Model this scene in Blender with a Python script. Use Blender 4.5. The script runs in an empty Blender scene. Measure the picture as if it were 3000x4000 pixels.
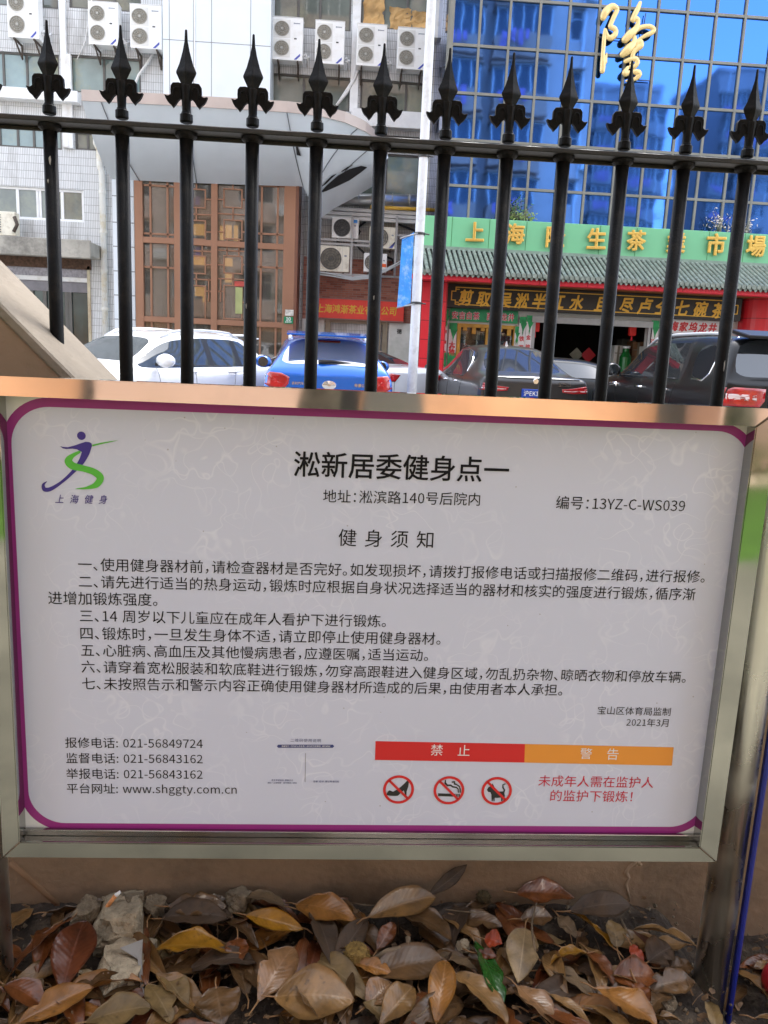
import bpy, bmesh, math, random, os
from mathutils import Vector, Matrix
from mathutils.bvhtree import BVHTree

scene = bpy.context.scene
COL = scene.collection
PI = math.pi

# ------------------------------------------------------------------ camera
EYE = 1.4
FPX = 3120.0                       # focal length in pixels of the 3000x4000 photograph
_X = Vector((0.99757803, 0.03324277, 0.06109821))
_Y = Vector((-0.05345409, -0.19564488, 0.9792169))
_Z = Vector((0.04450543, -0.98011122, -0.19339407))
cam_d = bpy.data.cameras.new('camera')
cam = bpy.data.objects.new('camera', cam_d)
COL.objects.link(cam)
rx = Vector((_X[0], _Y[0], _Z[0])); dn = Vector((_X[1], _Y[1], _Z[1])); fw = Vector((_X[2], _Y[2], _Z[2]))
M = Matrix((rx, -dn, -fw)).transposed().to_4x4()
M.translation = Vector((0, 0, EYE))
cam.matrix_world = M
cam_d.sensor_fit = 'VERTICAL'; cam_d.sensor_height = 36.0; cam_d.sensor_width = 27.0
cam_d.lens = FPX / 4000 * 36
cam_d.clip_start = 0.05; cam_d.clip_end = 1500
scene.camera = cam

# ------------------------------------------------------------------ light
SUN_EL, SUN_AZ = math.radians(62), math.radians(28)     # high, beyond the buildings, veiled by cloud
w = bpy.data.worlds.new('World'); scene.world = w; w.use_nodes = True
nt = w.node_tree; nt.nodes.clear()
sky = nt.nodes.new('ShaderNodeTexSky'); sky.sky_type = 'NISHITA'; sky.sun_disc = False
sky.sun_elevation = SUN_EL; sky.sun_rotation = SUN_AZ
sky.air_density = 1.0; sky.dust_density = 2.0; sky.ozone_density = 1.0
bg = nt.nodes.new('ShaderNodeBackground'); bg.inputs['Strength'].default_value = 0.15
wo = nt.nodes.new('ShaderNodeOutputWorld')
hs = nt.nodes.new('ShaderNodeHueSaturation'); hs.inputs['Saturation'].default_value = .42     # a veil of cloud greys the blue
nt.links.new(sky.outputs[0], hs.inputs['Color']); nt.links.new(hs.outputs[0], bg.inputs[0]); nt.links.new(bg.outputs[0], wo.inputs[0])
sun_d = bpy.data.lights.new('sun', 'SUN'); sun_d.energy = .5; sun_d.angle = math.radians(12)
sun_d.color = (1.0, 0.975, 0.94)
sun = bpy.data.objects.new('sun', sun_d); COL.objects.link(sun)
_s = Vector((math.cos(SUN_EL) * math.sin(SUN_AZ), math.cos(SUN_EL) * math.cos(SUN_AZ), math.sin(SUN_EL)))
sun.rotation_euler = _s.to_track_quat('Z', 'Y').to_euler()
sun.location = (0, 40, 60)
scene.view_settings.view_transform = 'Standard'; scene.view_settings.look = 'None'
scene.view_settings.exposure = 2.42; scene.view_settings.gamma = 1.0
scene.view_settings.use_curve_mapping = False
scene.cycles.use_denoising = True
scene.cycles.max_bounces = 8; scene.cycles.transparent_max_bounces = 10
scene.cycles.caustics_reflective = False; scene.cycles.caustics_refractive = False
scene.cycles.sample_clamp_indirect = 6.0

# ------------------------------------------------------------------ points from the survey of the photograph
K = 3000 / 1659.0
def ray(x, y):
    d = Vector((x * K - 1500, y * K - 2000, FPX))
    return Vector((d.dot(_X), d.dot(_Y), d.dot(_Z)))
def at(x, y, Y):
    r = ray(x, y); t = Y / r.y
    return Vector((r.x * t, Y, EYE + r.z * t))
def at_z(x, y, z):
    r = ray(x, y); t = (z - EYE) / r.z
    return Vector((r.x * t, r.y * t, z))
def rect(x0, y0, x1, y1, Y):
    xm, ym = (x0 + x1) / 2, (y0 + y1) / 2
    return at(x0, ym, Y).x, at(x1, ym, Y).x, at(xm, y1, Y).z, at(xm, y0, Y).z     # x0 x1 z0 z1

# ------------------------------------------------------------------ materials
def lin(*c):
    if len(c) == 1: c = c[0]
    return tuple(((v / 255) / 12.92 if v / 255 <= .04045 else ((v / 255 + .055) / 1.055) ** 2.4) for v in c)
_mats = {}
def mat(name, col, rough=.55, metal=0., var=.12, scale=6., bump=0., bscale=40., spec=.5, coat=0., emit=0., stain=None, stain_amt=0., stain_scale=1.2, detail=6, trans=0., stretch=(1, 1, 1)):
    if name in _mats: return _mats[name]
    m = bpy.data.materials.new(name); m.use_nodes = True
    n = m.node_tree.nodes; l = m.node_tree.links
    b = n['Principled BSDF']
    b.inputs['Roughness'].default_value = rough; b.inputs['Metallic'].default_value = metal
    b.inputs['Specular IOR Level'].default_value = spec
    b.inputs['Coat Weight'].default_value = coat; b.inputs['Coat Roughness'].default_value = .03
    if trans: b.inputs['Transmission Weight'].default_value = trans
    tc = n.new('ShaderNodeTexCoord'); mp = n.new('ShaderNodeMapping'); mp.inputs['Scale'].default_value = stretch
    l.new(tc.outputs['Object'], mp.inputs[0]); vec = mp.outputs[0]
    base = None
    if var:
        no = n.new('ShaderNodeTexNoise'); no.inputs['Scale'].default_value = scale; no.inputs['Detail'].default_value = detail
        l.new(vec, no.inputs['Vector'])
        r = n.new('ShaderNodeValToRGB'); r.color_ramp.elements[0].position = .3; r.color_ramp.elements[1].position = .7
        r.color_ramp.elements[0].color = tuple(v * (1 - var) for v in col) + (1,)
        r.color_ramp.elements[1].color = tuple(min(1, v * (1 + var)) for v in col) + (1,)
        l.new(no.outputs['Fac'], r.inputs[0]); base = r.outputs[0]
    if stain:
        n2 = n.new('ShaderNodeTexNoise'); n2.inputs['Scale'].default_value = stain_scale; n2.inputs['Detail'].default_value = 9
        n2.inputs['Roughness'].default_value = .7
        l.new(vec, n2.inputs['Vector'])
        r2 = n.new('ShaderNodeValToRGB'); r2.color_ramp.elements[0].position = .5; r2.color_ramp.elements[1].position = .72
        r2.color_ramp.elements[0].color = (0, 0, 0, 1); r2.color_ramp.elements[1].color = (stain_amt,) * 3 + (1,)
        l.new(n2.outputs['Fac'], r2.inputs[0])
        mx = n.new('ShaderNodeMix'); mx.data_type = 'RGBA'
        l.new(r2.outputs[0], mx.inputs['Factor'])
        if base: l.new(base, mx.inputs['A'])
        else: mx.inputs['A'].default_value = col + (1,)
        mx.inputs['B'].default_value = tuple(stain) + (1,)
        base = mx.outputs['Result']
    if base: l.new(base, b.inputs['Base Color'])
    else: b.inputs['Base Color'].default_value = tuple(col) + (1,)
    if bump:
        nb = n.new('ShaderNodeTexNoise'); nb.inputs['Scale'].default_value = bscale; nb.inputs['Detail'].default_value = 5
        l.new(vec, nb.inputs['Vector'])
        bp = n.new('ShaderNodeBump'); bp.inputs['Strength'].default_value = bump; bp.inputs['Distance'].default_value = .01
        l.new(nb.outputs['Fac'], bp.inputs['Height']); l.new(bp.outputs[0], b.inputs['Normal'])
    if emit:
        b.inputs['Emission Color'].default_value = tuple(col) + (1,); b.inputs['Emission Strength'].default_value = emit
    _mats[name] = m
    return m

def tile_mat(name, c1, c2, grout, tw, th, gap, offset=0., rough=.35, var_bias=0., bump=.3, stain=(.2, .19, .17), stain_amt=.35):
    """Tiles on a wall that faces along Y: brick texture laid in X and Z."""
    if name in _mats: return _mats[name]
    m = bpy.data.materials.new(name); m.use_nodes = True
    n = m.node_tree.nodes; l = m.node_tree.links; b = n['Principled BSDF']; b.inputs['Roughness'].default_value = rough
    g = n.new('ShaderNodeNewGeometry'); s = n.new('ShaderNodeSeparateXYZ'); c = n.new('ShaderNodeCombineXYZ')
    l.new(g.outputs['Position'], s.inputs[0])
    ad = n.new('ShaderNodeMath'); ad.operation = 'ADD'
    l.new(s.outputs['X'], ad.inputs[0]); l.new(s.outputs['Y'], ad.inputs[1])
    l.new(ad.outputs[0], c.inputs['X']); l.new(s.outputs['Z'], c.inputs['Y'])
    br = n.new('ShaderNodeTexBrick'); br.offset = offset; br.squash = 1.0
    br.inputs['Scale'].default_value = 1.0; br.inputs['Brick Width'].default_value = tw; br.inputs['Row Height'].default_value = th
    br.inputs['Mortar Size'].default_value = gap; br.inputs['Mortar Smooth'].default_value = .2; br.inputs['Bias'].default_value = var_bias
    br.inputs['Color1'].default_value = c1 + (1,); br.inputs['Color2'].default_value = c2 + (1,); br.inputs['Mortar'].default_value = grout + (1,)
    l.new(c.outputs[0], br.inputs['Vector'])
    mp = n.new('ShaderNodeMapping'); mp.inputs['Scale'].default_value = (1.0, 1.0, .22)
    l.new(g.outputs['Position'], mp.inputs[0])
    no = n.new('ShaderNodeTexNoise'); no.inputs['Scale'].default_value = 1.6; no.inputs['Detail'].default_value = 10; no.inputs['Roughness'].default_value = .7
    l.new(mp.outputs[0], no.inputs['Vector'])
    r = n.new('ShaderNodeValToRGB'); r.color_ramp.elements[0].position = .5; r.color_ramp.elements[1].position = .75
    r.color_ramp.elements[0].color = (0, 0, 0, 1); r.color_ramp.elements[1].color = (stain_amt,) * 3 + (1,)
    l.new(no.outputs['Fac'], r.inputs[0])
    mx = n.new('ShaderNodeMix'); mx.data_type = 'RGBA'; l.new(r.outputs[0], mx.inputs['Factor'])
    l.new(br.outputs['Color'], mx.inputs['A']); mx.inputs['B'].default_value = stain + (1,)
    l.new(mx.outputs['Result'], b.inputs['Base Color'])
    bp = n.new('ShaderNodeBump'); bp.inputs['Strength'].default_value = bump; bp.inputs['Distance'].default_value = .01; bp.invert = True
    l.new(br.outputs['Fac'], bp.inputs['Height']); l.new(bp.outputs[0], b.inputs['Normal'])
    _mats[name] = m
    return m

def glass_mat(name, tint, opacity, rough=.02, spec_ior=1.5):
    """A pane one sees through: tinted straight-through light plus mirror reflection by angle."""
    if name in _mats: return _mats[name]
    m = bpy.data.materials.new(name); m.use_nodes = True
    n = m.node_tree.nodes; l = m.node_tree.links; n.remove(n['Principled BSDF'])
    out = n['Material Output']
    tr = n.new('ShaderNodeBsdfTransparent'); tr.inputs[0].default_value = tuple(tint) + (1,)
    gl = n.new('ShaderNodeBsdfGlossy'); gl.inputs['Roughness'].default_value = rough
    df = n.new('ShaderNodeBsdfDiffuse'); df.inputs[0].default_value = tuple(v * .30 for v in tint) + (1,)
    m1 = n.new('ShaderNodeMixShader'); m1.inputs[0].default_value = opacity
    l.new(tr.outputs[0], m1.inputs[1]); l.new(df.outputs[0], m1.inputs[2])
    fr = n.new('ShaderNodeFresnel'); fr.inputs[0].default_value = spec_ior
    ad = n.new('ShaderNodeMath'); ad.operation = 'ADD'; ad.inputs[1].default_value = .06; l.new(fr.outputs[0], ad.inputs[0])
    m2 = n.new('ShaderNodeMixShader'); l.new(ad.outputs[0], m2.inputs[0])
    l.new(m1.outputs[0], m2.inputs[1]); l.new(gl.outputs[0], m2.inputs[2]); l.new(m2.outputs[0], out.inputs[0])
    _mats[name] = m
    return m

def steel_mat(name, col, rough, bump=.02, dirt=.2):
    if name in _mats: return _mats[name]
    m = mat(name, col, rough=rough, metal=1., var=.03, scale=3, stain=tuple(v * .6 for v in col), stain_amt=dirt, stain_scale=9)
    n = m.node_tree.nodes; l = m.node_tree.links; b = n['Principled BSDF']
    tc = n.new('ShaderNodeTexCoord')
    no = n.new('ShaderNodeTexNoise'); no.inputs['Scale'].default_value = 5; no.inputs['Detail'].default_value = 1
    l.new(tc.outputs['Object'], no.inputs['Vector'])
    bp = n.new('ShaderNodeBump'); bp.inputs['Strength'].default_value = bump; bp.inputs['Distance'].default_value = .03
    l.new(no.outputs['Fac'], bp.inputs['Height']); l.new(bp.outputs[0], b.inputs['Normal'])
    n2 = n.new('ShaderNodeTexNoise'); n2.inputs['Scale'].default_value = 11; n2.inputs['Detail'].default_value = 7
    l.new(tc.outputs['Object'], n2.inputs['Vector'])
    mr = n.new('ShaderNodeMapRange'); mr.inputs['From Min'].default_value = .35; mr.inputs['From Max'].default_value = .75
    mr.inputs['To Min'].default_value = rough * .7; mr.inputs['To Max'].default_value = rough * 2.
    l.new(n2.outputs['Fac'], mr.inputs[0]); l.new(mr.outputs[0], b.inputs['Roughness'])
    return m

# ------------------------------------------------------------------ mesh helpers
def world_loc(o):
    v = Vector((0, 0, 0))
    while o:
        v += o.location; o = o.parent
    return v
def tag(o, label=None, cat=None, group=None, kind=None):
    if label: o['label'] = label
    if cat: o['category'] = cat
    if group: o['group'] = group
    if kind: o['kind'] = kind
    return o
def thing(name, label, cat, loc=(0, 0, 0), group=None):
    o = bpy.data.objects.new(name, None); o.empty_display_size = .1; COL.objects.link(o); o.location = loc
    return tag(o, label, cat, group)
def copy_tree(o, parent=None):
    c = o.copy(); COL.objects.link(c); c.parent = parent
    for ch in list(o.children): copy_tree(ch, c)
    return c

class MB:
    def __init__(s): s.v = []; s.f = []; s.mi = []; s.uv = None; s.cur = 0; s.smooth = []; s.sm = False
    def add(s, vs, fs):
        b = len(s.v); s.v += [tuple(v) for v in vs]
        for f in fs: s.f.append([b + i for i in f]); s.mi.append(s.cur); s.smooth.append(s.sm)
        return s
    def box(s, x0, x1, y0, y1, z0, z1):
        x0, x1 = min(x0, x1), max(x0, x1); y0, y1 = min(y0, y1), max(y0, y1); z0, z1 = min(z0, z1), max(z0, z1)
        return s.add([(x0, y0, z0), (x1, y0, z0), (x1, y1, z0), (x0, y1, z0), (x0, y0, z1), (x1, y0, z1), (x1, y1, z1), (x0, y1, z1)],
              [(3, 2, 1, 0), (4, 5, 6, 7), (0, 1, 5, 4), (1, 2, 6, 5), (2, 3, 7, 6), (3, 0, 4, 7)])
    def prism(s, poly, y0, y1):
        """Polygon in X and Z pushed along Y (any outline; caps by ear clipping on build)."""
        n = len(poly)
        a = sum(poly[i][0] * poly[(i + 1) % n][1] - poly[(i + 1) % n][0] * poly[i][1] for i in range(n))
        if a < 0: poly = poly[::-1]
        vs = [(x, y0, z) for x, z in poly] + [(x, y1, z) for x, z in poly]
        fs = [tuple(range(n)), tuple(range(2 * n - 1, n - 1, -1))] + [(i, i + n, (i + 1) % n + n, (i + 1) % n) for i in range(n)]
        return s.add(vs, fs)
    def loft(s, rings, caps=True, closed=True):
        n = len(rings[0]); vs = [p for r in rings for p in r]; fs = []
        for i in range(len(rings) - 1):
            for j in range(n if closed else n - 1):
                k = (j + 1) % n
                fs.append((i * n + j, i * n + k, (i + 1) * n + k, (i + 1) * n + j))
        if caps and closed:
            fs.append(tuple(range(n))[::-1]); fs.append(tuple((len(rings) - 1) * n + j for j in range(n)))
        return s.add(vs, fs)
    def tube(s, pts, r, n=8, flat=1., caps=True):
        pts = [Vector(p) for p in pts]; rs = r if isinstance(r, (list, tuple)) else [r] * len(pts)
        rings = []; prev = None
        for i, p in enumerate(pts):
            t = (pts[min(i + 1, len(pts) - 1)] - pts[max(i - 1, 0)]).normalized()
            if prev is None:
                up = Vector((0, 1, 0)) if abs(t.y) < .9 else Vector((1, 0, 0))
            else: up = prev
            a = t.cross(up).normalized(); b = a.cross(t).normalized(); prev = b
            rings.append([p + a * math.cos(2 * PI * k / n) * rs[i] + b * math.sin(2 * PI * k / n) * rs[i] * flat for k in range(n)])
        sm = s.sm; s.sm = True; s.loft(rings, caps); s.sm = sm
        return s
    def cyl(s, c, r, h, axis='z', n=16, r2=None):
        c = Vector(c); d = {'x': Vector((1, 0, 0)), 'y': Vector((0, 1, 0)), 'z': Vector((0, 0, 1))}[axis]
        u = Vector((0, 1, 0)) if axis == 'x' else Vector((1, 0, 0)); q = d.cross(u)
        r2 = r if r2 is None else r2
        return s.loft([[c + u * math.cos(2 * PI * k / n) * r + q * math.sin(2 * PI * k / n) * r for k in range(n)],
                [c + d * h + u * math.cos(2 * PI * k / n) * r2 + q * math.sin(2 * PI * k / n) * r2 for k in range(n)]])
    def lathe(s, c, prof, n=16, axis='z', caps=True):
        c = Vector(c); d = {'x': Vector((1, 0, 0)), 'y': Vector((0, 1, 0)), 'z': Vector((0, 0, 1))}[axis]
        u = Vector((0, 1, 0)) if axis == 'x' else Vector((1, 0, 0)); q = d.cross(u)
        return s.loft([[c + d * h + u * math.cos(2 * PI * k / n) * r + q * math.sin(2 * PI * k / n) * r for k in range(n)] for r, h in prof], caps)
    def build(s, name, mats, parent=None, bevel=0., seg=1, smooth=None, local=False):
        me = bpy.data.meshes.new(name); me.from_pydata(s.v, [], s.f)
        for m in (mats if isinstance(mats, (list, tuple)) else [mats]): me.materials.append(m)
        me.polygons.foreach_set('material_index', s.mi)
        bm = bmesh.new(); bm.from_mesh(me)
        for i, f in enumerate(bm.faces): f.smooth = s.smooth[i] if smooth is None else smooth
        big = [f for f in bm.faces if len(f.verts) > 4]
        if big: bmesh.ops.triangulate(bm, faces=big, ngon_method='EAR_CLIP')
        bmesh.ops.recalc_face_normals(bm, faces=bm.faces)
        if bevel:
            ed = [e for e in bm.edges if len(e.link_faces) == 2 and e.calc_face_angle(0) > .6]
            bmesh.ops.bevel(bm, geom=ed, offset=bevel, segments=seg, affect='EDGES', clamp_overlap=True)
        bm.to_mesh(me); bm.free()
        o = bpy.data.objects.new(name, me); COL.objects.link(o)
        if parent:
            o.parent = parent
            if not local: o.location = -world_loc(parent)
        return o

def wall_holes(mb, x0, x1, z0, z1, y, holes, depth=.12):
    """Front face of a wall in the plane y with openings and their reveals."""
    xs = sorted(set([x0, x1] + [min(max(h[k], x0), x1) for h in holes for k in (0, 1)]))
    zs = sorted(set([z0, z1] + [min(max(h[k], z0), z1) for h in holes for k in (2, 3)]))
    for i in range(len(xs) - 1):
        for j in range(len(zs) - 1):
            cx, cz = (xs[i] + xs[i + 1]) / 2, (zs[j] + zs[j + 1]) / 2
            if any(h[0] < cx < h[1] and h[2] < cz < h[3] for h in holes): continue
            mb.add([(xs[i], y, zs[j]), (xs[i + 1], y, zs[j]), (xs[i + 1], y, zs[j + 1]), (xs[i], y, zs[j + 1])], [(0, 1, 2, 3)])
    for a, b, c, d in holes:
        mb.add([(a, y, c), (b, y, c), (b, y, d), (a, y, d), (a, y + depth, c), (b, y + depth, c), (b, y + depth, d), (a, y + depth, d)],
               [(0, 1, 5, 4), (1, 2, 6, 5), (2, 3, 7, 6), (3, 0, 4, 7)])

# ------------------------------------------------------------------ lettering
FONT = None
try:
    FONT = bpy.data.fonts.load(os.path.join(bpy.utils.system_resource('DATAFILES'), 'fonts', 'Noto Sans CJK Regular.woff2'))
except Exception:
    FONT = None
_glyph = {}
_tmp = None
def _raw(txt, off, ext, bev, res):
    cu = bpy.data.curves.new('lettering', 'FONT'); cu.body = txt; cu.resolution_u = res
    if FONT: cu.font = FONT
    cu.extrude = ext; cu.bevel_depth = bev; cu.bevel_resolution = 1
    o = bpy.data.objects.new('lettering', cu)
    me = o.to_mesh()
    vs = [v.co.copy() for v in me.vertices]; fs = [tuple(p.vertices) for p in me.polygons]
    o.to_mesh_clear()
    bpy.data.objects.remove(o); bpy.data.curves.remove(cu)
    if off:                                    # heavier strokes: the same outline set a few times, each a hair in front of the last
        d = off * .75; V, F = [], []
        for k, (dx, dy) in enumerate(((0, 0), (d, 0), (-d, 0), (0, d), (0, -d), (d * .7, d * .7), (-d * .7, d * .7), (d * .7, -d * .7), (-d * .7, -d * .7))):
            b = len(V); V += [p + Vector((dx, dy, k * .0004)) for p in vs]; F += [tuple(b + i for i in f) for f in fs]
        vs, fs = V, F
    return vs, fs
_v, _ = _raw('口', 0, 0, 0, 2); _w1 = max(p.x for p in _v); _lo = min(p.y for p in _v); _hi = max(p.y for p in _v)
_v, _ = _raw('口口', 0, 0, 0, 2); EM = max(p.x for p in _v) - _w1
MID = (_lo + _hi) / 2
_v, _ = _raw('口\n口', 0, 0, 0, 2); LINE = _hi - max(p.y for p in _v if p.y < _lo + .3 * (_hi - _lo) - .5 * (_hi - _lo))
def glyph(c, off, ext, bev, res):
    k = (c, off, ext, bev, res)
    if k not in _glyph: _glyph[k] = _raw(c, off * EM, ext * EM, bev * EM, res)
    return _glyph[k]
def preload(txt, off, ext, bev, res):
    """Make all missing glyphs of a text in one go, one per line of a single text curve, and sort them apart by line."""
    need = [c for c in dict.fromkeys(txt) if c not in ' ~' and (c, off, ext, bev, res) not in _glyph]
    if len(need) < 2: return
    vs, fs = _raw('\n'.join(need), off * EM, ext * EM, bev * EM, res)
    own = [min(len(need) - 1, max(0, round(-(v.y - MID) / LINE))) for v in vs]; idx = [dict() for _ in need]; V = [[] for _ in need]; F = [[] for _ in need]
    for i, v in enumerate(vs):
        k = own[i]; idx[k][i] = len(V[k]); V[k].append(Vector((v.x, v.y + k * LINE, v.z)))
    for f in fs: k = own[f[0]]; F[k].append(tuple(idx[k][i] for i in f))
    for k, c in enumerate(need): _glyph[(c, off, ext, bev, res)] = (V[k], F[k])
_adv = {}
def advance(c, half):
    if c == ' ': return .3
    if ord(c) > 0x2e80:
        if half and c in '，、。：；！': return .52
        return 1.0
    if c not in _adv:
        v, _ = _raw(c + '口', 0, 0, 0, 2); _adv[c] = (max(p.x for p in v) - _w1) / EM
    return _adv[c]
def letters(txt, p0, p1, off=0., ext=0., bev=0., res=3, half=True, track=0., hs=1., slant=0., mb=None):
    """Lettering whose ink runs from p0 to p1 (left and right middle points on a wall facing -Y)."""
    preload(txt, off, ext, bev, res); items = []; x = 0.
    for c in txt:
        if c == '~': x += 1.; continue
        if c != ' ':
            v, f = glyph(c, off, ext, bev, res)
            items.append((x, v, f))
        x += advance(c, half) + track
    lo = min(xx * EM + min(p.x for p in v) for xx, v, f in items); hi = max(xx * EM + max(p.x for p in v) for xx, v, f in items)
    p0, p1 = Vector(p0), Vector(p1); d = p1 - p0; L = math.hypot(d.x, d.z); sc = L / (hi - lo)
    ux, uz = d.x / L, d.z / L
    mb = mb or MB()
    for xx, v, f in items:
        vs = []
        for p in v:
            b = (p.y - MID) * sc * hs; a = (xx * EM + p.x - lo) * sc + slant * b
            vs.append((p0.x + a * ux - b * uz * .3, p0.y + (d.y * a / L) - p.z * sc, p0.z + a * uz + b))
        mb.add(vs, f)
    return mb

# ------------------------------------------------------------------ ground
SZ = .10                                   # street level
asphalt = mat('asphalt', lin(122, 121, 119), rough=.9, var=.15, scale=3, bump=.4, bscale=120, stain=(.12, .12, .12), stain_amt=.5)
paving = tile_mat('paving', lin(160, 150, 135), lin(150, 140, 125), lin(110, 105, 98), .3, .3, .006)
def sheet(name, x0, x1, y0, y1, z, m, parent=None):
    mb = MB(); mb.add([(x0, y0, z), (x1, y0, z), (x1, y1, z), (x0, y1, z)], [(0, 1, 2, 3)])
    return tag(mb.build(name, m), kind='structure')
sheet('ground', -400, 400, -400, 400, SZ - .02, mat('earth', lin(150, 140, 125), rough=.95, var=.2, scale=.5))
sheet('road', -200, 200, 3.2, 17.4, SZ, asphalt)
mk = MB()
for k in range(-6, 9):                     # painted bay lines
    mk.box(k * 2.6 - .75, k * 2.6 - .65, 8.6, 14.0, SZ, SZ + .004)
tag(mk.build('road_markings', mat('road_paint', (.75, .75, .72), rough=.7, var=.2, scale=20)), kind='structure')
pv = MB(); pv.box(-60, 60, 17.4, 60, SZ - .5, SZ + .12)
tag(pv.build('pavement', mat('pavement_slab', lin(170, 165, 158), rough=.9, var=.15, scale=2, bump=.2), bevel=.01), kind='structure')
yd = MB(); yd.box(-60, 60, -2.3, 1.0, 0, .2)
tag(yd.build('yard_paving', mat('yard_concrete', lin(122, 117, 100), rough=.85, var=.35, scale=1.4, bump=.2, stain=(.07, .065, .045), stain_amt=.7, stain_scale=1.8)), kind='structure')
ln = MB(); ln.box(-60, 60, -5.6, -2.3, 0, .19)
tag(ln.build('lawn', mat('lawn_green', lin(76, 112, 28), rough=.9, var=.35, scale=5, bump=.5)), kind='structure')
gp = MB(); gp.box(-60, 60, -9.6, -5.6, 0, .18)
tag(gp.build('path', mat('path_concrete', lin(206, 186, 156), rough=.85, var=.15, scale=2)), kind='structure')

# ------------------------------------------------------------------ shared materials
W_TILE = tile_mat('white_wall_tile', lin(214, 216, 217), lin(226, 228, 229), lin(128, 128, 125), .047, .205, .0045, stain=lin(112, 108, 98), stain_amt=.75)
W_TILE_G = tile_mat('grey_wall_tile', lin(182, 182, 178), lin(194, 194, 190), lin(110, 108, 105), .047, .205, .006, stain=(.12, .11, .10), stain_amt=.6)
BRICK = tile_mat('brown_brick_tile', lin(140, 76, 60), lin(186, 122, 100), lin(146, 130, 118), .22, .062, .006, offset=.5, rough=.6, stain=(.1, .07, .06))
CONC = mat('stained_concrete', lin(170, 166, 156), rough=.9, var=.2, scale=2, bump=.2, stain=(.06, .055, .05), stain_amt=.8)
WHITE = mat('white_paint', lin(240, 241, 241), rough=.5, var=.05, stain=lin(190, 180, 160), stain_amt=.5, stain_scale=2)
WFRAME = mat('white_window_frame', lin(240, 241, 241), rough=.4, var=.05)
DFRAME = mat('dark_window_frame', lin(92, 90, 86), rough=.4, var=.1)
PANE = mat('window_pane', lin(112, 118, 110), rough=.03, var=.35, scale=.9, spec=.8, stain=lin(150, 150, 120), stain_amt=.6, stain_scale=.7)
PANE2 = mat('window_pane_teal', lin(122, 142, 142), rough=.04, var=.3, scale=1.3, spec=.8, stain=lin(170, 165, 110), stain_amt=.6, stain_scale=.8)
CLAD = mat('pale_metal_cladding', lin(226, 234, 240), rough=.35, var=.03, scale=1.)
CANOPY = mat('grey_metal_panel', lin(204, 214, 221), rough=.4, metal=0., var=.04, scale=1.5)
COPPER = mat('pinkish_grey_metal', lin(186, 172, 164), rough=.4, metal=.2, var=.08, scale=2, stain=lin(200, 190, 180), stain_amt=.4)
BROWN = mat('brown_aluminium', lin(150, 110, 86), rough=.42, metal=.2, var=.07, scale=1.2)
BROWN_D = mat('dark_brown_aluminium', lin(112, 72, 54), rough=.45, var=.1)
BLACKG = mat('black_gap', (.012, .012, .012), rough=.8, var=0)
STEELPIPE = mat('galvanised_pipe', lin(190, 190, 186), rough=.3, metal=.6, var=.15, scale=3)
GREYM = mat('grey_metal_bar', lin(165, 166, 166), rough=.45, metal=.3, var=.1)
BRKT = mat('rusty_bracket', lin(84, 74, 66), rough=.8, var=.35, scale=20)
CABLE = mat('cable_rubber', (.02, .02, .02), rough=.6, var=0)

# ------------------------------------------------------------------ white tiled office building with the entrance bay
YL = 24.0
office = thing('office_building', 'old white tiled office building with grey canopy and brown glazed entrance bay', 'building', (-3, YL, SZ + .12))
holes = []; frames = []
def win(x0, y0, x1, y1, mull=(), frame=None, pane=None, fw_=.05):
    r = rect(x0, y0, x1, y1, YL); holes.append(r); frames.append((r, mull, frame or DFRAME, pane or PANE, fw_))
win(-60, -90, 124, 13, (.55, .8)); win(148, -90, 304, 22, (.3, .62))
win(-60, 112, 128, 196, (.35, .62, .86), None, PANE2); win(152, 122, 304, 203, (.47, .72), None, PANE2)
win(583, -90, 760, 62, (.35, .62)); win(781, -90, 929, 64, (.33, .68))
win(583, 162, 757, 236, (.42,)); win(778, 174, 919, 258, (.36, .7))
win(-60, 272, 133, 318, (.3, .5, .68, .85), None, PANE2); win(162, 285, 210, 324, (.55,))
win(700, 290, 908, 326, (.5,)); win(716, 330, 906, 425, (.28, .62), None, PANE2)
win(-60, 404, 181, 474, (.14, .40, .58, .60, .80), WFRAME, PANE, .07)
shop_hole = rect(-60, 575, 197, 760, YL); holes.append((shop_hole[0], shop_hole[1], SZ + .12, shop_hole[3]))
mb = MB()
xl = at(-500, 400, YL).x; xr = at(975, 200, YL).x
zb = at(300, 437, YL).z
wall_holes(mb, xl, xr, SZ + .12, 16.5, YL, holes, .14)
mb.box(xl, xr, YL + .9, YL + 8, SZ + .12, 16.5)
mb.build('wall', W_TILE, office)
for (a, b, c, d), mull, fm, pm, fwid in frames:
    f = MB(); y0, y1 = YL + .05, YL + .11
    f.box(a, b, y0, y1, c, c + fwid); f.box(a, b, y0, y1, d - fwid, d); f.box(a, a + fwid, y0, y1, c + fwid, d - fwid); f.box(b - fwid, b, y0, y1, c + fwid, d - fwid)
    for t in mull: f.box(a + (b - a) * t - fwid * .6, a + (b - a) * t + fwid * .6, y0 + .004, y1 - .004, c + fwid, d - fwid)
    fo = f.build('window', fm, office, bevel=.006)
    p = MB(); p.box(a + .01, b - .01, YL + .085, YL + .095, c + .01, d - .01)
    p.build('pane', pm, fo)
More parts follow.
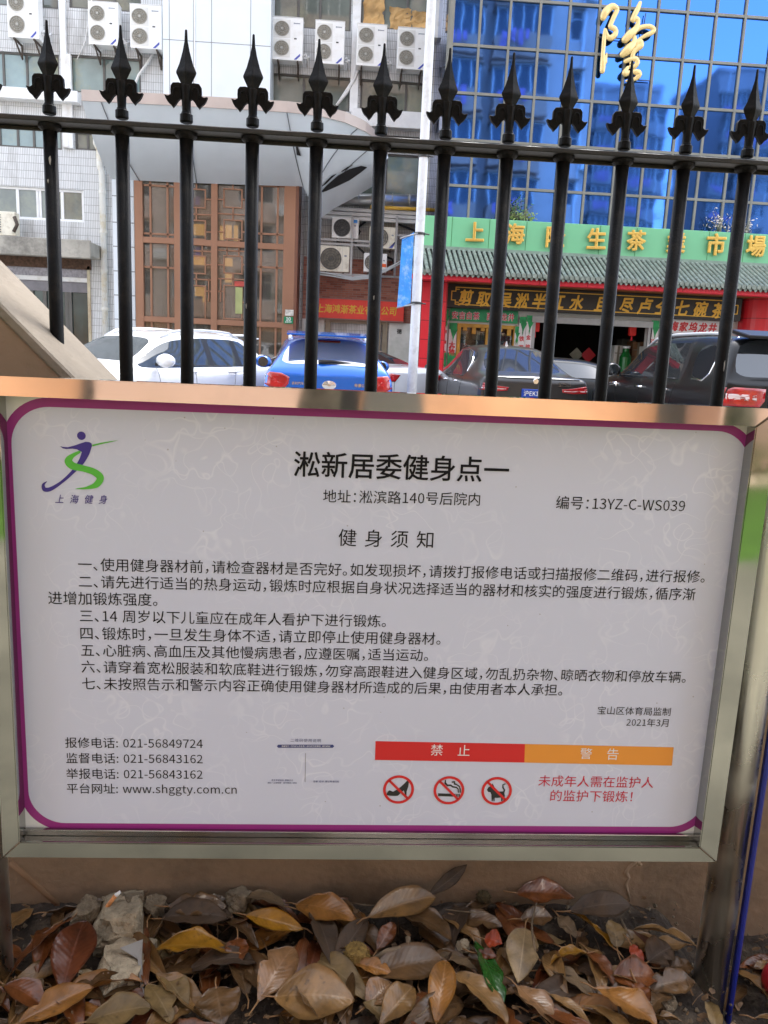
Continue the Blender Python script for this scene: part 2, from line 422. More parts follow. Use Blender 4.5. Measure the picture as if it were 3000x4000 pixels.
# brown paper crumpled behind the upper right window: flat sheets pressed to the pane
pp = MB(); rnd = random.Random(4)
for (x0, y0, x1, y1) in [(786, -20, 830, 52), (842, 18, 888, 66), (890, 24, 926, 62)]:
    a, b, c, d = rect(x0, y0, x1, y1, YL + .05)
    nx, nz = 7, 9; vs = []
    for j in range(nz):
        for i in range(nx):
            vs.append((a + (b - a) * i / (nx - 1) + rnd.uniform(-.03, .03), YL + .05 + rnd.uniform(-.025, .01), c + (d - c) * j / (nz - 1) + rnd.uniform(-.03, .03)))
    pp.add(vs, [(j * nx + i, j * nx + i + 1, (j + 1) * nx + i + 1, (j + 1) * nx + i) for j in range(nz - 1) for i in range(nx - 1)])
pp.build('paper_blind', mat('brown_paper', lin(196, 158, 104), rough=.8, var=.45, scale=2.2), office)
# ledges, pilasters and pipes on the facade
lg = MB()
for (x0, y0, x1, y1, dpt) in [(-80, 197, 176, 221, .35), (757, 246, 921, 282, .35)]:
    lg = MB(); a, b, c, d = rect(x0, y0, x1, y1, YL); lg.box(a, b, YL - dpt, YL - .002, c, d); lg.build('ledge', WHITE, office, bevel=.01)
pi_ = MB()
for (x0, y0, x1, y1) in [(133, -90, 146, 320), (760, -90, 778, 245), (147, 120, 158, 322)]:
    pi_ = MB(); a, b, c, d = rect(x0, y0, x1, y1, YL); pi_.box(a, b, YL - .12, YL - .003, c, d); pi_.build('pilaster', WHITE, office, bevel=.01)
a, b, c, d = rect(941, -90, 972, 84, YL - .3); p2 = MB(); p2.box(a, b, YL - .35, YL - .004, c, 16.4); p2.build('corner_column', WHITE, office, bevel=.01); p2 = MB()
a, b, c, d = rect(938, 240, 966, 470, YL - .3); p2.box(a, b, YL - .30, YL - .004, 3.2, c + 6)
p2.build('corner_column', WHITE, office, bevel=.01)
dp = MB(); q = at(214, 318, YL - .15); q2 = at(224, 740, YL - .15)
dp.tube([(q.x, YL - .14, q.z), (q.x, YL - .14, q.z - .5), (q.x + .06, YL - .14, q.z - .62), (q.x + .06, YL - .14, SZ + .12)], .085, 12)
for k in range(5): dp.cyl((q.x + .06, YL - .14, q.z - 1.2 - k * 1.05), .105, .08)
dp.lathe((q.x, YL - .14, q.z - .05), [(.1, 0), (.16, .12), (.16, .3), (.14, .32)], 12)
dp.build('drain_pipe', mat('white_plastic_pipe', lin(226, 224, 216), rough=.45, var=.04, stain=lin(196, 170, 96), stain_amt=.8, stain_scale=1.6), office)
cw = MB()
for pts in [[(150, -60), (138, 40), (137, 200), (138, 320)], [(205, -40), (186, 90), (168, 130)]]:
    cw = MB(); cw.tube([(lambda v: (v.x, YL - .06, v.z))(at(x, y, YL)) for x, y in pts], .015, 6); cw.build('cable', WHITE, office)
for pts in [[(776, 150), (765, 175), (748, 205), (727, 230)], [(770, 152), (760, 180), (742, 208), (730, 226)], [(334, 118), (320, 140), (302, 165), (288, 200)],
            [(153, 180), (150, 205), (142, 212), (120, 196), (118, 180)], [(176, 207), (150, 212), (128, 205), (118, 186)]]:
    cw = MB(); cw.tube([(lambda v: (v.x, YL - .12, v.z))(at(x, y, YL)) for x, y in pts], .035, 8); cw.build('conduit', WHITE, office)
# concrete shop canopy, shop front
a, b, c, d = rect(-80, 519, 206, 556, YL - .6)
cs = MB(); cs.box(a, b, YL - 1.1, YL - .004, c + .08, d); cs.box(a, b + .02, YL - 1.12, YL - 1.0, c, d + .03)
cs.build('concrete_canopy', CONC, office, bevel=.02)
a, b, c, d = rect(-80, 556, 197, 575, YL); ub = MB(); ub.box(a, b, YL - .05, YL - .003, c - .02, d + .2)
ub.build('lintel', mat('rusty_brick', lin(96, 74, 60), rough=.9, var=.4, scale=14, bump=.5), office)
sa, sb, sc_, sd = shop_hole
sf = MB(); sf.box(sa, sb, YL + .10, YL + .14, at(100, 601, YL).z, sd); sf.build('scallop_panel', mat('scalloped_grey_panel', lin(168, 166, 174), rough=.5, var=.3, scale=16), office)
sf = MB(); sf.box(sa, sb - .1, YL + .04, YL + .12, at(100, 606, YL).z, at(100, 596, YL).z); sf.build('shutter_box', WHITE, office, bevel=.01)
sf = MB(); sf.box(sa, sb, YL + .12, YL + .16, at(100, 628, YL).z, at(100, 606, YL).z); sf.build('grey_panel', mat('grey_shop_panel', lin(130, 128, 134), rough=.5, var=.15), office)
sf = MB(); sf.box(sa, sb, YL + .18, YL + .2, SZ + .12, at(100, 628, YL).z); sdoor = sf.build('shop_door', mat('dark_shop_glass', lin(52, 66, 64), rough=.06, var=.4, scale=.8), office)
sf = MB()
for t in (-.2, 70, 98, 145, 152): 
    q = at(max(t, -60), 660, YL + .15); sf.box(q.x - .05, q.x + .05, YL + .12, YL + .17, SZ + .12, at(100, 628, YL).z)
sf.build('door_frame', DFRAME, sdoor)
a, b, c, d = rect(191, 576, 197, 760, YL); sf = MB(); sf.box(a, b, YL - .05, YL + .1, SZ + .12, d); sf.build('door_post', mat('cream_paint', lin(206, 196, 168), rough=.6, stain=lin(140, 100, 60), stain_amt=.7), office)

# tall clad shaft above the canopy
YT = 22.9
a, b, c, d = rect(352, -90, 585, 250, YT)
cl = MB(); cl.box(a, b, YT, YL - .01, c - .3, 15.8); cl.build('clad_shaft', CLAD, office)
jt = MB()
for x in (366, 418, 457, 541): 
    q = at(x, 90, YT); jt.box(q.x - .008, q.x + .008, YT - .004, YT - .001, c, 15.7)
for y in (86, -60):
    q = at(460, y + 6, YT); jt.box(a, b, YT - .004, YT - .001, q.z - .008, q.z + .008)
jt.build('panel_joint', mat('joint_grey', lin(140, 144, 148), rough=.6, var=0), office)
a, b, c, d = rect(419, -90, 421.5, 200, YT); tr = MB(); tr.box(a, b, YT - .03, YT - .005, c, 15.7); tr.build('cover_strip', WHITE, office)

# flared entrance canopy: top edge forward, foot back at the glazing, sail on the right
def lerp_list(lst, n):
    L = [0]
    for i in range(1, len(lst)): L.append(L[-1] + (Vector(lst[i]) - Vector(lst[i - 1])).length)
    out = []
    for k in range(n):
        s = L[-1] * k / (n - 1); i = 0
        while i < len(lst) - 2 and L[i + 1] < s: i += 1
        t = (s - L[i]) / max(1e-9, L[i + 1] - L[i]); out.append(Vector(lst[i]).lerp(Vector(lst[i + 1]), t))
    return out
T_pts = [at(177, 218, 20.6), at(350, 227, 20.6), at(520, 237, 20.6), at(620, 243, 20.6), at(690, 251, 20.7), at(745, 265, 20.9), at(790, 285, 21.2), at(822, 307, 21.5), at(838, 335, 21.8)]
B_pts = [at(240, 387, 22.4), at(380, 394, 22.4), at(520, 399, 22.4), at(655, 403, 22.4), at(690, 474, 22.6), at(722, 450, 22.6), at(760, 430, 22.5), at(806, 402, 22.4), at(838, 338, 21.85)]
# keep the joints of both edges together
def surf(u, v):
    n = len(T_pts) - 1; i = min(int(u * n), n - 1); t = u * n - i
    a_ = T_pts[i].lerp(T_pts[i + 1], t); b_ = B_pts[i].lerp(B_pts[i + 1], t)
    p = a_.lerp(b_, v); p = p + Vector((0, -.18 * math.sin(PI * v), -.10 * math.sin(PI * v)))
    return p
cn = MB(); cn.sm = True; NU, NV = 65, 13
cn.add([surf(i / (NU - 1), j / (NV - 1)) for i in range(NU) for j in range(NV)],
       [(i * NV + j, (i + 1) * NV + j, (i + 1) * NV + j + 1, i * NV + j + 1) for i in range(NU - 1) for j in range(NV - 1)])
cn.add([surf(i / (NU - 1), j / (NV - 1)) + Vector((0, .06, .03)) for i in range(NU) for j in range(NV)],
       [(i * NV + j, i * NV + j + 1, (i + 1) * NV + j + 1, (i + 1) * NV + j) for i in range(NU - 1) for j in range(NV - 1)])
cbvh = BVHTree.FromPolygons(cn.v, cn.f)
canopy = cn.build('canopy', CANOPY, office)
bd = MB(); bd.sm = True
edge = [surf(i / 64, 0) for i in range(65)]
up = at(400, 205, 20.6).z - at(400, 229, 20.6).z
bd.loft([[p + Vector((0, -.03, 0)), p + Vector((0, -.03, up * (1 if i < 46 else 1 - (i - 46) / 30))), p + Vector((0, 2.0, up * (1 if i < 46 else 1 - (i - 46) / 30))), p + Vector((0, .1, 0))] for i, p in enumerate(edge)])
bd.build('canopy_fascia', COPPER, canopy, smooth=False)
JD = mat('joint_dark', lin(96, 100, 104), rough=.6, var=0)
for u0, v0, u1, v1 in ((.03, 0, .055, 1), (.17, 0, .165, 1), (.285, 0, .27, 1), (.375, 0, .375, 1), (.70, .0, .50, .55), (.80, .18, .62, .62)):
    jn = MB(); jn.tube([surf(u0 + (u1 - u0) * k / 8, v0 + (v1 - v0) * k / 8) + Vector((0, -.012, -.012)) for k in range(9)], .011, 6); jn.build('canopy_joint', JD, canopy)
# the leaf shaped slots of the sail, seen in the photograph as dark openings
def slot(pts):
    sl = MB(); vs = []
    for x, y in pts:
        h_ = cbvh.ray_cast(Vector((0, 0, EYE)), ray(x, y).normalized())[0]
        vs.append((h_ if h_ is not None else at(x, y, 22.0)) + Vector((0, -.03, -.02)))
    n = len(vs); sl.add(vs + [v + Vector((0, .035, 0)) for v in vs], [tuple(range(n)), tuple(range(2 * n - 1, n - 1, -1))] + [(i, (i + 1) % n, n + (i + 1) % n, n + i) for i in range(n)])
    sl.build('slot_opening', BLACKG, canopy)
slot([(692, 415), (705, 400), (730, 378), (755, 364), (780, 357), (793, 360), (778, 372), (755, 388), (730, 400), (705, 411)])
slot([(693, 403), (705, 390), (716, 379), (727, 374), (716, 384), (704, 396)])
slot([(737, 369), (750, 360), (762, 355), (752, 362), (740, 369)])
slot([(638, 302), (643, 300), (644, 318), (650, 335), (641, 333)])

# brown glazed entrance bay
YB = 22.5
bay = rect(292, 386, 640, 760, YB)
bx0, bx1 = at(293, 470, YB).x, at(640, 470, YB).x; bz1 = at(470, 386, YB).z + .25
br = MB()
def bar(x0, y0, x1, y1, dy=.0, dep=.1):
    a, b, c, d = rect(x0, y0, x1, y1, YB); br.box(a, b, YB - dep + dy, YB + .05 + dy, c, d)
for x0, x1 in ((292, 310), (377, 392), (457, 471), (536, 551), (614, 640)):
    a, b, c, d = rect(x0, 450, x1, 470, YB); br.box(a, b, YB - .1, YB + .06, SZ + .12, bz1)
for y0, y1 in ((384, 392), (520, 533), (690, 702)):
    a, b, c, d = rect(300, y0, 630, y1, YB); br.box(bx0 + .05, bx1 - .05, YB - .09, YB + .05, c, d)
frame_o = br.build('bay_frame', BROWN, office, bevel=.008)
br = MB()
def thin(x0, y0, x1, y1):
    a, b, c, d = rect(x0, y0, x1, y1, YB); br.box(a, b, YB - .04, YB + .01, c, d)
def cell_plain(x0, x1):
    s = x1 - x0
    for t in (.22, .78):
        q = at(x0 + s * t, 450, YB); br.box(q.x - .025, q.x + .025, YB - .04, YB + .012, SZ + .13, bz1 - .05)
    for y in (400, 504, 576): thin(x0, y, x1, y + 4)
cell_plain(311, 377); cell_plain(552, 614)
def sq(x0, y0, x1, y1):
    t = 2.6
    thin(x0, y0, x1, y0 + t); thin(x0, y1 - t, x1, y1); 
    a, b, c, d = rect(x0, y0 + t, x0 + t, y1 - t, YB); br.box(a, b, YB - .039, YB + .009, c, d)
    a, b, c, d = rect(x1 - t, y0 + t, x1, y1 - t, YB); br.box(a, b, YB - .039, YB + .009, c, d)
def cell_lattice(x0, x1, flip):
    s = (x1 - x0) / 66.
    X = lambda u: x0 + u * s if not flip else x1 - u * s
    for (u0, y0, u1, y1) in [(12, 408, 54, 450), (12, 475, 54, 518), (12, 552, 54, 592), (12, 616, 54, 690)]:
        a_, b_ = sorted((X(u0), X(u1))); sq(a_, y0, b_, y1)
    for (u0, y, u1) in [(0, 462, 66), (0, 500, 12), (54, 500, 66), (0, 541, 66), (0, 602, 66), (0, 571, 12), (54, 571, 66), (0, 430, 12), (54, 430, 66), (0, 652, 12), (54, 628, 66)]:
        a_, b_ = sorted((X(u0), X(u1))); thin(a_, y, b_, y + 2.6)
    for (u, y0, y1) in [(33, 393, 408), (33, 450, 475), (20, 518, 552), (46, 518, 552), (33, 592, 616), (6, 430, 462), (60, 602, 652)]:
        thin(X(u) - 1.3, y0, X(u) + 1.3, y1)
cell_lattice(392, 457, False); cell_lattice(471, 536, True)
br.build('lattice_bar', BROWN, frame_o)
gl = MB(); gl.box(bx0, bx1, YB + .005, YB + .02, SZ + .12, bz1)
gl.build('bay_glazing', glass_mat('brown_glass', (.62, .56, .46), .38, .03), office)
sd_ = MB(); sd_.box(bx1 - .02, bx1 + .06, YB + .061, YL - .02, SZ + .12, bz1); sd_.box(bx1 - .02, bx1 + .07, YB - .11, YB + .3, SZ + .12, bz1)
sd_.build('bay_side', BROWN_D, office, bevel=.01)
inr = MB(); inr.box(bx0, bx1, YL + .2, YL + .25, SZ + .1, bz1 + .4); inr.box(bx0, bx1, YB + .05, YL + .2, bz1 + .02, bz1 + .06)
inr.build('lobby_wall', mat('lobby_wall', lin(120, 92, 62), rough=.7, var=.5, scale=1.2), office)
fl = MB(); fl.box(bx0 + .05, bx1 - .05, YB + .3, YL + .1, at(400, 540, YB).z - .06, at(400, 540, YB).z + .08); fl.build('lobby_floor', mat('lobby_floor', lin(110, 92, 72), rough=.6, var=.3), office)
am = MB()  # amber light in the bay glass, put in as glowing panels
for (x0, y0, x1, y1) in [(418, 484, 444, 508), (475, 488, 484, 518), (487, 486, 500, 517), (505, 487, 514, 520), (418, 548, 444, 572), (486, 545, 502, 575), (486, 590, 500, 610), (421, 620, 445, 652)]:
    am = MB(); a, b, c, d = rect(x0, y0, x1, y1, YB + .9); am.box(a, b, YB + .9, YB + .95, c, d); am.build('amber_glow_panel', mat('amber_glow', lin(236, 190, 110), rough=.6, var=.25, scale=2, emit=.55), office)
cu_ = MB()
for x0, x1 in ((316, 332), (340, 352), (480, 500), (420, 436)):
    a, b, c, d = rect(x0, 640, x1, 760, YB + .5)
    for k in range(5): cu_.tube([(a + (b - a) * k / 4, YB + .5, SZ + .2), (a + (b - a) * (k / 4 * .7 + .1), YB + .5, d)], .06, 6)
cu_.build('curtain', mat('pale_curtain', lin(176, 160, 132), rough=.8, var=.2), office)
nb = MB(); a, b, c, d = rect(509, 621, 524, 678, YB); nb.box(a, b, YB - .055, YB - .045, c, d); nb.build('poster', mat('lime_poster', lin(150, 156, 104), rough=.5, var=.35, scale=1.5), office)
nb = MB(); a, b, c, d = rect(507, 608, 530, 619, YB); nb.box(a, b, YB - .055, YB - .045, c, d); nb.build('poster', mat('red_poster', lin(176, 70, 60), rough=.5, var=.2), office)
# white clad pier left of the bay
a, b, c, d = rect(245, 388, 291, 760, 22.9); pw = MB(); pw.box(a, b, 22.9, YL - .01, SZ + .12, at(268, 380, 22.9).z)
pw.build('clad_pier', CLAD, office)
pj = MB()
for y in (424, 481, 533, 586, 638, 690):
    q = at(268, y, 22.9); pj.box(a, b + .002, 22.894, 22.9, q.z - .012, q.z + .012)
pj.box((a + b) / 2 + .1, (a + b) / 2 + .112, 22.895, 22.9, SZ + .12, at(268, 384, 22.9).z)
pj.build('panel_joint', _mats['joint_grey'], office)

# brick bay with the small tea shop, ducts and trays
YK = 23.9
bk = MB(); a, b, c, d = rect(655, 500, 985, 700, YK)
zsplit = at(780, 560, YK).z
dh = rect(700, 690, 838, 780, YK); wl = at(655, 600, YK).x; wr = at(985, 600, YK).x
wall_holes(bk, wl, wr, at(780, 694, YK).z, zsplit, YK, [], .1)
bk.build('brick_wall', BRICK, office)
gk = MB(); gk.box(wl, wr, YK, YL - .003, zsplit, at(780, 430, YK).z); gk.build('grey_tile_band', W_TILE_G, office)
ww = MB(); wall_holes(ww, wl, wr, SZ + .12, at(780, 694, YK).z, YK - .02, [(dh[0], dh[1], SZ + .12, dh[3])], .25)
ww.build('shop_wall', mat('painted_shop_wall', lin(222, 222, 216), rough=.7, var=.06, stain=lin(150, 165, 140), stain_amt=.5, stain_scale=.8), office)
dd = MB(); dd.box(dh[0], dh[1], YK + .2, YK + .23, SZ + .12, dh[3]); dd.build('roller_shutter', mat('dark_green_shutter', lin(60, 92, 82), rough=.4, var=.25, scale=3, stretch=(1, 1, 12)), office)
dd = MB(); dd.box(dh[0] + .3, dh[1] - .3, YK + .12, YK + .19, SZ + .12, dh[3] - .55); dd.build('shop_door', mat('dark_shop_glass2', lin(40, 52, 50), rough=.08, var=.3), office)
dd = MB()
for x in (dh[0] + .1, dh[1] - .1, dh[1] - .3): dd.box(x - .07, x + .07, YK - .06, YK + .1, SZ + .12, dh[3] - .02)
dd.box(dh[0], dh[1], YK - .05, YK + .1, dh[3] - .12, dh[3] - .025)
dd.build('door_frame', mat('taupe_paint', lin(150, 138, 118), rough=.6, var=.15), office)
lt = letters('德', at(857, 716, YK - .024), at(868, 717, YK - .024), off=.03)
lt.build('wall_lettering', mat('ink', (.02, .02, .02), rough=.6, var=0), office)
du = MB()
for y, r, x0, x1 in ((434, .17, 718, 902), (452, .10, 800, 905)):
    q0, q1 = at(x0, y - 4, YK - .3), at(x1, y, YK - .3)
    du.tube([q0, q1], r, 14)
    for k in range(5): du.tube([q0.lerp(q1, .1 + k * .2), q0.lerp(q1, .11 + k * .2)], r * 1.12, 14)
du.build('silver_duct', STEELPIPE, office)
du = MB(); du.tube([at(800, 447, YK - .55), at(945, 454, YK - .55)], .05, 10); du.build('gas_pipe', mat('yellow_pipe', lin(222, 176, 60), rough=.45, var=.1), office)
ty = MB()
for k, (y, x0) in enumerate(((453, 700), (462, 694), (471, 690))):
    q0, q1 = at(x0, y, YK - .5), at(903, y + 12, YK - .5)
    ty.loft([[q0 + Vector((0, 0, 0)), q0 + Vector((0, .15, 0)), q0 + Vector((0, .15, .09)), q0 + Vector((0, 0, .09))], [q1 + Vector((0, 0, 0)), q1 + Vector((0, .15, 0)), q1 + Vector((0, .15, .09)), q1 + Vector((0, 0, .09))]])
ty.build('cable_tray', mat('pale_grey_tray', lin(206, 208, 208), rough=.4, var=.06), office)
rk = MB()
for x in (762, 858): 
    q0, q1 = at(x, 466, YK - .62), at(x - 3, 600, YK - .62); rk.box(q0.x - .03, q0.x + .03, YK - .65, YK - .6, q1.z, q0.z)
for y, x0, x1 in ((516, 690, 815), (525, 690, 815), (508, 858, 905), (590, 690, 890)):
    q0, q1 = at(x0, y, YK - .6), at(x1, y + 4, YK - .6); rk.box(q0.x, q1.x, YK - .595, YK - .55, q0.z - .03, q0.z + .03)
rk.build('pipe_rack', GREYM, office)
cb = MB(); rc = random.Random(8)
for k in range(7):
    o1 = rc.uniform(-3, 3)
    pts = [(690, 590 + o1), (720, 594 + o1), (760, 599 + k), (800, 594 + k * 1.2), (835, 580 + k), (862, 568 + o1), (888, 557 + o1)]
    cb.tube([at(x, y, YK - .8 - .03 * k) for x, y in pts], .018, 6)
cb.build('cable_bundle', mat('grey_cable', lin(170, 172, 172), rough=.5, var=.1), office)
cb = MB()
for pts in ([(770, 490), (778, 500), (768, 515), (770, 530), (785, 545), (800, 556)], [(790, 478), (778, 488), (768, 500)], [(830, 552), (848, 560), (852, 575), (845, 585)], [(690, 540), (720, 535), (745, 528)], [(860, 485), (880, 492), (900, 500)]):
    cb.tube([at(x, y, YK - .15) for x, y in pts], .03, 6)
cb.build('black_hose', CABLE, office)

# ------------------------------------------------------------------ blue glass building with the tea market front
YG = 20.5
market = thing('tea_market_building', 'blue mirror glass building above a green tea market fascia and tiled eave', 'building', (7, YG, SZ + .12))
gx0 = at(962, 300, YG).x; gx1 = 22.0
def blue_glass():
    m = bpy.data.materials.new('blue_mirror_glass'); m.use_nodes = True
    n = m.node_tree.nodes; l = m.node_tree.links; b = n['Principled BSDF']
    b.inputs['Base Color'].default_value = (.062, .185, .56, 1); b.inputs['Metallic'].default_value = 1.; b.inputs['Roughness'].default_value = .035
    tc = n.new('ShaderNodeTexCoord'); no = n.new('ShaderNodeTexNoise'); no.inputs['Scale'].default_value = .9; no.inputs['Detail'].default_value = 2
    l.new(tc.outputs['Object'], no.inputs['Vector'])
    bp = n.new('ShaderNodeBump'); bp.inputs['Strength'].default_value = .022; bp.inputs['Distance'].default_value = .1
    l.new(no.outputs['Fac'], bp.inputs['Height']); l.new(bp.outputs[0], b.inputs['Normal'])
    return m
BLUEGLASS = blue_glass()
fz = at(1300, 500, 20.0).z
mx0 = at(1277.7, 220, YG).x; mdx = (at(1277.7 + 246.7, 232, YG).x - mx0) / 4
mz0 = at(1277.7, 220, YG).z; mdz = (at(1278, 116.7, YG).z - at(1263, 416.7, YG).z) / 3
g = MB(); rg = random.Random(2)
ks = range(-6, 20); js = range(-4, 6)
for i in ks:                                   # every pane set a hair out of true, as real curtain walls are
    for j in js:
        a, b = max(mx0 + i * mdx, gx0), mx0 + (i + 1) * mdx; c, d = mz0 + j * mdz, mz0 + (j + 1) * mdz
        if b <= gx0 + .02: continue
        t1, t2 = rg.uniform(-.0016, .0016), rg.uniform(-.0016, .0016)
        g.add([(a, YG + t1 + t2, c), (b, YG - t1 + t2, c), (b, YG - t1 - t2, d), (a, YG + t1 - t2, d)], [(0, 1, 2, 3)])
g.box(gx0, gx1, YG + .4, YG + 12, 3.5, mz0 + 6 * mdz)
g.build('curtain_wall_glass', BLUEGLASS, market)
g = MB()
for i in ks:
    x = mx0 + i * mdx
    if x < gx0 - .01: continue
    g.box(x - .028, x + .028, YG - .055, YG + .03, 4.0, mz0 + 6 * mdz)
for j in list(js) + [6]:
    z = mz0 + j * mdz; g.box(gx0, mx0 + 20 * mdx, YG - .05, YG + .03, z - .03, z + .03)
g.box(gx0 - .05, gx0 + .05, YG - .07, YG + .4, 4.0, mz0 + 6 * mdz)
g.build('mullion_grid', mat('bronze_grey_mullion', lin(132, 132, 124), rough=.45, metal=.2, var=.12, scale=2), market)
# green fascia
GREEN = mat('green_composite_panel', lin(122, 194, 146), rough=.35, var=.05, scale=.7)
gz0, gz1 = 3.955, 4.70; fx0 = at(917, 500, 20.0).x; fx1 = 16.0
g = MB(); g.box(fx0, fx1, 20.0, 20.42, gz0, gz1)
fascia = g.build('green_fascia', GREEN, market, bevel=.01)
g = MB(); sp = at(1140, 510, 20).x - at(1060, 506, 20).x
k = 0; x = at(976, 500, 20).x
while x < fx1:
    g.box(x - .006, x + .006, 19.996, 20.0, gz0 + .01, gz1 - .01); x += sp
g.build('panel_joint', mat('joint_green', lin(56, 120, 72), rough=.6, var=0), fascia)
GOLD = mat('gilded_metal', lin(226, 186, 96), rough=.28, metal=.75, var=.06, scale=4)
chars = '上海隆生茶業市場'
cxs = [(1026, 503), (1112, 507), (1200, 513), (1288, 518), (1374, 521), (1460, 526), (1546, 530), (1632, 533)]
for c, (x, y) in zip(chars, cxs):
    hw = 21 if c != '上' else 20
    p = letters(c, at(x - hw, y, 19.93), at(x + hw, y + .9, 19.93), off=.022, ext=.035, bev=.018, hs=1.05)
    p.build('gold_character', GOLD, fascia)
# tiled eave
GT = mat('glazed_grey_green_tile', lin(136, 146, 136), rough=.36, var=.3, scale=9, stain=lin(60, 72, 64), stain_amt=.6, stain_scale=5)
ez = at(1300, 606, 18.7).z; ex0 = at(870, 590, 18.7).x
g = MB(); g.loft([[(ex0, 18.62, ez), (ex0, 20.02, gz0 - .02), (ex0, 20.02, gz0 - .12), (ex0, 18.62, ez - .05)], [(fx1, 18.62, ez), (fx1, 20.02, gz0 - .02), (fx1, 20.02, gz0 - .12), (fx1, 18.62, ez - .05)]])
eave = g.build('tile_eave', mat('tile_pan', lin(38, 44, 40), rough=.5, var=.2, scale=8), market)
g = MB(); x = ex0 + .06
rise = gz0 - .0 - ez; run = 20.0 - 18.6
while x < fx1 - .1:
    for s in range(5):
        t0, t1 = s / 5, (s + 1) / 5
        pts = []
        for t, rr in ((t0, .046), (t1, .038)):
            y = 18.58 + run * t; z = ez + rise * t
            pts.append([(x + rr * math.cos(a), y, z + .005 + rr * 1.05 * math.sin(a)) for a in [PI * q / 6 for q in range(7)]])
        g.loft(pts, caps=True)
    g.cyl((x, 18.565, ez + .012), .052, .03, 'y', 10)
    x += .122
g.build('cover_tile', GT, eave)
g = MB(); x = ex0 + .12
while x < fx1 - .1:
    g.add([(x - .05, 18.6, ez + .01), (x + .05, 18.6, ez + .01), (x + .03, 18.6, ez - .07), (x, 18.6, ez - .095), (x - .03, 18.6, ez - .07),
           (x - .05, 18.615, ez + .01), (x + .05, 18.615, ez + .01), (x + .03, 18.615, ez - .07), (x, 18.615, ez - .095), (x - .03, 18.615, ez - .07)],
          [(0, 4, 3, 2, 1), (5, 6, 7, 8, 9)] + [(i, (i + 1) % 5, 5 + (i + 1) % 5, 5 + i) for i in range(5)])
    x += .122
g.build('drip_tile', GT, eave)
g = MB(); g.box(fx0 - .1, fx1, 19.86, 20.0, gz0 - .03, gz0 + .045); g.build('ridge_strip', mat('ridge_grey_green', lin(130, 150, 136), rough=.5, var=.15), eave)
RED = mat('red_paint', lin(222, 36, 56), rough=.45, var=.05, scale=1)
rz1 = ez - .06; rz0 = at(1300, 623, 18.75).z
g = MB(); g.box(ex0 - .02, fx1, 18.7, 18.95, rz0, rz1); beam = g.build('red_beam', RED, market, bevel=.01)
g = MB(); x = ex0 + .9
while x < fx1: g.box(x - .005, x + .005, 18.696, 18.7, rz0 + .01, rz1 - .01); x += 1.12
g.build('panel_joint', mat('joint_red', lin(130, 20, 30), rough=.6, var=0), beam)
g = MB(); g.box(ex0 + .05, fx1, 18.951, 20.35, rz0 + .08, rz0 + .12); g.build('soffit', mat('ochre_soffit', lin(150, 96, 50), rough=.6, var=.15), market)
REDT = tile_mat('red_tile', lin(220, 40, 52), lin(228, 46, 58), lin(120, 18, 26), .6, .45, .008, bump=.2, stain=lin(110, 20, 26), stain_amt=.3)
for x0, x1, Yc in ((906, 962, 19.7), (1612, 1690, 19.9)):
    a, b, c, d = rect(x0, 640, x1, 800, Yc); g = MB()
    if x0 < 1000: g.box(a, b, Yc, 20.9, SZ + .12, rz0 + .1)
    else: g.cyl(((a + b) / 2 + .1, Yc + .5, SZ + .12), .5, rz0 - SZ - .05, 'z', 28)
    g.build('red_pillar', REDT, market, bevel=.01 if x0 < 1000 else 0)
YS_ = 20.6                                     # shop wall plane
holes = [rect(985, 701, 1114, 800, YS_), rect(1147, 690, 1398, 830, YS_), rect(1440, 722, 1556, 830, YS_)]
holes = [(h[0], h[1], SZ + .13, h[3]) if i else (h[0], h[1], SZ + .5, h[3]) for i, h in enumerate(holes)]
g = MB(); wall_holes(g, at(958, 700, YS_).x, 16, SZ + .12, rz0 + .1, YS_, holes, .3)
g.build('shop_wall', mat('white_shop_wall', lin(206, 206, 200), rough=.6, var=.06), market)
g = MB()
x0_, x1_ = at(958, 700, YS_).x, 16
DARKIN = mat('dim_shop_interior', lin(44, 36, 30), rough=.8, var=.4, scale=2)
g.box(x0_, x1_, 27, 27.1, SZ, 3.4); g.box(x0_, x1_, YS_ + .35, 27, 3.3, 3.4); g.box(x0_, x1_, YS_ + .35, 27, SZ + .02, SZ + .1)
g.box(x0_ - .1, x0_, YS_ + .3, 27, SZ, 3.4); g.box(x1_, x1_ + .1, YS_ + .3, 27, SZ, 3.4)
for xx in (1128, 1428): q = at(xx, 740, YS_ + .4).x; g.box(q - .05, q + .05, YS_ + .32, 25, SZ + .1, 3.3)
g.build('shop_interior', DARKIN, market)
# windows and doorway trim
YEL = mat('yellow_lattice_paint', lin(198, 150, 60), rough=.5, var=.25, scale=5)
h = holes[0]; g = MB(); t = .09
g.box(h[0], h[0] + t, YS_ - .05, YS_ + .06, h[2], h[3]); g.box(h[1] - t, h[1], YS_ - .05, YS_ + .06, h[2], h[3]); g.box(h[0] + t, h[1] - t, YS_ - .05, YS_ + .06, h[3] - t, h[3])
for k in range(6):
    xx = h[0] + t + (h[1] - h[0] - 2 * t) * (k + .5) / 6; g.box(xx - .05, xx + .05, YS_ - .03, YS_ + .03, h[3] - t - (.16 if k % 2 else .08), h[3] - t)
g.box((h[0] + h[1]) / 2 - .03, (h[0] + h[1]) / 2 + .03, YS_ - .02, YS_ + .04, h[2], h[3] - t)
wf = g.build('display_window', YEL, market, bevel=.006)
g = MB(); g.box(h[0], h[1], YS_ + .08, YS_ + .09, h[2], h[3]); g.build('pane', glass_mat('clear_glass', (.85, .88, .86), .06), wf)
h = holes[1]; g = MB(); t = .1
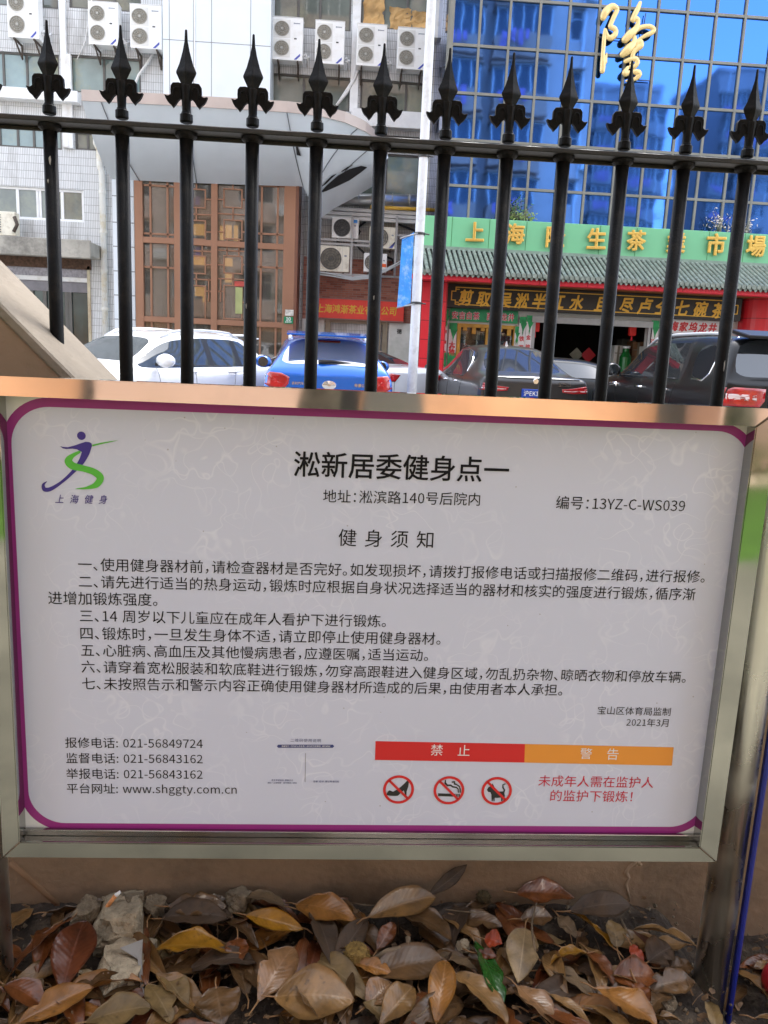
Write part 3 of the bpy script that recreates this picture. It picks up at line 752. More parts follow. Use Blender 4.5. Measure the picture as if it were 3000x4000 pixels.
g.box(h[0] - .05, h[1] + .05, YS_ - .09, YS_ - .002, h[3] - .14, h[3] + .02); g.box(h[0] - .04, h[0] + .05, YS_ - .07, YS_ - .003, SZ + .12, h[3] - .14); g.box(h[1] - .05, h[1] + .05, YS_ - .07, YS_ - .003, SZ + .12, h[3] - .14)
g.build('doorway_frame', GREYM, market, bevel=.006)
h = holes[2]; g = MB(); g.box(h[0], h[1], YS_ + .08, YS_ + .09, h[2], h[3]); g.build('pane', _mats['clear_glass'], market)

# ------------------------------------------------------------------ apartment blocks behind the camera, seen in the mirror glass
def apartment(name, label, x0, x1, yf, h, depth, wallm, floors_z0, fh, cols, tint, balcony_cols=(), parts=True):
    t = thing(name, label, 'building', ((x0 + x1) / 2, yf - depth / 2, SZ), 'apartment blocks mirrored in the blue glass')
    hl = []; nfl = int((h - 1) / fh); jobs = []
    for fl_ in range(nfl):
        z = SZ + floors_z0 + fl_ * fh
        for (cx, cw_, ch) in cols:
            hl.append((cx - cw_ / 2, cx + cw_ / 2, -(z + ch), -z))       # facade faces +Y: mirror Z trick avoided below
            jobs.append((cx, cw_, z, ch))
    m = MB(); 
    xs = sorted(set([x0, x1] + [j[0] - j[1] / 2 for j in jobs] + [j[0] + j[1] / 2 for j in jobs])); zs = sorted(set([SZ, SZ + h] + [j[2] for j in jobs] + [j[2] + j[3] for j in jobs]))
    H = [(j[0] - j[1] / 2, j[0] + j[1] / 2, j[2], j[2] + j[3]) for j in jobs]
    for i in range(len(xs) - 1):
        for k in range(len(zs) - 1):
            cx, cz = (xs[i] + xs[i + 1]) / 2, (zs[k] + zs[k + 1]) / 2
            if any(a < cx < b and c < cz < d for a, b, c, d in H): continue
            m.add([(xs[i], yf, zs[k]), (xs[i], yf, zs[k + 1]), (xs[i + 1], yf, zs[k + 1]), (xs[i + 1], yf, zs[k])], [(0, 1, 2, 3)])
    for a, b, c, d in H:
        y2 = yf - .18; m.add([(a, yf, c), (b, yf, c), (b, yf, d), (a, yf, d), (a, y2, c), (b, y2, c), (b, y2, d), (a, y2, d)], [(0, 1, 5, 4), (1, 2, 6, 5), (2, 3, 7, 6), (3, 0, 4, 7)])
    m.box(x0, x1, yf - depth, yf - .5, SZ, SZ + h); m.box(x0 - .1, x1 + .1, yf - depth - .1, yf + .15, SZ + h, SZ + h + .5)
    m.box(x0, x0 + .05, yf - .5, yf - .001, SZ, SZ + h); m.box(x1 - .05, x1, yf - .5, yf - .001, SZ, SZ + h)
    m.build('wall', wallm, t)
    rr = random.Random(int(x0 * 10))
    fr, gl_, bal, acs, ln_ = MB(), MB(), MB(), MB(), MB()
    for (cx, cw_, z, ch) in jobs:
        a, b, c, d = cx - cw_ / 2, cx + cw_ / 2, z, z + ch
        gl_.box(a, b, yf - .14, yf - .12, c, d)
        for u in (0, .5, 1) if cw_ > 1 else (0, 1): fr.box(a + (b - a - .06) * u, a + (b - a - .06) * u + .06, yf - .12, yf - .06, c, d)
        fr.box(a, b, yf - .118, yf - .062, c, c + .06); fr.box(a, b, yf - .118, yf - .062, d - .06, d)
        fr.box(a, b, yf - .118, yf - .064, c + ch * .66, c + ch * .66 + .05)
        if cx in balcony_cols:
            bal.box(a - .3, b + .3, yf + .001, yf + 1.1, z - 1.1, z - .1); bal.box(a - .35, b + .35, yf + .001, yf + 1.15, z - 1.2, z - 1.101)
            for q in range(5): fr.box(a - .25 + (b - a + .5) * q / 4 - .03, a - .25 + (b - a + .5) * q / 4 + .03, yf + 1.0, yf + 1.05, z - .1, z + 1.4)
            fr.box(a - .25, b + .25, yf + 1.0, yf + 1.05, z + 1.35, z + 1.42); gl_.box(a - .25, b + .25, yf + 1.02, yf + 1.03, z - .1, z + 1.35)
            bal.box(a - .4, b + .4, yf + .001, yf + 1.3, z + 1.43, z + 1.5)
            if rr.random() < .7 and z > 5:
                for q in range(4): ln_.box(a + q * .4, a + q * .4 + .25, yf + 1.35, yf + 1.38, z - .1 - rr.uniform(.4, .8), z - .05)
        elif rr.random() < .55:
            sx = b + .15; acs.box(sx, sx + .8, yf + .05, yf + .4, z - .7, z - .1); acs.cyl((sx + .3, yf + .4, z - .4), .22, .02, 'y', 12)
            bal.box(a - .1, b + .1, yf + .001, yf + .5, d + .05, d + .1)
        else: bal.box(a - .1, b + .1, yf + .001, yf + .45, d + .05, d + .1)
    gl_.build('window_glass', mat('far_window_glass', lin(58, 66, 76), rough=.15, var=.3, scale=.5), t); fr.build('window_frame', WFRAME, t)
    bal.build('balcony', tint, t)
    if acs.v: acs.build('cooling_unit', WHITE, t)
    if ln_.v: ln_.build('laundry', mat('laundry_cloth', lin(150, 120, 170), rough=.9, var=.5, scale=3), t)
    p = MB()
    for px in [x0 + 1.2 + k * (x1 - x0 - 2) / 4 for k in range(5)]: p.cyl((px, yf + .1, SZ), .07, h, 'z', 8)
    p.build('drain_pipe', WHITE, t)
    return t
PINK = mat('pinkish_render', lin(186, 152, 132), rough=.9, var=.08, scale=.6, stain=lin(150, 125, 112), stain_amt=.5, stain_scale=.3)
YA = -8.0; D1 = 2 * YG - YA
ax1 = at(1292, 100, D1).x
acol = []
for px, cw_, ch in [(985, 2.2, 1.7), (1115, 2.2, 1.7), (1242, .75, 1.6), (860, 2.2, 1.7), (700, 2.2, 1.7), (540, 2.2, 1.7), (400, 2.2, 1.7), (250, 2.0, 1.6)]:
    acol.append((at(px, 150, D1).x, cw_, ch))
wall1 = mat('apartment_render_pink', lin(212, 194, 184), rough=.9, var=.08, scale=.6, stain=lin(150, 125, 112), stain_amt=.5, stain_scale=.3)
apt1 = apartment('apartment_block', 'pinkish apartment block with stacked balconies close behind the yard', at(180, 150, D1).x - 4, ax1, YA, 25.0, 11, wall1, 1.35, 2.95, acol, PINK, (acol[0][0], acol[1][0], acol[4][0], acol[6][0]))
YA2 = -52.0; D2 = 2 * YG - YA2
q = at(1438, 197, D2); c2 = [(at(px, 260, D2).x, 1.9, 1.6) for px in (1288, 1320, 1352, 1384)] + [(at(1418, 260, D2).x, 1.7, 1.6)]
apartment('apartment_block', 'grey mid rise apartment block with window cages beyond the pink one', at(1262, 200, D2).x, q.x, YA2, q.z - SZ, 12, mat('apartment_render_grey', lin(158, 150, 150), rough=.9, var=.1, scale=.4), 1.4, 2.9, c2, mat('apartment_sill_grey', lin(150, 145, 145), rough=.9, var=.1), (c2[1][0], c2[3][0]))
q = at(1570, 262, D2); c3 = [(at(px, 300, D2).x, 1.9, 1.6) for px in (1590, 1622, 1654, 1690)]
apartment('apartment_block', 'grey apartment block at the right end of the skyline', q.x, q.x + 24, YA2 - 3, q.z - SZ + 6, 12, _mats['apartment_render_grey'], 1.4, 2.9, c3, _mats['apartment_sill_grey'], (c3[0][0], c3[2][0]))

# ------------------------------------------------------------------ outdoor cooling units
AC_W = mat('cooling_unit_white', lin(244, 245, 244), rough=.45, var=.03, stain=lin(190, 180, 160), stain_amt=.35, stain_scale=3)
AC_OLD = mat('cooling_unit_cream', lin(232, 227, 210), rough=.5, var=.06, stain=lin(150, 130, 100), stain_amt=.6, stain_scale=4)
FAN = mat('fan_grille_grey', lin(150, 146, 134), rough=.6, var=.25, scale=9)
FAN_D = mat('fan_grille_dark', lin(56, 58, 60), rough=.5, var=.3, scale=9)
BLUE_ST = mat('blue_sticker', lin(70, 84, 170), rough=.4, var=.3, scale=12)
FAINT = mat('faint_print', lin(150, 156, 166), rough=.5, var=.2)
def fan(mb, cx, cz, r, y):
    for q in range(1, 5): mb.tube([(cx + r * q / 4 * math.cos(a), y - .012, cz + r * q / 4 * math.sin(a)) for a in [2 * PI * k / 24 for k in range(25)]], .006, 4)
    for k in range(12):
        a = 2 * PI * k / 12; mb.tube([(cx + r * .15 * math.cos(a), y - .012, cz + r * .15 * math.sin(a)), (cx + r * math.cos(a), y - .012, cz + r * math.sin(a))], .005, 4)
def ac_double():
    t = thing('outdoor_cooling_unit', 'x', 'cooling unit')
    m = MB(); m.box(-.475, .475, 0, .36, 0, 1.33); m.box(-.485, .485, -.01, .37, 1.331, 1.35); m.build('casing', AC_W, t, bevel=.015)
    for cz in (.37, .97):
        m = MB(); m.box(-.45, .08, -.006, -.001, cz - .28, cz + .28); fp = m.build('fan_panel', mat('fan_panel_white', lin(226, 226, 222), rough=.5, var=.03), t)
        m = MB(); m.cyl((-.185, -.012, cz), .225, .005, 'y', 28); m.build('fan_disc', FAN, fp)
        m = MB(); m.lathe((-.185, -.02, cz), [(.235, .012), (.235, 0), (.225, 0), (.225, .012)], 28, 'y', caps=False); fan(m, -.185, cz, .22, -.012); m.cyl((-.185, -.03, cz), .04, .02, 'y', 12)
        m.build('fan_guard', mat('fan_guard_grey', lin(176, 174, 166), rough=.5, var=.1), fp)
    m = MB(); m.box(.2, .38, -.004, -.001, 1.14, 1.17); m.box(.18, .2, -.004, -.001, 1.13, 1.18); m.build('nameplate', FAINT, t)
    m = MB(); m.box(.2, .28, -.006, -.001, .66, .70); m.build('handle_slot', mat('slot_dark', lin(70, 70, 70), var=0), t)
    m = MB(); m.prism([(.28, .03), (.40, .15), (.40, .23), (.20, .03)], -.004, -.001); m.build('sticker', BLUE_ST, t)
    for x in (-.3, .32):
        m = MB(); m.box(x - .025, x + .025, -.02, .55, -.05, -.003); m.loft([[(x - .02, .05, -.05), (x + .02, .05, -.05), (x + .02, .10, -.05), (x - .02, .10, -.05)], [(x - .02, .52, -.42), (x + .02, .52, -.42), (x + .02, .56, -.38), (x - .02, .56, -.38)]])
        m.box(x - .02, x + .02, .515, .56, -.42, -.051); m.build('bracket', BRKT, t)
    m = MB(); m.tube([(.48, .2, .25), (.56, .22, .32), (.62, .3, .2), (.60, .5, .05)], .03, 8); m.tube([(.48, .22, .2), (.58, .26, .2), (.66, .4, .3), (.64, .56, .4)], .025, 8); m.build('refrigerant_pipe', WHITE, t)
    return t
spots = [((15, -25, 83, 82), 'double fan cooling unit at the top left corner of the tiled wall'),
         ((190, 2, 256, 97), 'double fan cooling unit left of the pair beside the clad shaft'),
         ((280, 8, 350, 105), 'double fan cooling unit directly against the left side of the clad shaft'),
         ((588, 35, 655, 130), 'double fan cooling unit nearest the right side of the clad shaft'),
         ((680, 43, 745, 138), 'double fan cooling unit second in the row right of the clad shaft'),
         ((770, 50, 836, 143), 'double fan cooling unit under the brown papered window'),
         ((858, 58, 923, 150), 'double fan cooling unit at the right end of the row by the lamp post')]
proto = ac_double()
for i, ((x0, y0, x1, y1), lab) in enumerate(spots):
    o = proto if i == 0 else copy_tree(proto)
    a, b, c, d = rect(x0, y0, x1, y1, YL - .56)
    o.location = ((a + b) / 2, YL - .56, c); k = (b - a) / .97; o.scale = (k, 1, (d - c) / 1.36); o['label'] = lab; o['group'] = 'double fan cooling units on the tiled wall'
def ac_single(label, r, Y, body, disc, mats_extra=None, side_grille=False):
    a, b, c, d = rect(*r, Y); t = thing('outdoor_cooling_unit', label, 'cooling unit', ((a + b) / 2, Y, c), 'single fan cooling units by the tea shop'); W, H = b - a, d - c
    m = MB(); m.box(a, b, Y, Y + .32, c, d); m.build('casing', body, t, bevel=.015)
    cx, cz, R = a + W * .37, c + H * .5, H * .40
    if side_grille:
        m = MB()
        for k in range(8): m.box(a + .03, a + W * .5, Y - .02, Y - .001, c + H * (.12 + k * .1), c + H * (.17 + k * .1))
        m.build('louvre', mat('louvre_grey', lin(120, 120, 116), var=.2), t)
        m = MB(); m.tube([(b - .05, Y - .01, c + .1), (b + .05, Y + .0, c + .3), (b - .02, Y + .0, c + H * .8)], .05, 6); m.build('rust_patch', BRKT, t)
    else:
        m = MB(); m.cyl((cx, Y - .012, cz), R, .01, 'y', 28); m.build('fan_disc', disc, t)
        m = MB(); m.lathe((cx, Y - .02, cz), [(R * 1.06, .018), (R * 1.06, 0), (R, 0), (R, .018)], 28, 'y', caps=False); fan(m, cx, cz, R, Y - .012); m.cyl((cx, Y - .03, cz), R * .14, .02, 'y', 12); m.build('fan_guard', mat('fan_guard_dark', lin(90, 90, 88), rough=.5, var=.1), t)
        m = MB(); m.box(a + W * .76, a + W * .765, Y - .003, Y - .001, c + .02, d - .02); m.box(a + W * .82, a + W * .9, Y - .005, Y - .001, c + H * .6, c + H * .66); m.build('panel_line', mats_extra or FAINT, t)
    for x in (a + W * .2, b - W * .2):
        m = MB(); m.box(x - .02, x + .02, Y, Y + .5, c - .05, c - .003); m.build('bracket', BRKT, t)
    return t
t = ac_single('white single fan cooling unit with a blue sticker, upper left above the tea shop sign', (717, 470, 775, 515), YK - .55, AC_W, FAN_D)
a, b, c, d = rect(761, 475, 772, 482, YK - .55); m = MB(); m.box(a, b, YK - .556, YK - .552, c, d); m.build('sticker', mat('bright_blue_sticker', lin(40, 140, 220), rough=.4, var=.1), t)
ac_single('cream yellowed single fan cooling unit, lower left above the tea shop sign', (691, 531, 755, 587), YK - .6, AC_OLD, mat('fan_grille_brown', lin(110, 106, 94), rough=.5, var=.35, scale=8))
t = ac_single('cream single fan cooling unit with a diagonal sticker, upper right above the tea shop sign', (798, 490, 856, 537), YK - .55, AC_OLD, FAN)
a, b, c, d = rect(840, 520, 856, 536, YK - .55); m = MB(); m.prism([(a, c), (b - .02, c + .15), (b - .02, d), (a + .1, c)], YK - .556, YK - .552); m.build('sticker', BLUE_ST, t)
t = ac_single('white single fan cooling unit with an orange sticker, lower right behind the cables', (786, 547, 836, 588), YK - .5, AC_W, FAN)
a, b, c, d = rect(824, 570, 834, 577, YK - .5); m = MB(); m.box(a, b, YK - .506, YK - .502, c, d); m.build('sticker', mat('orange_sticker', lin(226, 96, 50), rough=.4, var=.2), t)
ac_single('cream cooling unit with louvred front and rust patch at the left edge', (-30, 456, 33, 508), YL - .7, AC_OLD, FAN, side_grille=True)

# ------------------------------------------------------------------ signs
RED_SIGN = mat('red_sign_board', lin(238, 74, 62), rough=.5, var=.05)
GOLD_P = mat('gold_lettering', lin(232, 184, 70), rough=.4, metal=.2, var=.08)
def board(name, label, cat, r, Y, m, dep=.12, bevel=.01):
    a, b, c, d = rect(*r, Y); t = thing(name, label, cat, ((a + b) / 2, Y, c)); q = MB(); q.box(a, b, Y, Y + dep, c, d); q.build('board', m, t, bevel=bevel); return t, a, b, c, d
Ys = YK - .18
t, a, b, c, d = board('shop_sign', 'red shop sign with gold characters over the shuttered tea shop', 'sign', (676, 648, 873, 690), Ys, RED_SIGN)
letters('上海鸿渐茶业有限公司', at(683, 666, Ys - .006), at(856, 673.5, Ys - .006), off=.03, ext=.01, slant=.12, hs=1.1).build('lettering', GOLD_P, t)
q = MB(); q.box(a, b, Ys - .02, Ys - .003, c - .03, c); q.box(a, b, Ys - .02, Ys - .003, d, d + .03); q.build('edge_trim', mat('sign_trim', lin(150, 120, 110), rough=.5, var=.1), t)
Ys = YB - .13
t, a, b, c, d = board('house_number_plate', 'small green house number plate on the brown bay corner', 'sign', (613, 684, 633, 699), Ys, mat('green_plate', lin(20, 128, 84), rough=.4, var=.05), .02, .004)
letters('10', at(618, 689, Ys - .004), at(628, 689.4, Ys - .004), off=.03, ext=.006).build('lettering', WHITE, t)
q = MB()
for k in range(4): 
    p = at(617.5 + k * 3.6, 695.5, Ys); q.box(p.x - .016, p.x + .016, Ys - .004, Ys - .001, p.z - .012, p.z + .012)
q.build('small_print', WHITE, t)
t, a, b, c, d = board('paper_notice', 'weathered white paper notice above the green house number plate', 'notice', (616, 669, 634, 682), YB - .13, mat('torn_paper', lin(206, 204, 196), rough=.8, var=.35, scale=18), .006, 0)
# black signboard of the tea market
BLK = mat('black_lacquer_board', lin(34, 31, 28), rough=.35, var=.15, scale=4)
Ys = 20.25
t, a, b, c, d = board('signboard', 'long black signboard with gold poem characters under the red beam', 'sign', (958, 628, 1604, 679), Ys, BLK, .25)
q = MB(); i_, e_ = .10, .022
def frame_bar(x0, x1, z0, z1): q.box(x0, x1, Ys - .02, Ys - .001, z0, z1)
za, zb_ = c + .07, d - .07; xa, xb = a + .28, b - .2
frame_bar(xa, xb, zb_ - e_, zb_); frame_bar(xa, xb, za, za + e_); frame_bar(xa - .1, xa - .1 + e_, za + .12, zb_ - .12); frame_bar(xb + .1 - e_, xb + .1, za + .12, zb_ - .12)
for sx, x in ((1, xa - .1), (-1, xb + .1)):
    for sz, z in ((1, za), (-1, zb_)):
        X0, X1 = sorted((x, x + sx * .12)); Z0 = z + sz * .12
        frame_bar(X0, X1, min(Z0, Z0 - sz * e_), max(Z0, Z0 - sz * e_)); X2 = x + sx * .12
        frame_bar(min(X2, X2 - sx * e_), max(X2, X2 - sx * e_), min(z + sz * e_, Z0 - sz * e_), max(z + sz * e_, Z0 - sz * e_))
        X3 = x + sx * .2; frame_bar(min(x + sx * .12, X3), max(x + sx * .12, X3), z + sz * .06 - e_ / 2, z + sz * .06 + e_ / 2)
q.build('gold_border', GOLD_P, t)
poem = [('剪', 1006, 644), ('取', 1045, 646.5), ('吴', 1091, 649), ('淞', 1127.5, 650.5), ('半', 1165, 652), ('江', 1205, 653), ('水', 1246, 655), ('且', 1300, 658), ('尽', 1354, 660), ('卢', 1393, 662.5), ('仝', 1430, 664.5), ('七', 1473, 667), ('碗', 1513, 669), ('茶', 1553, 672)]
for ch, x, y in poem:
    letters(ch, at(x - 14.5, y, Ys - .012), at(x + 14.5, y + .6, Ys - .012), off=.045, ext=.012, slant=.18, hs=1.12).build('gold_character', GOLD_P, t)
# small banners on the shop wall
Yb = YS_ - .07
GRB = mat('green_landscape_banner', lin(48, 142, 92), rough=.6, var=.45, scale=2.5)
PNK = mat('pinkish_red_print', lin(206, 70, 84), rough=.6, var=.05); WPR = mat('white_print', lin(240, 236, 236), rough=.6, var=.03)
t, a, b, c, d = board('shop_banner', 'green landscape banner with pink characters over the yellow display window', 'banner', (972, 668, 1119, 696), Yb, GRB, .02, 0)
for mm, of, dy, nm in ((WPR, .09, .002, 'letter_outline'), (PNK, .03, .006, 'lettering')):
    letters('安吉白茶~西湖龙井', at(976, 681, Yb - dy), at(1111, 686.5, Yb - dy), off=of, ext=.002, hs=1.15, track=.1).build(nm, mm, t)
WB = mat('white_banner_cloth', lin(226, 222, 222), rough=.7, var=.05); GRN = mat('bamboo_green', lin(40, 150, 86), rough=.6, var=.4, scale=6)
def vbanner(label, r, txt, foot=True):
    a, b, c, d = rect(*r, Yb); t = thing('vertical_banner', label, 'banner', ((a + b) / 2, Yb, c), 'vertical banners on the tea market front')
    q = MB(); q.box(a, b, Yb, Yb + .015, c, d); q.build('cloth', WB, t)
    q = MB(); q.box(a, b, Yb - .005, Yb - .001, d - .16, d - .001)
    for k in range(5):
        x = a + (b - a) * (.15 + .18 * k); q.prism([(x, d - .15), (x + .05, d - .16), (x + .09 - .04 * k, d - .42 - .05 * (k % 2))], Yb - .006 - .001 * k, Yb - .0015)
    if foot: q.box(a, b, Yb - .005, Yb - .001, c + .001, c + .35)
    q.build('bamboo_print', GRN, t)
    n = len(txt); 
    for k, ch in enumerate(txt):
        z = d - .55 - k * (d - c - .9) / max(1, n - 1) if n > 1 else (c + d) / 2; x = (a + b) / 2; s_ = min(.15, (b - a) * .4)
        letters(ch, (x - s_, Yb - .004, z), (x + s_, Yb - .004, z), off=.04, ext=.002).build('lettering', mat('red_print', lin(206, 56, 60), rough=.6, var=.05), t)
vbanner('narrow white banner against the red pillar at the left of the market front', (957, 668, 966, 792), '碧螺春')
vbanner('white banner with big red characters left of the yellow display window', (968, 697, 985, 792), '大红袍')
vbanner('short white banner just right of the yellow display window', (1110, 705, 1118, 790), '普洱')
vbanner('white banner with red characters left of the dark doorway, the left of two', (1119, 684, 1133, 800), '铁观音')
vbanner('white banner with bamboo print touching the dark doorway', (1134, 681, 1147, 800), '金骏眉')
vbanner('white banner on the column right of the dark doorway', (1402, 692, 1418, 810), '正山小种', False)
vbanner('second white banner right of the dark doorway, beside the red hanging text', (1419, 692, 1428, 810), '毛峰', False)
t, a, b, c, d = board('shop_banner', 'white banner with red brush characters right of the doorway above the black car', 'banner', (1446, 692, 1552, 722), Yb, WB, .02, 0)
letters('梅家坞龙井', at(1446, 705, Yb - .004), at(1548, 710, Yb - .004), off=.05, ext=.003, slant=.15, track=.12, hs=1.1).build('lettering', _mats['red_print'], t)
# goods in and before the doorway
LANT = mat('red_lantern_cloth', lin(206, 40, 36), rough=.5, var=.1, emit=.02)
def lantern(label, x, y, Y, s):
    p = at(x, y, Y); t = thing('red_lantern', label, 'lantern', p, 'red lanterns in the doorway')
    q = MB(); q.box(p.x - .1 * s, p.x + .1 * s, Y - .1 * s, Y + .1 * s, p.z - .16 * s, p.z + .16 * s); q.build('shade', LANT, t, bevel=.02)
    q = MB(); q.cyl((p.x, Y, p.z - .3 * s), .04 * s, .14 * s, 'z', 8, .02 * s); q.build('tassel', RED, t)
    q = MB(); q.cyl((p.x, Y, p.z + .16 * s), .008, 3.25 - p.z - .16 * s, 'z', 6); q.build('cord', CABLE, t)
lantern('red lantern hanging at the left edge of the dark doorway', 1156, 703, YS_ + .4, 1.0); lantern('red lantern hanging at the right side of the dark doorway', 1366, 714, YS_ + .5, .85)

t, a, b, c, d = board('exit_sign', 'green exit sign hanging in the dark doorway', 'sign', (1250, 689, 1283, 698), YS_ + .25, mat('green_exit_sign', lin(92, 190, 140), rough=.4, var=.1, emit=.25), .05, .004)
q = MB(); p = at(1264, 693.5, YS_ + .246); q.box(p.x - .12, p.x + .1, YS_ + .243, YS_ + .249, p.z - .012, p.z + .012); q.prism([(p.x + .1, p.z + .05), (p.x + .17, p.z), (p.x + .1, p.z - .05)], YS_ + .243, YS_ + .249); q.build('arrow_mark', WPR, t)
def diamond(label, x, y, Y, s, m):
    p = at(x, y, Y); t = thing('diamond_paper', label, 'paper decoration', p, 'diamond papers in the doorway'); q = MB(); q.prism([(p.x - s, p.z), (p.x, p.z - s), (p.x + s, p.z), (p.x, p.z + s)], Y, Y + .01); q.build('paper', m, t)
diamond('red diamond shaped paper in the dark doorway', 1271, 767, 23.0, .22, RED); diamond('pale diamond shaped paper left of the red one in the doorway', 1245, 766, 23.0, .2, mat('pale_paper', lin(170, 168, 150), rough=.7, var=.2))
def carton(label, r, Y, m, dep=.5):
    a, b, c, d = rect(*r, Y); t = thing('carton', label, 'box', ((a + b) / 2, Y, SZ + .13), 'stacked goods by the doorway'); q = MB(); n = 3; zz = SZ + .13
    q.box(a, b, Y, Y + dep, zz, d); q.build('box', m, t, bevel=.015)
    q = MB(); q.box(a + .02, b - .02, Y - .004, Y - .001, d - (d - c) * .4, d - (d - c) * .36); q.box((a + b) / 2 - .03, (a + b) / 2 + .03, Y - .005, Y - .001, c, d - .02); q.build('tape', mat('carton_tape', lin(120, 112, 96), rough=.4, var=.1), t)
carton('grey carton stack right of the dark doorway', (1344, 732, 1374, 765), 22.4, mat('grey_carton', lin(92, 96, 90), rough=.8, var=.2))
carton('brown and yellow lettered carton by the right doorway edge', (1366, 738, 1390, 785), 21.6, mat('brown_carton', lin(112, 78, 50), rough=.7, var=.5, scale=9))
carton('white carton right of the brown carton at the doorway edge', (1389, 748, 1399, 775), 21.3, mat('white_carton', lin(206, 204, 198), rough=.7, var=.1))
carton('white carton left of the green bottle crate', (1326, 746, 1344, 790), 21.8, _mats['white_carton'])
p = at(1352, 766, 21.6); t = thing('green_jar', 'green glass jar with white lid standing in the doorway', 'jar', (p.x, 21.6, SZ + .13))
q = MB(); q.lathe((p.x, 21.6, SZ + .13), [(.14, 0), (.16, .05), (.16, p.z - SZ - .2), (.09, p.z - SZ - .05), (.09, p.z - SZ + .03)], 16); q.build('body', mat('green_jar_glass', lin(30, 110, 50), rough=.15, var=.1), t)
q = MB(); q.cyl((p.x, 21.6, p.z + .165), .1, .06, 'z', 16); q.build('lid', WHITE, t)
sh = thing('display_shelf', 'dark shelf of red and tan tea packets behind the yellow display window', 'shelf', (at(1048, 760, 21.4).x, 21.4, SZ + .1))
q = MB(); a, b, c, d = rect(992, 706, 1110, 800, 21.4); q.box(a, b, 21.62, 21.65, SZ + .1, d)
for k in range(5): q.box(a, b, 21.3, 21.62, SZ + .4 + k * .45, SZ + .43 + k * .45)
q.build('rack', mat('shelf_wood', lin(70, 52, 36), rough=.6, var=.3), sh)
rp = random.Random(11); pm = [mat('packet_red', lin(170, 40, 34), var=.2), mat('packet_tan', lin(150, 116, 70), var=.3), mat('packet_green', lin(80, 100, 60), var=.3), mat('packet_pale', lin(190, 180, 150), var=.2)]
for k in range(5):
    x = a + .05
    while x < b - .2:
        wd = rp.uniform(.1, .25); q = MB(); q.box(x, x + wd - .02, 21.33, 21.55, SZ + .432 + k * .45, SZ + .432 + k * .45 + rp.uniform(.18, .36)); q.build('tea_packet', rp.choice(pm), sh, bevel=.01); x += wd + rp.uniform(0, .1)

# gilded character fixed on the mirror glass
gc = thing('gilded_character', 'giant gilded brush character fixed on the blue mirror glass', 'sign lettering', at(1360, 170, YG - .2))
def Zp(x, y): return at(1272 + x / 8.57, y / 8.57, YG - .16)
kz = 1 / 8.57 * K / FPX * YG
strokes = [[(262, 330, 55), (300, 240, 68), (360, 165, 62), (440, 120, 56), (505, 150, 48), (520, 190, 42), (470, 300, 42), (410, 440, 42), (405, 500, 46), (470, 530, 46), (500, 590, 46), (470, 660, 50), (400, 705, 50), (340, 670, 42), (305, 560, 34)],
           [(300, 550, 30), (290, 640, 36), (275, 820, 38), (262, 1000, 38), (262, 1180, 52), (250, 1320, 46)], [(335, 980, 8), (318, 1060, 26), (300, 1150, 40)],
           [(950, 50, 32), (905, 160, 44), (850, 270, 46), (805, 380, 44), (860, 345, 44), (905, 370, 44), (900, 460, 42), (850, 560, 60), (760, 640, 72), (665, 735, 62)],
           [(890, 560, 34), (960, 510, 40), (1060, 490, 40), (1150, 500, 42), (1205, 550, 40), (1160, 610, 42), (1060, 655, 36), (950, 715, 26), (860, 780, 26)],
           [(850, 690, 36), (830, 790, 50), (760, 880, 72), (690, 950, 74), (620, 1010, 54)],
           [(870, 880, 40), (900, 800, 44), (960, 770, 42), (965, 850, 50), (880, 910, 46), (820, 980, 44), (800, 1080, 36), (780, 1180, 30)],
           [(670, 1140, 34), (760, 1105, 42), (870, 1095, 46), (895, 1160, 46), (850, 1230, 40), (760, 1240, 34)],
           [(720, 1250, 30), (660, 1360, 52), (740, 1350, 40), (830, 1330, 42), (910, 1345, 56), (925, 1390, 52), (860, 1460, 36), (690, 1500, 14)]]
q = MB()
for st in strokes:
    pts, rs = [], []
    for i in range(len(st) - 1):
        for k in range(5):
            u = k / 5; p0 = st[max(i - 1, 0)]; p1 = st[i]; p2 = st[i + 1]; p3 = st[min(i + 2, len(st) - 1)]
            f = lambda c: .5 * ((2 * p1[c]) + (-p0[c] + p2[c]) * u + (2 * p0[c] - 5 * p1[c] + 4 * p2[c] - p3[c]) * u * u + (-p0[c] + 3 * p1[c] - 3 * p2[c] + p3[c]) * u ** 3)
            pts.append(Zp(f(0), f(1))); rs.append(max(4, f(2)) * kz)
    pts.append(Zp(st[-1][0], st[-1][1])); rs.append(st[-1][2] * kz)
    d0 = (pts[0] - pts[1]).normalized(); d1 = (pts[-1] - pts[-2]).normalized()
    pts = [pts[0] + d0 * rs[0] * .9, pts[0] + d0 * rs[0] * .55] + pts + [pts[-1] + d1 * rs[-1] * .55, pts[-1] + d1 * rs[-1] * .9]
    rs = [rs[0] * .3, rs[0] * .8] + rs + [rs[-1] * .8, rs[-1] * .3]
    q.tube(pts, rs, 14, flat=.65)
q.build('brush_stroke', mat('pale_gilded_plastic', lin(236, 208, 140), rough=.22, metal=.25, var=.03, coat=.5), gc)
q = MB()
for (x0, y0, x1, y1) in [(1080, 215, 1040, 440), (1010, 560, 1005, 640), (190, 660, 620, 690), (950, 930, 930, 1090), (930, 1460, 1160, 1475)]:
    q = MB(); q.tube([Zp(x0, y0) + Vector((0, .08, 0)), Zp(x1, y1) + Vector((0, .08, 0))], .012, 6); q.build('support_bar', mat('support_dark', lin(70, 74, 80), rough=.5, var=.1), gc)

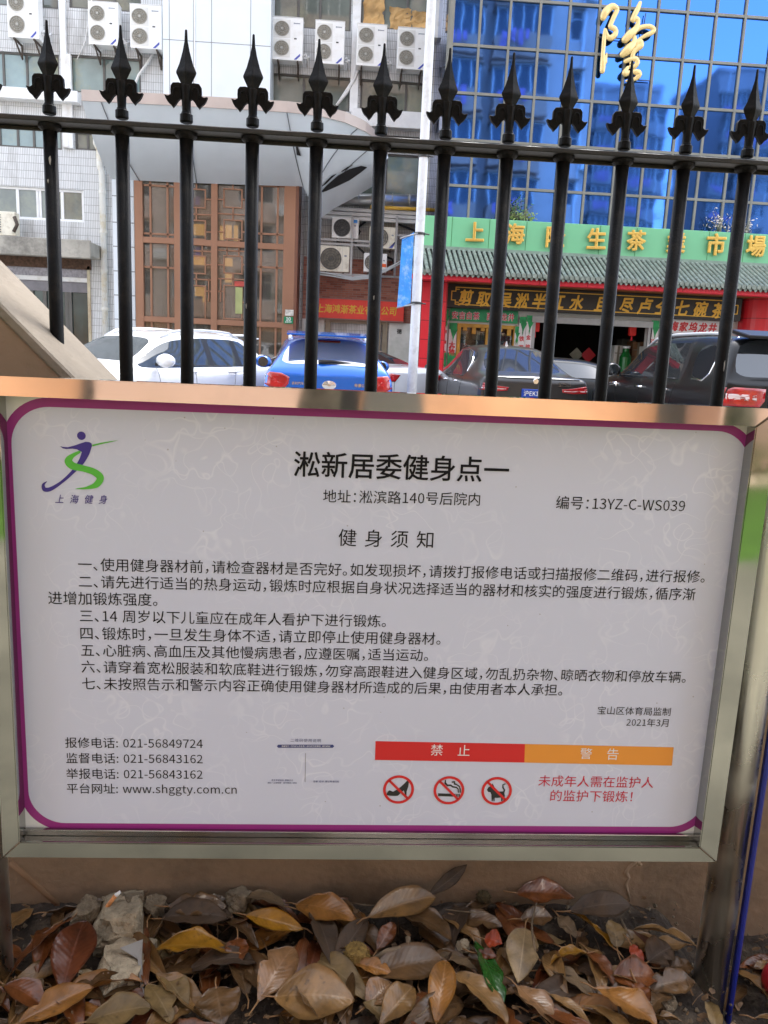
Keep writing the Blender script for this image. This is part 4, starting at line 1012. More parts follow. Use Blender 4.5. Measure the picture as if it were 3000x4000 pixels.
# small shrubs rooted on the fascia top
def shrub(label, pts, m, Y, n, size, seed, spread):
    base = at(*pts, Y); base.z = 4.70; t = thing('rooftop_shrub', label, 'plant', base, 'shrubs on the green fascia'); r = random.Random(seed); st = MB(); lf = MB()
    for k in range(9):
        tip = base + Vector((r.uniform(-spread, spread), r.uniform(-.05, .25), r.uniform(.15, size))); mid = base.lerp(tip, .5) + Vector((r.uniform(-.05, .05), 0, .04)); b0 = base + Vector((r.uniform(-spread, spread) * .6, .1, 0))
        st.tube([b0, mid, tip], [.008, .006, .003], 5)
        for q_ in range(n):
            c = b0.lerp(tip, r.uniform(.3, 1.05)) + Vector((r.gauss(0, .05), r.gauss(0, .05), r.gauss(0, .04))); a1 = Vector((r.gauss(0, 1), r.gauss(0, 1), r.gauss(0, 1))).normalized(); a2 = a1.orthogonal().normalized(); s = r.uniform(.02, .05)
            lf.add([c - a1 * s, c + a2 * s * .5, c + a1 * s, c - a2 * s * .5], [(0, 1, 2, 3)])
    st.build('stem', mat('twig_grey', lin(120, 110, 96), rough=.8, var=.2), t); lf.build('foliage', m, t)
shrub('green leafy shrub growing on the green fascia behind the fence', (1117, 470), mat('shrub_leaf', lin(70, 110, 60), rough=.6, var=.4, scale=20), 20.2, 26, .62, 3, .42)
shrub('low yellowish shrub at the foot of the green shrub on the fascia', (1128, 474), mat('shrub_leaf_pale', lin(140, 160, 90), rough=.6, var=.3, scale=20), 20.15, 22, .25, 5, .4)
shrub('dry pale twiggy shrub on the right part of the green fascia', (1560, 498), mat('dry_blossom', lin(226, 216, 206), rough=.7, var=.2, scale=20), 20.2, 10, .55, 7, .5)
shrub('small pale dry twigs near the right end of the fascia', (1612, 500), _mats['dry_blossom'], 20.2, 8, .35, 9, .25)

pl = MB(); pl.box(at(180, 150, D1).x - 4 + .01, ax1 - .01, YA + .002, YA + .09, SZ, 3.1)
o_ = pl.build('plinth', mat('orange_tan_plinth', lin(198, 148, 110), rough=.7, var=.28, scale=.7, stain=lin(120, 100, 84), stain_amt=.7, stain_scale=.5), apt1)
for x0_e, x1_e, m_e in ((-3.3, -2.3, BRKT), (-2.25, -1.6, CONC), (-1.55, -.55, BRKT), (-.5, .25, BLACKG), (.3, 1.1, DFRAME), (4.2, 5.0, DFRAME), (-5.6, -5.0, CONC)):  # panels added so the steel top rail mirrors darker patches
    pl = MB(); pl.box(x0_e, x1_e, YA + .091, YA + .13, SZ, 2.4); pl.build('added_reflection_panel', m_e, apt1, bevel=.01)

# ------------------------------------------------------------------ lamp post with its banner
YP = 14.0
p0, p1 = at(894, 850, YP), at(927, 0, YP)
lp = thing('lamp_post', 'white painted metal lamp post between the tea shop and the market', 'lamp post', (p0.x + .0, YP, SZ))
LPM = mat('white_post_paint', lin(228, 230, 231), rough=.45, var=.05, stain=lin(150, 146, 140), stain_amt=.5, stain_scale=4)
q = MB(); px = (p0.x + p1.x) / 2; q.lathe((px, YP, SZ), [(.16, 0), (.16, .05), (.085, .06), (.078, 3), (.07, 10.5)], 20); q.build('shaft', LPM, lp)
q = MB()
for y in (505, 655, 337): z = at(900, y, YP).z; q.lathe((px, YP, z), [(.076, -.02), (.092, -.02), (.092, .02), (.076, .02)], 20, caps=False); q.tube([(px + .08, YP - .05, z), (px + .16, YP - .05, z - .01)], .012, 6)
q.build('clamp_band', mat('clamp_dark', lin(70, 70, 70), rough=.5, metal=.5, var=.2), lp)
q = MB(); q.tube([(px, YP, 10.4), (px, YP - .3, 10.7), (px, YP - 1.4, 10.9)], .04, 8); q.box(px - .15, px + .15, YP - 2.1, YP - 1.35, 10.86, 10.98); q.build('lamp_arm', LPM, lp)
z1, z0 = at(890, 516, YP).z, at(890, 669, YP).z
bn = thing('pole_banner', 'blue wrinkled cloth banner hung along the white lamp post', 'banner', (px - .2, YP, z0))
rb = random.Random(3); vs = []; NX, NZ = 9, 30
for j in range(NZ):
    for i in range(NX):
        u, v = i / (NX - 1), j / (NZ - 1); x = px - .105 - .20 * (1 - u) - .03 * v * (1 - u); vs.append((x, YP - .09 - .10 * (1 - u) + .015 * math.sin(9 * v + 4 * u) + rb.uniform(-.006, .006), z1 + (z0 - z1) * v + .10 * u - (.06 * (1 - u)) * (v < .02)))
q = MB(); q.sm = True; q.add(vs, [(j * NX + i, j * NX + i + 1, (j + 1) * NX + i + 1, (j + 1) * NX + i) for j in range(NZ - 1) for i in range(NX - 1)])
q.build('cloth', mat('blue_banner_cloth', lin(56, 150, 236), rough=.5, var=.12, scale=6, stain=lin(190, 220, 245), stain_amt=.7, stain_scale=9), bn)
q = MB(); q.tube([(px - .34, YP - .19, z1 - .03), (px, YP - .06, z1 + .1)], .012, 6); q.tube([(px - .34, YP - .19, z0 + .01), (px, YP - .06, z0 + .1)], .012, 6); q.build('hanging_rod', GREYM, bn)

# ------------------------------------------------------------------ cars
CGLASS = mat('car_glass', (.02, .024, .028), rough=.02, var=0, spec=.9)
CGLASS.node_tree.nodes['Principled BSDF'].inputs['IOR'].default_value = 1.75
TRIM = mat('black_trim', (.015, .015, .016), rough=.4, var=0)
CHROME = mat('chrome', (.85, .85, .86), rough=.08, metal=1., var=0)
TYRE = mat('tyre_rubber', (.02, .02, .02), rough=.8, var=.2)
RIM = mat('alloy_rim', lin(170, 172, 174), rough=.3, metal=.8, var=.1)
LENS = mat('red_lamp_lens', lin(176, 14, 22), rough=.12, var=.35, scale=9, coat=1.)
LENSW = mat('pale_lamp_lens', lin(226, 206, 206), rough=.1, var=.1, coat=1.)
def paint(name, c, metal=0., rough=.3): return mat(name, c, rough=rough, metal=metal, var=.02, coat=1.)
def car(name, label, group, body, st, seg_side, seg_top, W, lamps, wheels_y, wr_=.34, roofrail=None, glass=None, extra=None, cladding=None, handle=CHROME):
    """st: rows of y, w, zb, zmid, zbelt, zroof, wroof from the tail (y=0) forward, +Y is ahead."""
    glass = glass or CGLASS
    t = thing(name, label, 'car', (0, 0, 0), group)
    bm = bmesh.new(); rings = []
    for (y, w_, zb_, zm, zt, zr, wr) in st:
        cabin = zr - zt > .2
        if cabin: half = [(w_ * .8, zb_), (w_ * .97, zb_ + .10), (w_, zm), (w_ * .985, zt - .09), (w_ * .93, zt), (wr + .035, zr - .10), (wr - .03, zr - .035), (wr * .6, zr)]
        else: half = [(w_ * .8, zb_), (w_ * .97, zb_ + .10), (w_, zm), (w_ * .985, zt - .09), (w_ * .93, zt), (wr + .05, zr - .02), (wr - .02, zr - .008), (wr * .6, zr)]
        pts = [(x, y, z) for x, z in half] + [(0, y, zr + .012)] + [(-x, y, z) for x, z in half[::-1]]
        rings.append([bm.verts.new(p) for p in pts])
    n = len(rings[0]); cl = bm.edges.layers.float.new('crease_edge')
    for i in range(len(rings) - 1):
        for j in range(n):
            k = (j + 1) % n
            f = bm.faces.new((rings[i][j], rings[i][k], rings[i + 1][k], rings[i + 1][j])); f.smooth = True
            if j in (4, 11): f.material_index = {'b': 0, 'g': 1, 't': 2}[seg_side[i]]
            elif j in (6, 7, 8, 9): f.material_index = {'b': 0, 'w': 3, 'r': 4}[seg_top[i]]
            if cladding and j in (0, 15): f.material_index = 2
    for ring, rev in ((rings[0], False), (rings[-1], True)):
        # end caps as strips so that they subdivide cleanly
        for j in range(8):
            a_, b_ = ring[j], ring[j + 1]; c_, d_ = ring[n - 2 - j], ring[n - 1 - j]
            vs = [a_, b_, c_, d_] if j < 7 else [ring[7], ring[8], ring[9]]
            if j == 7: f = bm.faces.new(vs)
            else: f = bm.faces.new(vs)
            f.smooth = True
    bmesh.ops.recalc_face_normals(bm, faces=bm.faces)
    for e in bm.edges:
        mi = {f.material_index for f in e.link_faces}
        e[cl] = .75 if len(mi) > 1 else 0.
    me = bpy.data.meshes.new('cage'); bm.to_mesh(me); bm.free()
    o = bpy.data.objects.new('cage', me); COL.objects.link(o); md = o.modifiers.new('s', 'SUBSURF'); md.levels = 2; md.render_levels = 2
    dg = bpy.context.evaluated_depsgraph_get(); dg.update(); m2 = bpy.data.meshes.new_from_object(o.evaluated_get(dg))
    bpy.data.objects.remove(o)
    V = [v.co.copy() for v in m2.vertices]; P = [(tuple(p.vertices), p.material_index, p.center.copy()) for p in m2.polygons]
    bvh = BVHTree.FromPolygons([tuple(v) for v in V], [p[0] for p in P])
    groups = {}
    for vs, mi, c in P:
        if mi == 0: k = ('body', body)
        elif mi == 1: k = ('side_window', glass, c.x > 0, sum(1 for b_ in breaks if c.y > b_))if False else ('side_window', glass, c.x > 0)
        elif mi == 2: k = ('window_trim', TRIM)
        elif mi == 3: k = ('windscreen', glass)
        else: k = ('rear_window', glass)
        groups.setdefault(k, []).append(vs)
    for k, fs in groups.items():
        # pull apart the islands of side glass so that each pane is its own part
        isl = [fs]
        if k[0] == 'side_window':
            par = {}
            def find(a):
                while par.setdefault(a, a) != a: a = par[a]
                return a
            for vs in fs:
                for v in vs[1:]: par[find(v)] = find(vs[0])
            g_ = {}
            for vs in fs: g_.setdefault(find(vs[0]), []).append(vs)
            isl = list(g_.values())
        for fl_ in isl:
            idx = {}; vs2 = []
            for vs in fl_:
                for v in vs:
                    if v not in idx: idx[v] = len(vs2); vs2.append(V[v])
            q = MB(); q.sm = True; q.add(vs2, [[idx[v] for v in vs] for vs in fl_])
            q.build(k[0], k[1], t)
    def hit(o_, d_):
        r = bvh.ray_cast(Vector(o_), Vector(d_)); return r[0], r[1]
    def decal(nm, poly, m, face='rear', off=.012, thick=.03, parent=None, rings_=5, flip=1):
        cx = sum(p[0] for p in poly) / len(poly); cz = sum(p[1] for p in poly) / len(poly); q = MB(); q.sm = True; R = []
        dense = []
        for i in range(len(poly)):
            a_, b_ = poly[i], poly[(i + 1) % len(poly)]
            for k in range(4): dense.append((a_[0] + (b_[0] - a_[0]) * k / 4, a_[1] + (b_[1] - a_[1]) * k / 4))
        ok = True
        for s in [1., .97, .7, .4, .12]:
            ring = []
            for (u, z) in dense:
                u2, z2 = cx + (u - cx) * s, cz + (z - cz) * s
                if face == 'rear': p, nn = hit((u2, -3, z2), (0, 1, 0)); d_ = Vector((0, -1, 0))
                elif face == 'left': p, nn = hit((-3, u2, z2), (1, 0, 0)); d_ = Vector((-1, 0, 0))
                else: p, nn = hit((3, u2, z2), (-1, 0, 0)); d_ = Vector((1, 0, 0))
                if p is None: ring.append(None); ok = False; continue
                ring.append(p + d_ * (off if s < 1 else -thick))
            R.append(ring)
        last = None
        for ring in R:
            for i in range(len(ring)):
                if ring[i] is None: ring[i] = next((x for x in ring if x is not None), Vector((0, 0, 0)))
        q.loft(R, caps=True); return q.build(nm, m, parent or t)
    H = max(s_[5] for s_ in st)
    for sx in (-1, 1):
        for yw in wheels_y:
            ww = [s_ for s_ in st]; wmax = W
            q = MB(); q.sm = True; q.lathe((sx * (wmax - .21), yw, wr_), [(.18, -.11), (wr_ - .03, -.11), (wr_, -.08), (wr_, .08), (wr_ - .03, .11), (.18, .11)] if True else [], 28, 'x'); wh = q.build('wheel', TYRE, t)
            q = MB(); q.lathe((sx * (wmax - .21), yw, wr_), [(.0, .06 * sx), (.08, .115 * sx), (.2, .10 * sx), (wr_ * .66, .118 * sx), (wr_ * .66, .0)], 20, 'x'); q.build('rim', RIM, wh)
            q = MB(); pts = [(sx * (wmax - .045), yw + (wr_ + .055) * math.cos(a), wr_ + (wr_ + .055) * math.sin(a)) for a in [PI * k / 14 for k in range(15)]]
            q.tube(pts, .04, 6, flat=1.); q.build('wheel_arch', TRIM if cladding else body, t)
            q = MB(); q.sm = True; x_ = wmax - .36 if sx > 0 else -wmax + .36 - .26; q.cyl((x_, yw, wr_), wr_ + .045, .26, 'x', 24); q.build('wheel_well', BLACKG, t)
    for nm, poly, m, face in lamps:
        for sx in ((-1, 1) if face == 'rear' else (1,)):
            decal(nm, [(u * sx, z) for u, z in poly], m, face)
    # shut lines of the doors
    zb0 = st[len(st) // 2][2] + .12; zt0 = st[len(st) // 2][4] - .02; ya, yc = wheels_y[0] + .42, wheels_y[1] - .42
    for sx in (-1, 1):
        for yy, tilt in ((ya, -.12), ((ya + yc) / 2 + .08, 0), (yc, .06)):
            pts = []
            for k in range(9):
                z_ = zb0 + (zt0 - zb0) * k / 8; pp_, nn = hit((sx * 3, yy + tilt * (k / 8 - .5) * 1.4, z_), (-sx, 0, 0))
                if pp_ is not None: pts.append(pp_ + Vector((sx * .0005, 0, 0)))
            if len(pts) > 3: q = MB(); q.tube(pts, .0045, 5); q.build('shut_line', BLACKG, t)
        pts = []
        for k in range(15):
            yy = ya + (yc - ya) * k / 14; pp_, nn = hit((sx * 3, yy, zt0 + .045), (-sx, 0, 0))
            if pp_ is not None: pts.append(pp_ + Vector((sx * .001, 0, 0)))
        if len(pts) > 3: q = MB(); q.tube(pts, .009, 6); q.build('waist_trim', TRIM, t)
    for sx in (-1, 1):
        pts = []
        for k in range(9):
            pp_, nn = hit((sx * W * .74, -3, .5 + .45 * k / 8), (0, 1, 0))
            if pp_ is not None: pts.append(pp_ + Vector((0, -.0005, 0)))
        if len(pts) > 3: q = MB(); q.tube(pts, .004, 5); q.build('shut_line', BLACKG, t)
    # mirrors
    ym = next(s_[0] for s_ in reversed(st) if s_[5] - s_[4] > .2) + .28; zt = st[len(st) // 2][4]
    for sx in (-1, 1):
        q = MB(); q.sm = True; x = sx * (W + .05)
        q.lathe((x + sx * .06, ym, zt + .10), [(.05, -.09), (.10, -.07), (.12, -.0), (.10, .06), (.05, .09)], 14, 'y'); mo = q.build('side_mirror', body, t); mo.scale = (1.25, 1, .85); mo.location = mo.location + Vector((-.25 * (x + sx * .06), 0, .15 * (zt + .10)))
        q = MB(); q.box(x - sx * .09, x + sx * .02, ym - .03, ym + .05, zt + .02, zt + .06); q.build('mirror_arm', TRIM, mo) if False else q.build('mirror_arm', TRIM, t)
        q = MB(); q.cyl((x + sx * .06, ym - .098, zt + .10), .085, .008, 'y', 16); q.build('mirror_glass', CGLASS, t)
    if roofrail:
        for sx in (-1, 1):
            pts = []
            y0, y1 = roofrail
            for k in range(9):
                y = y0 + (y1 - y0) * k / 8; p, nn = hit((sx * (st[len(st) // 2][6] - .06), y, 4), (0, 0, -1)); pts.append(p + Vector((0, 0, .055 if 0 < k < 8 else .0)))
            q = MB(); q.tube(pts, .022, 8); q.build('roof_rail', mat('silver_rail', lin(206, 208, 210), rough=.35, metal=.3, var=.03), t)
    if extra: extra(t, decal, hit)
    return t
def handles(ys, z, W, t, hit, m=None):
    for sx in (-1, 1):
        for y in ys:
            p, nn = hit((sx * 3, y, z), (-sx, 0, 0))
            if p is None: continue
            q = MB(); q.tube([p + Vector((-sx * .01, -.11, 0)), p + Vector((sx * .03, -.08, .005)), p + Vector((sx * .035, .06, .005)), p + Vector((-sx * .01, .1, 0))], .016, 8); q.build('door_handle', m or CHROME, t)
def on_rear(hit, x, z, off=.01):
    p, nn = hit((x, -3, z), (0, 1, 0)); return p + Vector((0, -off, 0))
def rear_text(t, hit, txt, x0, x1, z, m, nm='rear_lettering', off=.03):
    y = min(on_rear(hit, x, z).y for x in (x0, (x0 + x1) / 2, x1)) - .006
    letters(txt, (x0, y, z), (x1, y, z), off=off, ext=.01).build(nm, m, t)
def plate(t, hit, z, txt, m=None):
    y = min(on_rear(hit, x, z).y for x in (-.22, 0, .22)) - .012
    q = MB(); q.box(-.22, .22, y, y + .03, z - .07, z + .07); po = q.build('number_plate', mat('blue_plate', lin(24, 70, 170), rough=.35, var=.03), t, bevel=.006)
    letters(txt, (-.19, y - .004, z), (.19, y - .004, z), off=.02, ext=.006, hs=1.05).build('plate_lettering', WHITE, po)

suv_st = lambda W, H, L: [(0.00, W * .90, .38, .62, .92, .97, W * .80), (0.05, W * .97, .30, .62, 1.0, 1.06, W * .82), (.12, W * .99, .28, .62, 1.03, 1.12, W * .80), (.46, W, .26, .60, 1.02, H - .06, W * .62), (.62, W, .24, .6, 1.01, H - .03, W * .63), (.95, W, .22, .6, 1.0, H - .01, W * .65),
    (1.08, W, .22, .6, 1.0, H, W * .66), (1.72, W, .2, .6, .99, H, W * .67), (1.84, W, .2, .6, .99, H, W * .67), (2.55, W, .2, .6, .98, H - .05, W * .66), (2.85, W, .2, .6, .97, H - .13, W * .65), (3.5, W, .22, .6, .98, 1.06, W * .76), (3.65, W * .99, .25, .6, .96, 1.04, W * .76), (L - .35, W * .96, .25, .58, .86, .95, W * .7), (L - .05, W * .86, .28, .55, .74, .8, W * .6), (L, W * .78, .32, .52, .66, .7, W * .52)]
suv_side = 'bbbbggtgtgggbbb'; suv_side = ['b', 'b', 'b', 'b', 'g', 't', 'g', 't', 'g', 'g', 'g', 'b', 'b', 'b', 'b']
suv_top = ['b', 'b', 'r', 'b', 'b', 'b', 'b', 'b', 'b', 'b', 'w', 'b', 'b', 'b', 'b']
# blue crossover seen from behind
def blue_extra(t, decal, hit):
    handles((1.3, 2.3), .92, .9, t, hit)
    q = MB(); y = .40; q.loft([[(x, .18 - .1 * (1 - abs(x) / .6) * 0, 1.50), (x, .62, 1.545), (x, .62, 1.57), (x, .16, 1.525)] for x in (-.58, -.4, 0, .4, .58)]); q.build('spoiler', BLUE_P, t, bevel=.008)
    p = on_rear(hit, 0, 1.17, .02); q = MB(); q.tube([(-.14, p.y, 1.16), (-.1, p.y - .02, 1.165), (.02, p.y - .01, 1.175), (.3, p.y + .02, 1.16)], [.03, .028, .018, .008], 8); q.build('rear_wiper', TRIM, t)
    p = on_rear(hit, 0, .86, .01); q = MB(); q.lathe((0, p.y + .02, .86), [(.02, -.03), (.075, -.02), (.085, .0), (.085, .03)], 20, 'y'); bo = q.build('tailgate_badge', CHROME, t); bo.scale = (1.25, 1, .8); bo.location.z += .172
    rear_text(t, hit, '吉利汽车', -.50, -.34, .87, CHROME); rear_text(t, hit, '帝豪GS', .34, .50, .87, CHROME)
    decal('third_brake_light', [(-.16, 1.455), (.16, 1.455), (.16, 1.435), (-.16, 1.435)], mat('dark_red_lens', lin(96, 12, 16), rough=.2, var=0), 'rear')
    plate(t, hit, .62, '沪A·T5816') if False else None
    q = MB(); p = on_rear(hit, 0, .5); q.box(-.7, .7, p.y - .03, p.y + .05, .36, .52); q.build('bumper_insert', TRIM, t, bevel=.02)
BGL = mat('pale_reflection_glass', (.20, .21, .22), rough=.03, var=0, spec=1.)  # sky reflection on the blue car's glass put into the pale base colour
BGL.node_tree.nodes['Principled BSDF'].inputs['IOR'].default_value = 3.2
BLUE_P = paint('bright_blue_paint', lin(16, 104, 206), metal=.35, rough=.25)
c = car('parked_car', 'bright blue crossover seen from behind with red tail lamps and roof rails', 'cars parked on the street', BLUE_P, suv_st(.90, 1.53, 4.4), suv_side, suv_top, .90,
    [('tail_lamp', [(.53, .95), (.64, 1.0), (.80, 1.01), (.875, .95), (.865, .84), (.74, .785), (.60, .79), (.54, .86)], LENS, 'rear')], (.85, 3.4), .34, roofrail=(.75, 2.6), extra=blue_extra, cladding=True, glass=BGL)
p = at(712, 800, 10.9); c.location = (p.x, 10.9, SZ); c.rotation_euler.z = math.radians(3)

# white crossover, nose towards the yard
WHITE_P = paint('white_car_paint', lin(240, 242, 244), rough=.3)
def white_extra(t, decal, hit):
    handles((1.3, 2.35), .92, .9, t, hit, WHITE_P)
    q = MB(); q.loft([[(x, .12, 1.48), (x, .62, 1.52), (x, .62, 1.55), (x, .10, 1.50)] for x in (-.6, -.3, 0, .3, .6)]); q.build('spoiler', WHITE_P, t, bevel=.008)
    q = MB()
    for sx in (-1, 1):
        q.tube([(sx * .03 + .3 * sx, 3.4, 1.09), (sx * .3, 3.15, 1.22), (sx * .1 - .2, 3.1, 1.27)], .012, 6)
    q.build('wiper', TRIM, t)
    q = MB(); q.tube([(.9, 3.02, 1.02), (.98, 3.0, .99), (1.04, 2.98, .93)], .02, 6); q.build('red_ribbon', RED, t)
c = car('parked_car', 'white crossover with dark side windows parked nose forward by the sloping wall', 'cars parked on the street', WHITE_P, suv_st(.90, 1.55, 4.5), suv_side, suv_top, .90,
    [('tail_lamp', [(.55, 1.0), (.75, 1.02), (.87, 1.0), (.87, .86), (.70, .84), (.6, .9)], LENS, 'rear')], (.85, 3.5), .35, roofrail=(.7, 2.7), extra=white_extra, glass=mat('car_glass_grey', (.05, .06, .065), rough=.02, var=.2, spec=.9), cladding=True)
p = at(333, 790, 13.2); th = math.radians(152); c.rotation_euler.z = th
c.location = (p.x + math.sin(th) * 2.2, 13.2 - math.cos(th) * 2.2, SZ - .02)

sed_st = lambda W, H, L: [(0.0, W * .90, .36, .6, .92, .96, W * .78), (.05, W * .96, .30, .62, 1.0, 1.045, W * .8), (.14, W * .98, .28, .62, 1.02, 1.075, W * .81), (.5, W, .26, .6, 1.03, 1.09, W * .80), (.72, W, .24, .6, 1.02, 1.11, W * .78), (1.42, W, .22, .6, 1.0, H - .075, W * .60), (1.62, W, .2, .6, 1.0, H - .03, W * .61), (1.95, W, .2, .6, .99, H - .01, W * .63),
    (2.5, W, .2, .6, .98, H, W * .65), (2.62, W, .2, .6, .98, H, W * .65), (3.2, W, .2, .6, .97, H - .06, W * .63), (3.45, W, .2, .6, .97, H - .14, W * .62), (4.1, W, .2, .58, .96, 1.04, W * .76), (4.25, W * .99, .22, .58, .93, 1.0, W * .75), (L - .35, W * .95, .22, .55, .84, .9, W * .68), (L - .05, W * .86, .25, .5, .7, .76, W * .58), (L, W * .8, .3, .48, .62, .66, W * .5)]
sed_side = ['b', 'b', 'b', 'b', 'b', 'g', 'g', 'g', 't', 'g', 'g', 'g', 'b', 'b', 'b', 'b']
sed_top = ['b', 'b', 'b', 'b', 'r', 'b', 'b', 'b', 'b', 'b', 'b', 'w', 'b', 'b', 'b', 'b']
GREY_P = mat('dark_grey_paint', lin(56, 55, 54), metal=.25, rough=.3, var=.02, coat=.4)
def grey_extra(t, decal, hit):
    handles((1.9, 2.9), .9, .93, t, hit)
    plate(t, hit, .80, '沪EK1979')
    rear_text(t, hit, '525Li', .36, .56, .955, CHROME)
    p = on_rear(hit, 0, .99, .004); q = MB(); q.lathe((0, p.y + .01, .99), [(.04, -.02), (.045, -.01), (.045, .02)], 20, 'y'); q.build('boot_badge', CHROME, t)
    q = MB(); p, nn = hit((-.05, 1.9, 4), (0, 0, -1)); q.loft([[p + Vector((-.03, -.12, -.01)), p + Vector((.03, -.12, -.01)), p + Vector((.03, .1, -.01)), p + Vector((-.03, .1, -.01))], [p + Vector((-.008, -.1, .07)), p + Vector((.008, -.1, .07)), p + Vector((.008, -.04, .07)), p + Vector((-.008, -.04, .07))]]); q.build('roof_antenna', CHROME, t)
    q = MB(); q.tube([on_rear(hit, x, 1.028, .0) for x in (-.72, -.4, 0, .4, .72)], .012, 6); q.build('boot_trim', TRIM, t)
    for sx in (-1, 1):
        q = MB(); pts = []
        for y, z in ((1.36, 1.08), (1.5, 1.24), (1.75, 1.41), (2.3, 1.49), (3.0, 1.46), (3.5, 1.34), (4.0, 1.1)):
            p, nn = hit((sx * 3, y, z), (-sx, 0, 0)); 
            if p is not None: pts.append(p + Vector((sx * .004, 0, 0)))
        q.tube(pts, .012, 6); q.build('window_chrome', CHROME, t)
c = car('parked_car', 'dark grey saloon with blue number plate and sloping rear window', 'cars parked on the street', GREY_P, sed_st(.93, 1.56, 4.95), sed_side, sed_top, .93,
    [('tail_lamp', [(.42, .885), (.60, .90), (.9, .955), (.92, .90), (.88, .83), (.62, .815), (.44, .83)], LENS, 'rear'), ('lamp_strip', [(.46, .862), (.86, .872), (.86, .85), (.46, .848)], LENSW, 'rear')], (1.05, 4.0), .34, extra=grey_extra, glass=mat('car_glass_blue', (.035, .04, .05), rough=.02, var=.1, spec=.9))
p = at(1160, 800, 12.5); c.location = (p.x, 12.5, SZ); c.rotation_euler.z = math.radians(3)

SILV = paint('pearl_white_paint', lin(226, 230, 236), rough=.3)
c = car('parked_car', 'white saloon half hidden between the blue crossover and the lamp post', 'cars parked on the street', SILV, sed_st(.88, 1.44, 4.6), sed_side, sed_top, .88,
    [('tail_lamp', [(.50, .93), (.85, .97), (.86, .82), (.64, .80)], LENS, 'rear')], (1.0, 3.8), .32, extra=lambda t, d, h: (handles((1.9, 2.9), .9, .88, t, h), plate(t, h, .80, '沪D')) if False else handles((1.9, 2.9), .9, .88, t, h))
p = at(905, 800, 15.6); c.location = (p.x, 15.6, SZ); c.rotation_euler.z = math.radians(42)

NAVY = mat('black_green_paint', lin(30, 37, 39), metal=.1, rough=.3, var=.02, coat=.3)
c = car('parked_car', 'black saloon standing sideways behind the two dark cars', 'cars parked on the street', NAVY, sed_st(.9, 1.40, 4.7), sed_side, sed_top, .9,
    [('tail_lamp', [(.50, .93), (.85, .97), (.86, .82), (.64, .80)], LENS, 'rear')], (1.0, 3.9), .33, extra=lambda t, d, h: handles((1.9, 2.9), .9, .9, t, h))
p = at(1420, 800, 16.6); c.location = (p.x, 16.6, SZ); c.rotation_euler.z = math.radians(88)

# black off-roader on the right
BLK_P = mat('black_paint', lin(16, 16, 17), rough=.3, var=.02, coat=.15, spec=.35)
def big_st(W, H, L):
    return [(0.0, W * .90, .50, .75, 1.08, 1.13, W * .84), (.04, W * .97, .42, .75, 1.12, 1.18, W * .86), (.08, W * .99, .40, .75, 1.14, 1.22, W * .85), (.26, W, .38, .75, 1.15, H - .06, W * .74), (.40, W, .36, .75, 1.15, H - .02, W * .75), (1.05, W, .34, .75, 1.14, H, W * .76), (1.20, W, .34, .75, 1.14, H, W * .76), (1.30, W, .34, .75, 1.14, H, W * .76), (2.05, W, .32, .75, 1.13, H, W * .76), (2.17, W, .32, .75, 1.13, H, W * .76), (2.85, W, .32, .75, 1.12, H - .05, W * .75), (3.1, W, .32, .75, 1.12, H - .14, W * .74), (3.65, W, .34, .75, 1.12, 1.19, W * .8), (3.8, W, .36, .75, 1.10, 1.17, W * .8), (L - .4, W * .97, .38, .75, 1.04, 1.10, W * .78), (L - .06, W * .9, .42, .7, .92, .98, W * .7), (L, W * .84, .46, .68, .84, .88, W * .62)]
big_side = ['b', 'b', 'b', 'b', 'g', 'b', 't', 'g', 't', 'g', 'g', 'g', 'b', 'b', 'b', 'b']
big_top = ['b', 'b', 'r', 'b', 'b', 'b', 'b', 'b', 'b', 'b', 'b', 'w', 'b', 'b', 'b', 'b']
def big_extra(t, decal, hit):
    handles((1.62, 2.5), 1.0, .97, t, hit)
    q = MB(); q.loft([[(x, .0 + .05 * abs(x), 1.67), (x, .45, 1.735), (x, .45, 1.79), (x, -.02 + .05 * abs(x), 1.71)] for x in (-.68, -.35, 0, .35, .68)]); q.build('spoiler', BLK_P, t, bevel=.01)
    rear_text(t, hit, '长安汽车', -.62, -.38, .80, CHROME); rear_text(t, hit, 'CS95', -.5, -.38, .735, CHROME)
    y = on_rear(hit, 0, 1.02).y; q = MB(); q.tube([(-.34, y, 1.0), (-.3, y - .05, 1.03), (.3, y - .05, 1.03), (.34, y, 1.0)], .022, 8); q.build('tailgate_bar', CHROME, t)
    for sx in (-1, 1):
        pts = []
        for y, z in ((.5, 1.70), (.44, 1.5), (.48, 1.25), (.6, 1.16), (.9, 1.165)):
            p, nn = hit((sx * 3, y, z), (-sx, 0, 0)); 
            if p is not None: pts.append(p + Vector((sx * .006, 0, 0)))
        q = MB(); q.tube(pts, .014, 6); q.build('window_chrome', CHROME, t)
        pts = []
        for y, z in ((1.35, .56), (2.0, .58), (2.9, .58), (3.15, .6), (3.35, .72)):
            p, nn = hit((sx * 3, y, z), (-sx, 0, 0)); 
            if p is not None: pts.append(p + Vector((sx * .01, 0, 0)))
        q = MB(); q.tube(pts, .03, 8); q.build('sill_chrome', CHROME, t)
        p, nn = hit((sx * 3, 3.55, .98), (-sx, 0, 0)); q = MB(); q.tube([p + Vector((0, -.14, 0)), p + Vector((sx * .02, -.1, .03)), p + Vector((sx * .02, .1, .03)), p + Vector((0, .14, 0))], .03, 8); q.build('wing_badge', CHROME, t)
        p = on_rear(hit, sx * .84, .78, .0); q = MB(); q.box(sx * .68, sx * .9, p.y - .02, p.y + .05, .62, .66); q.build('reflector', CHROME, t)
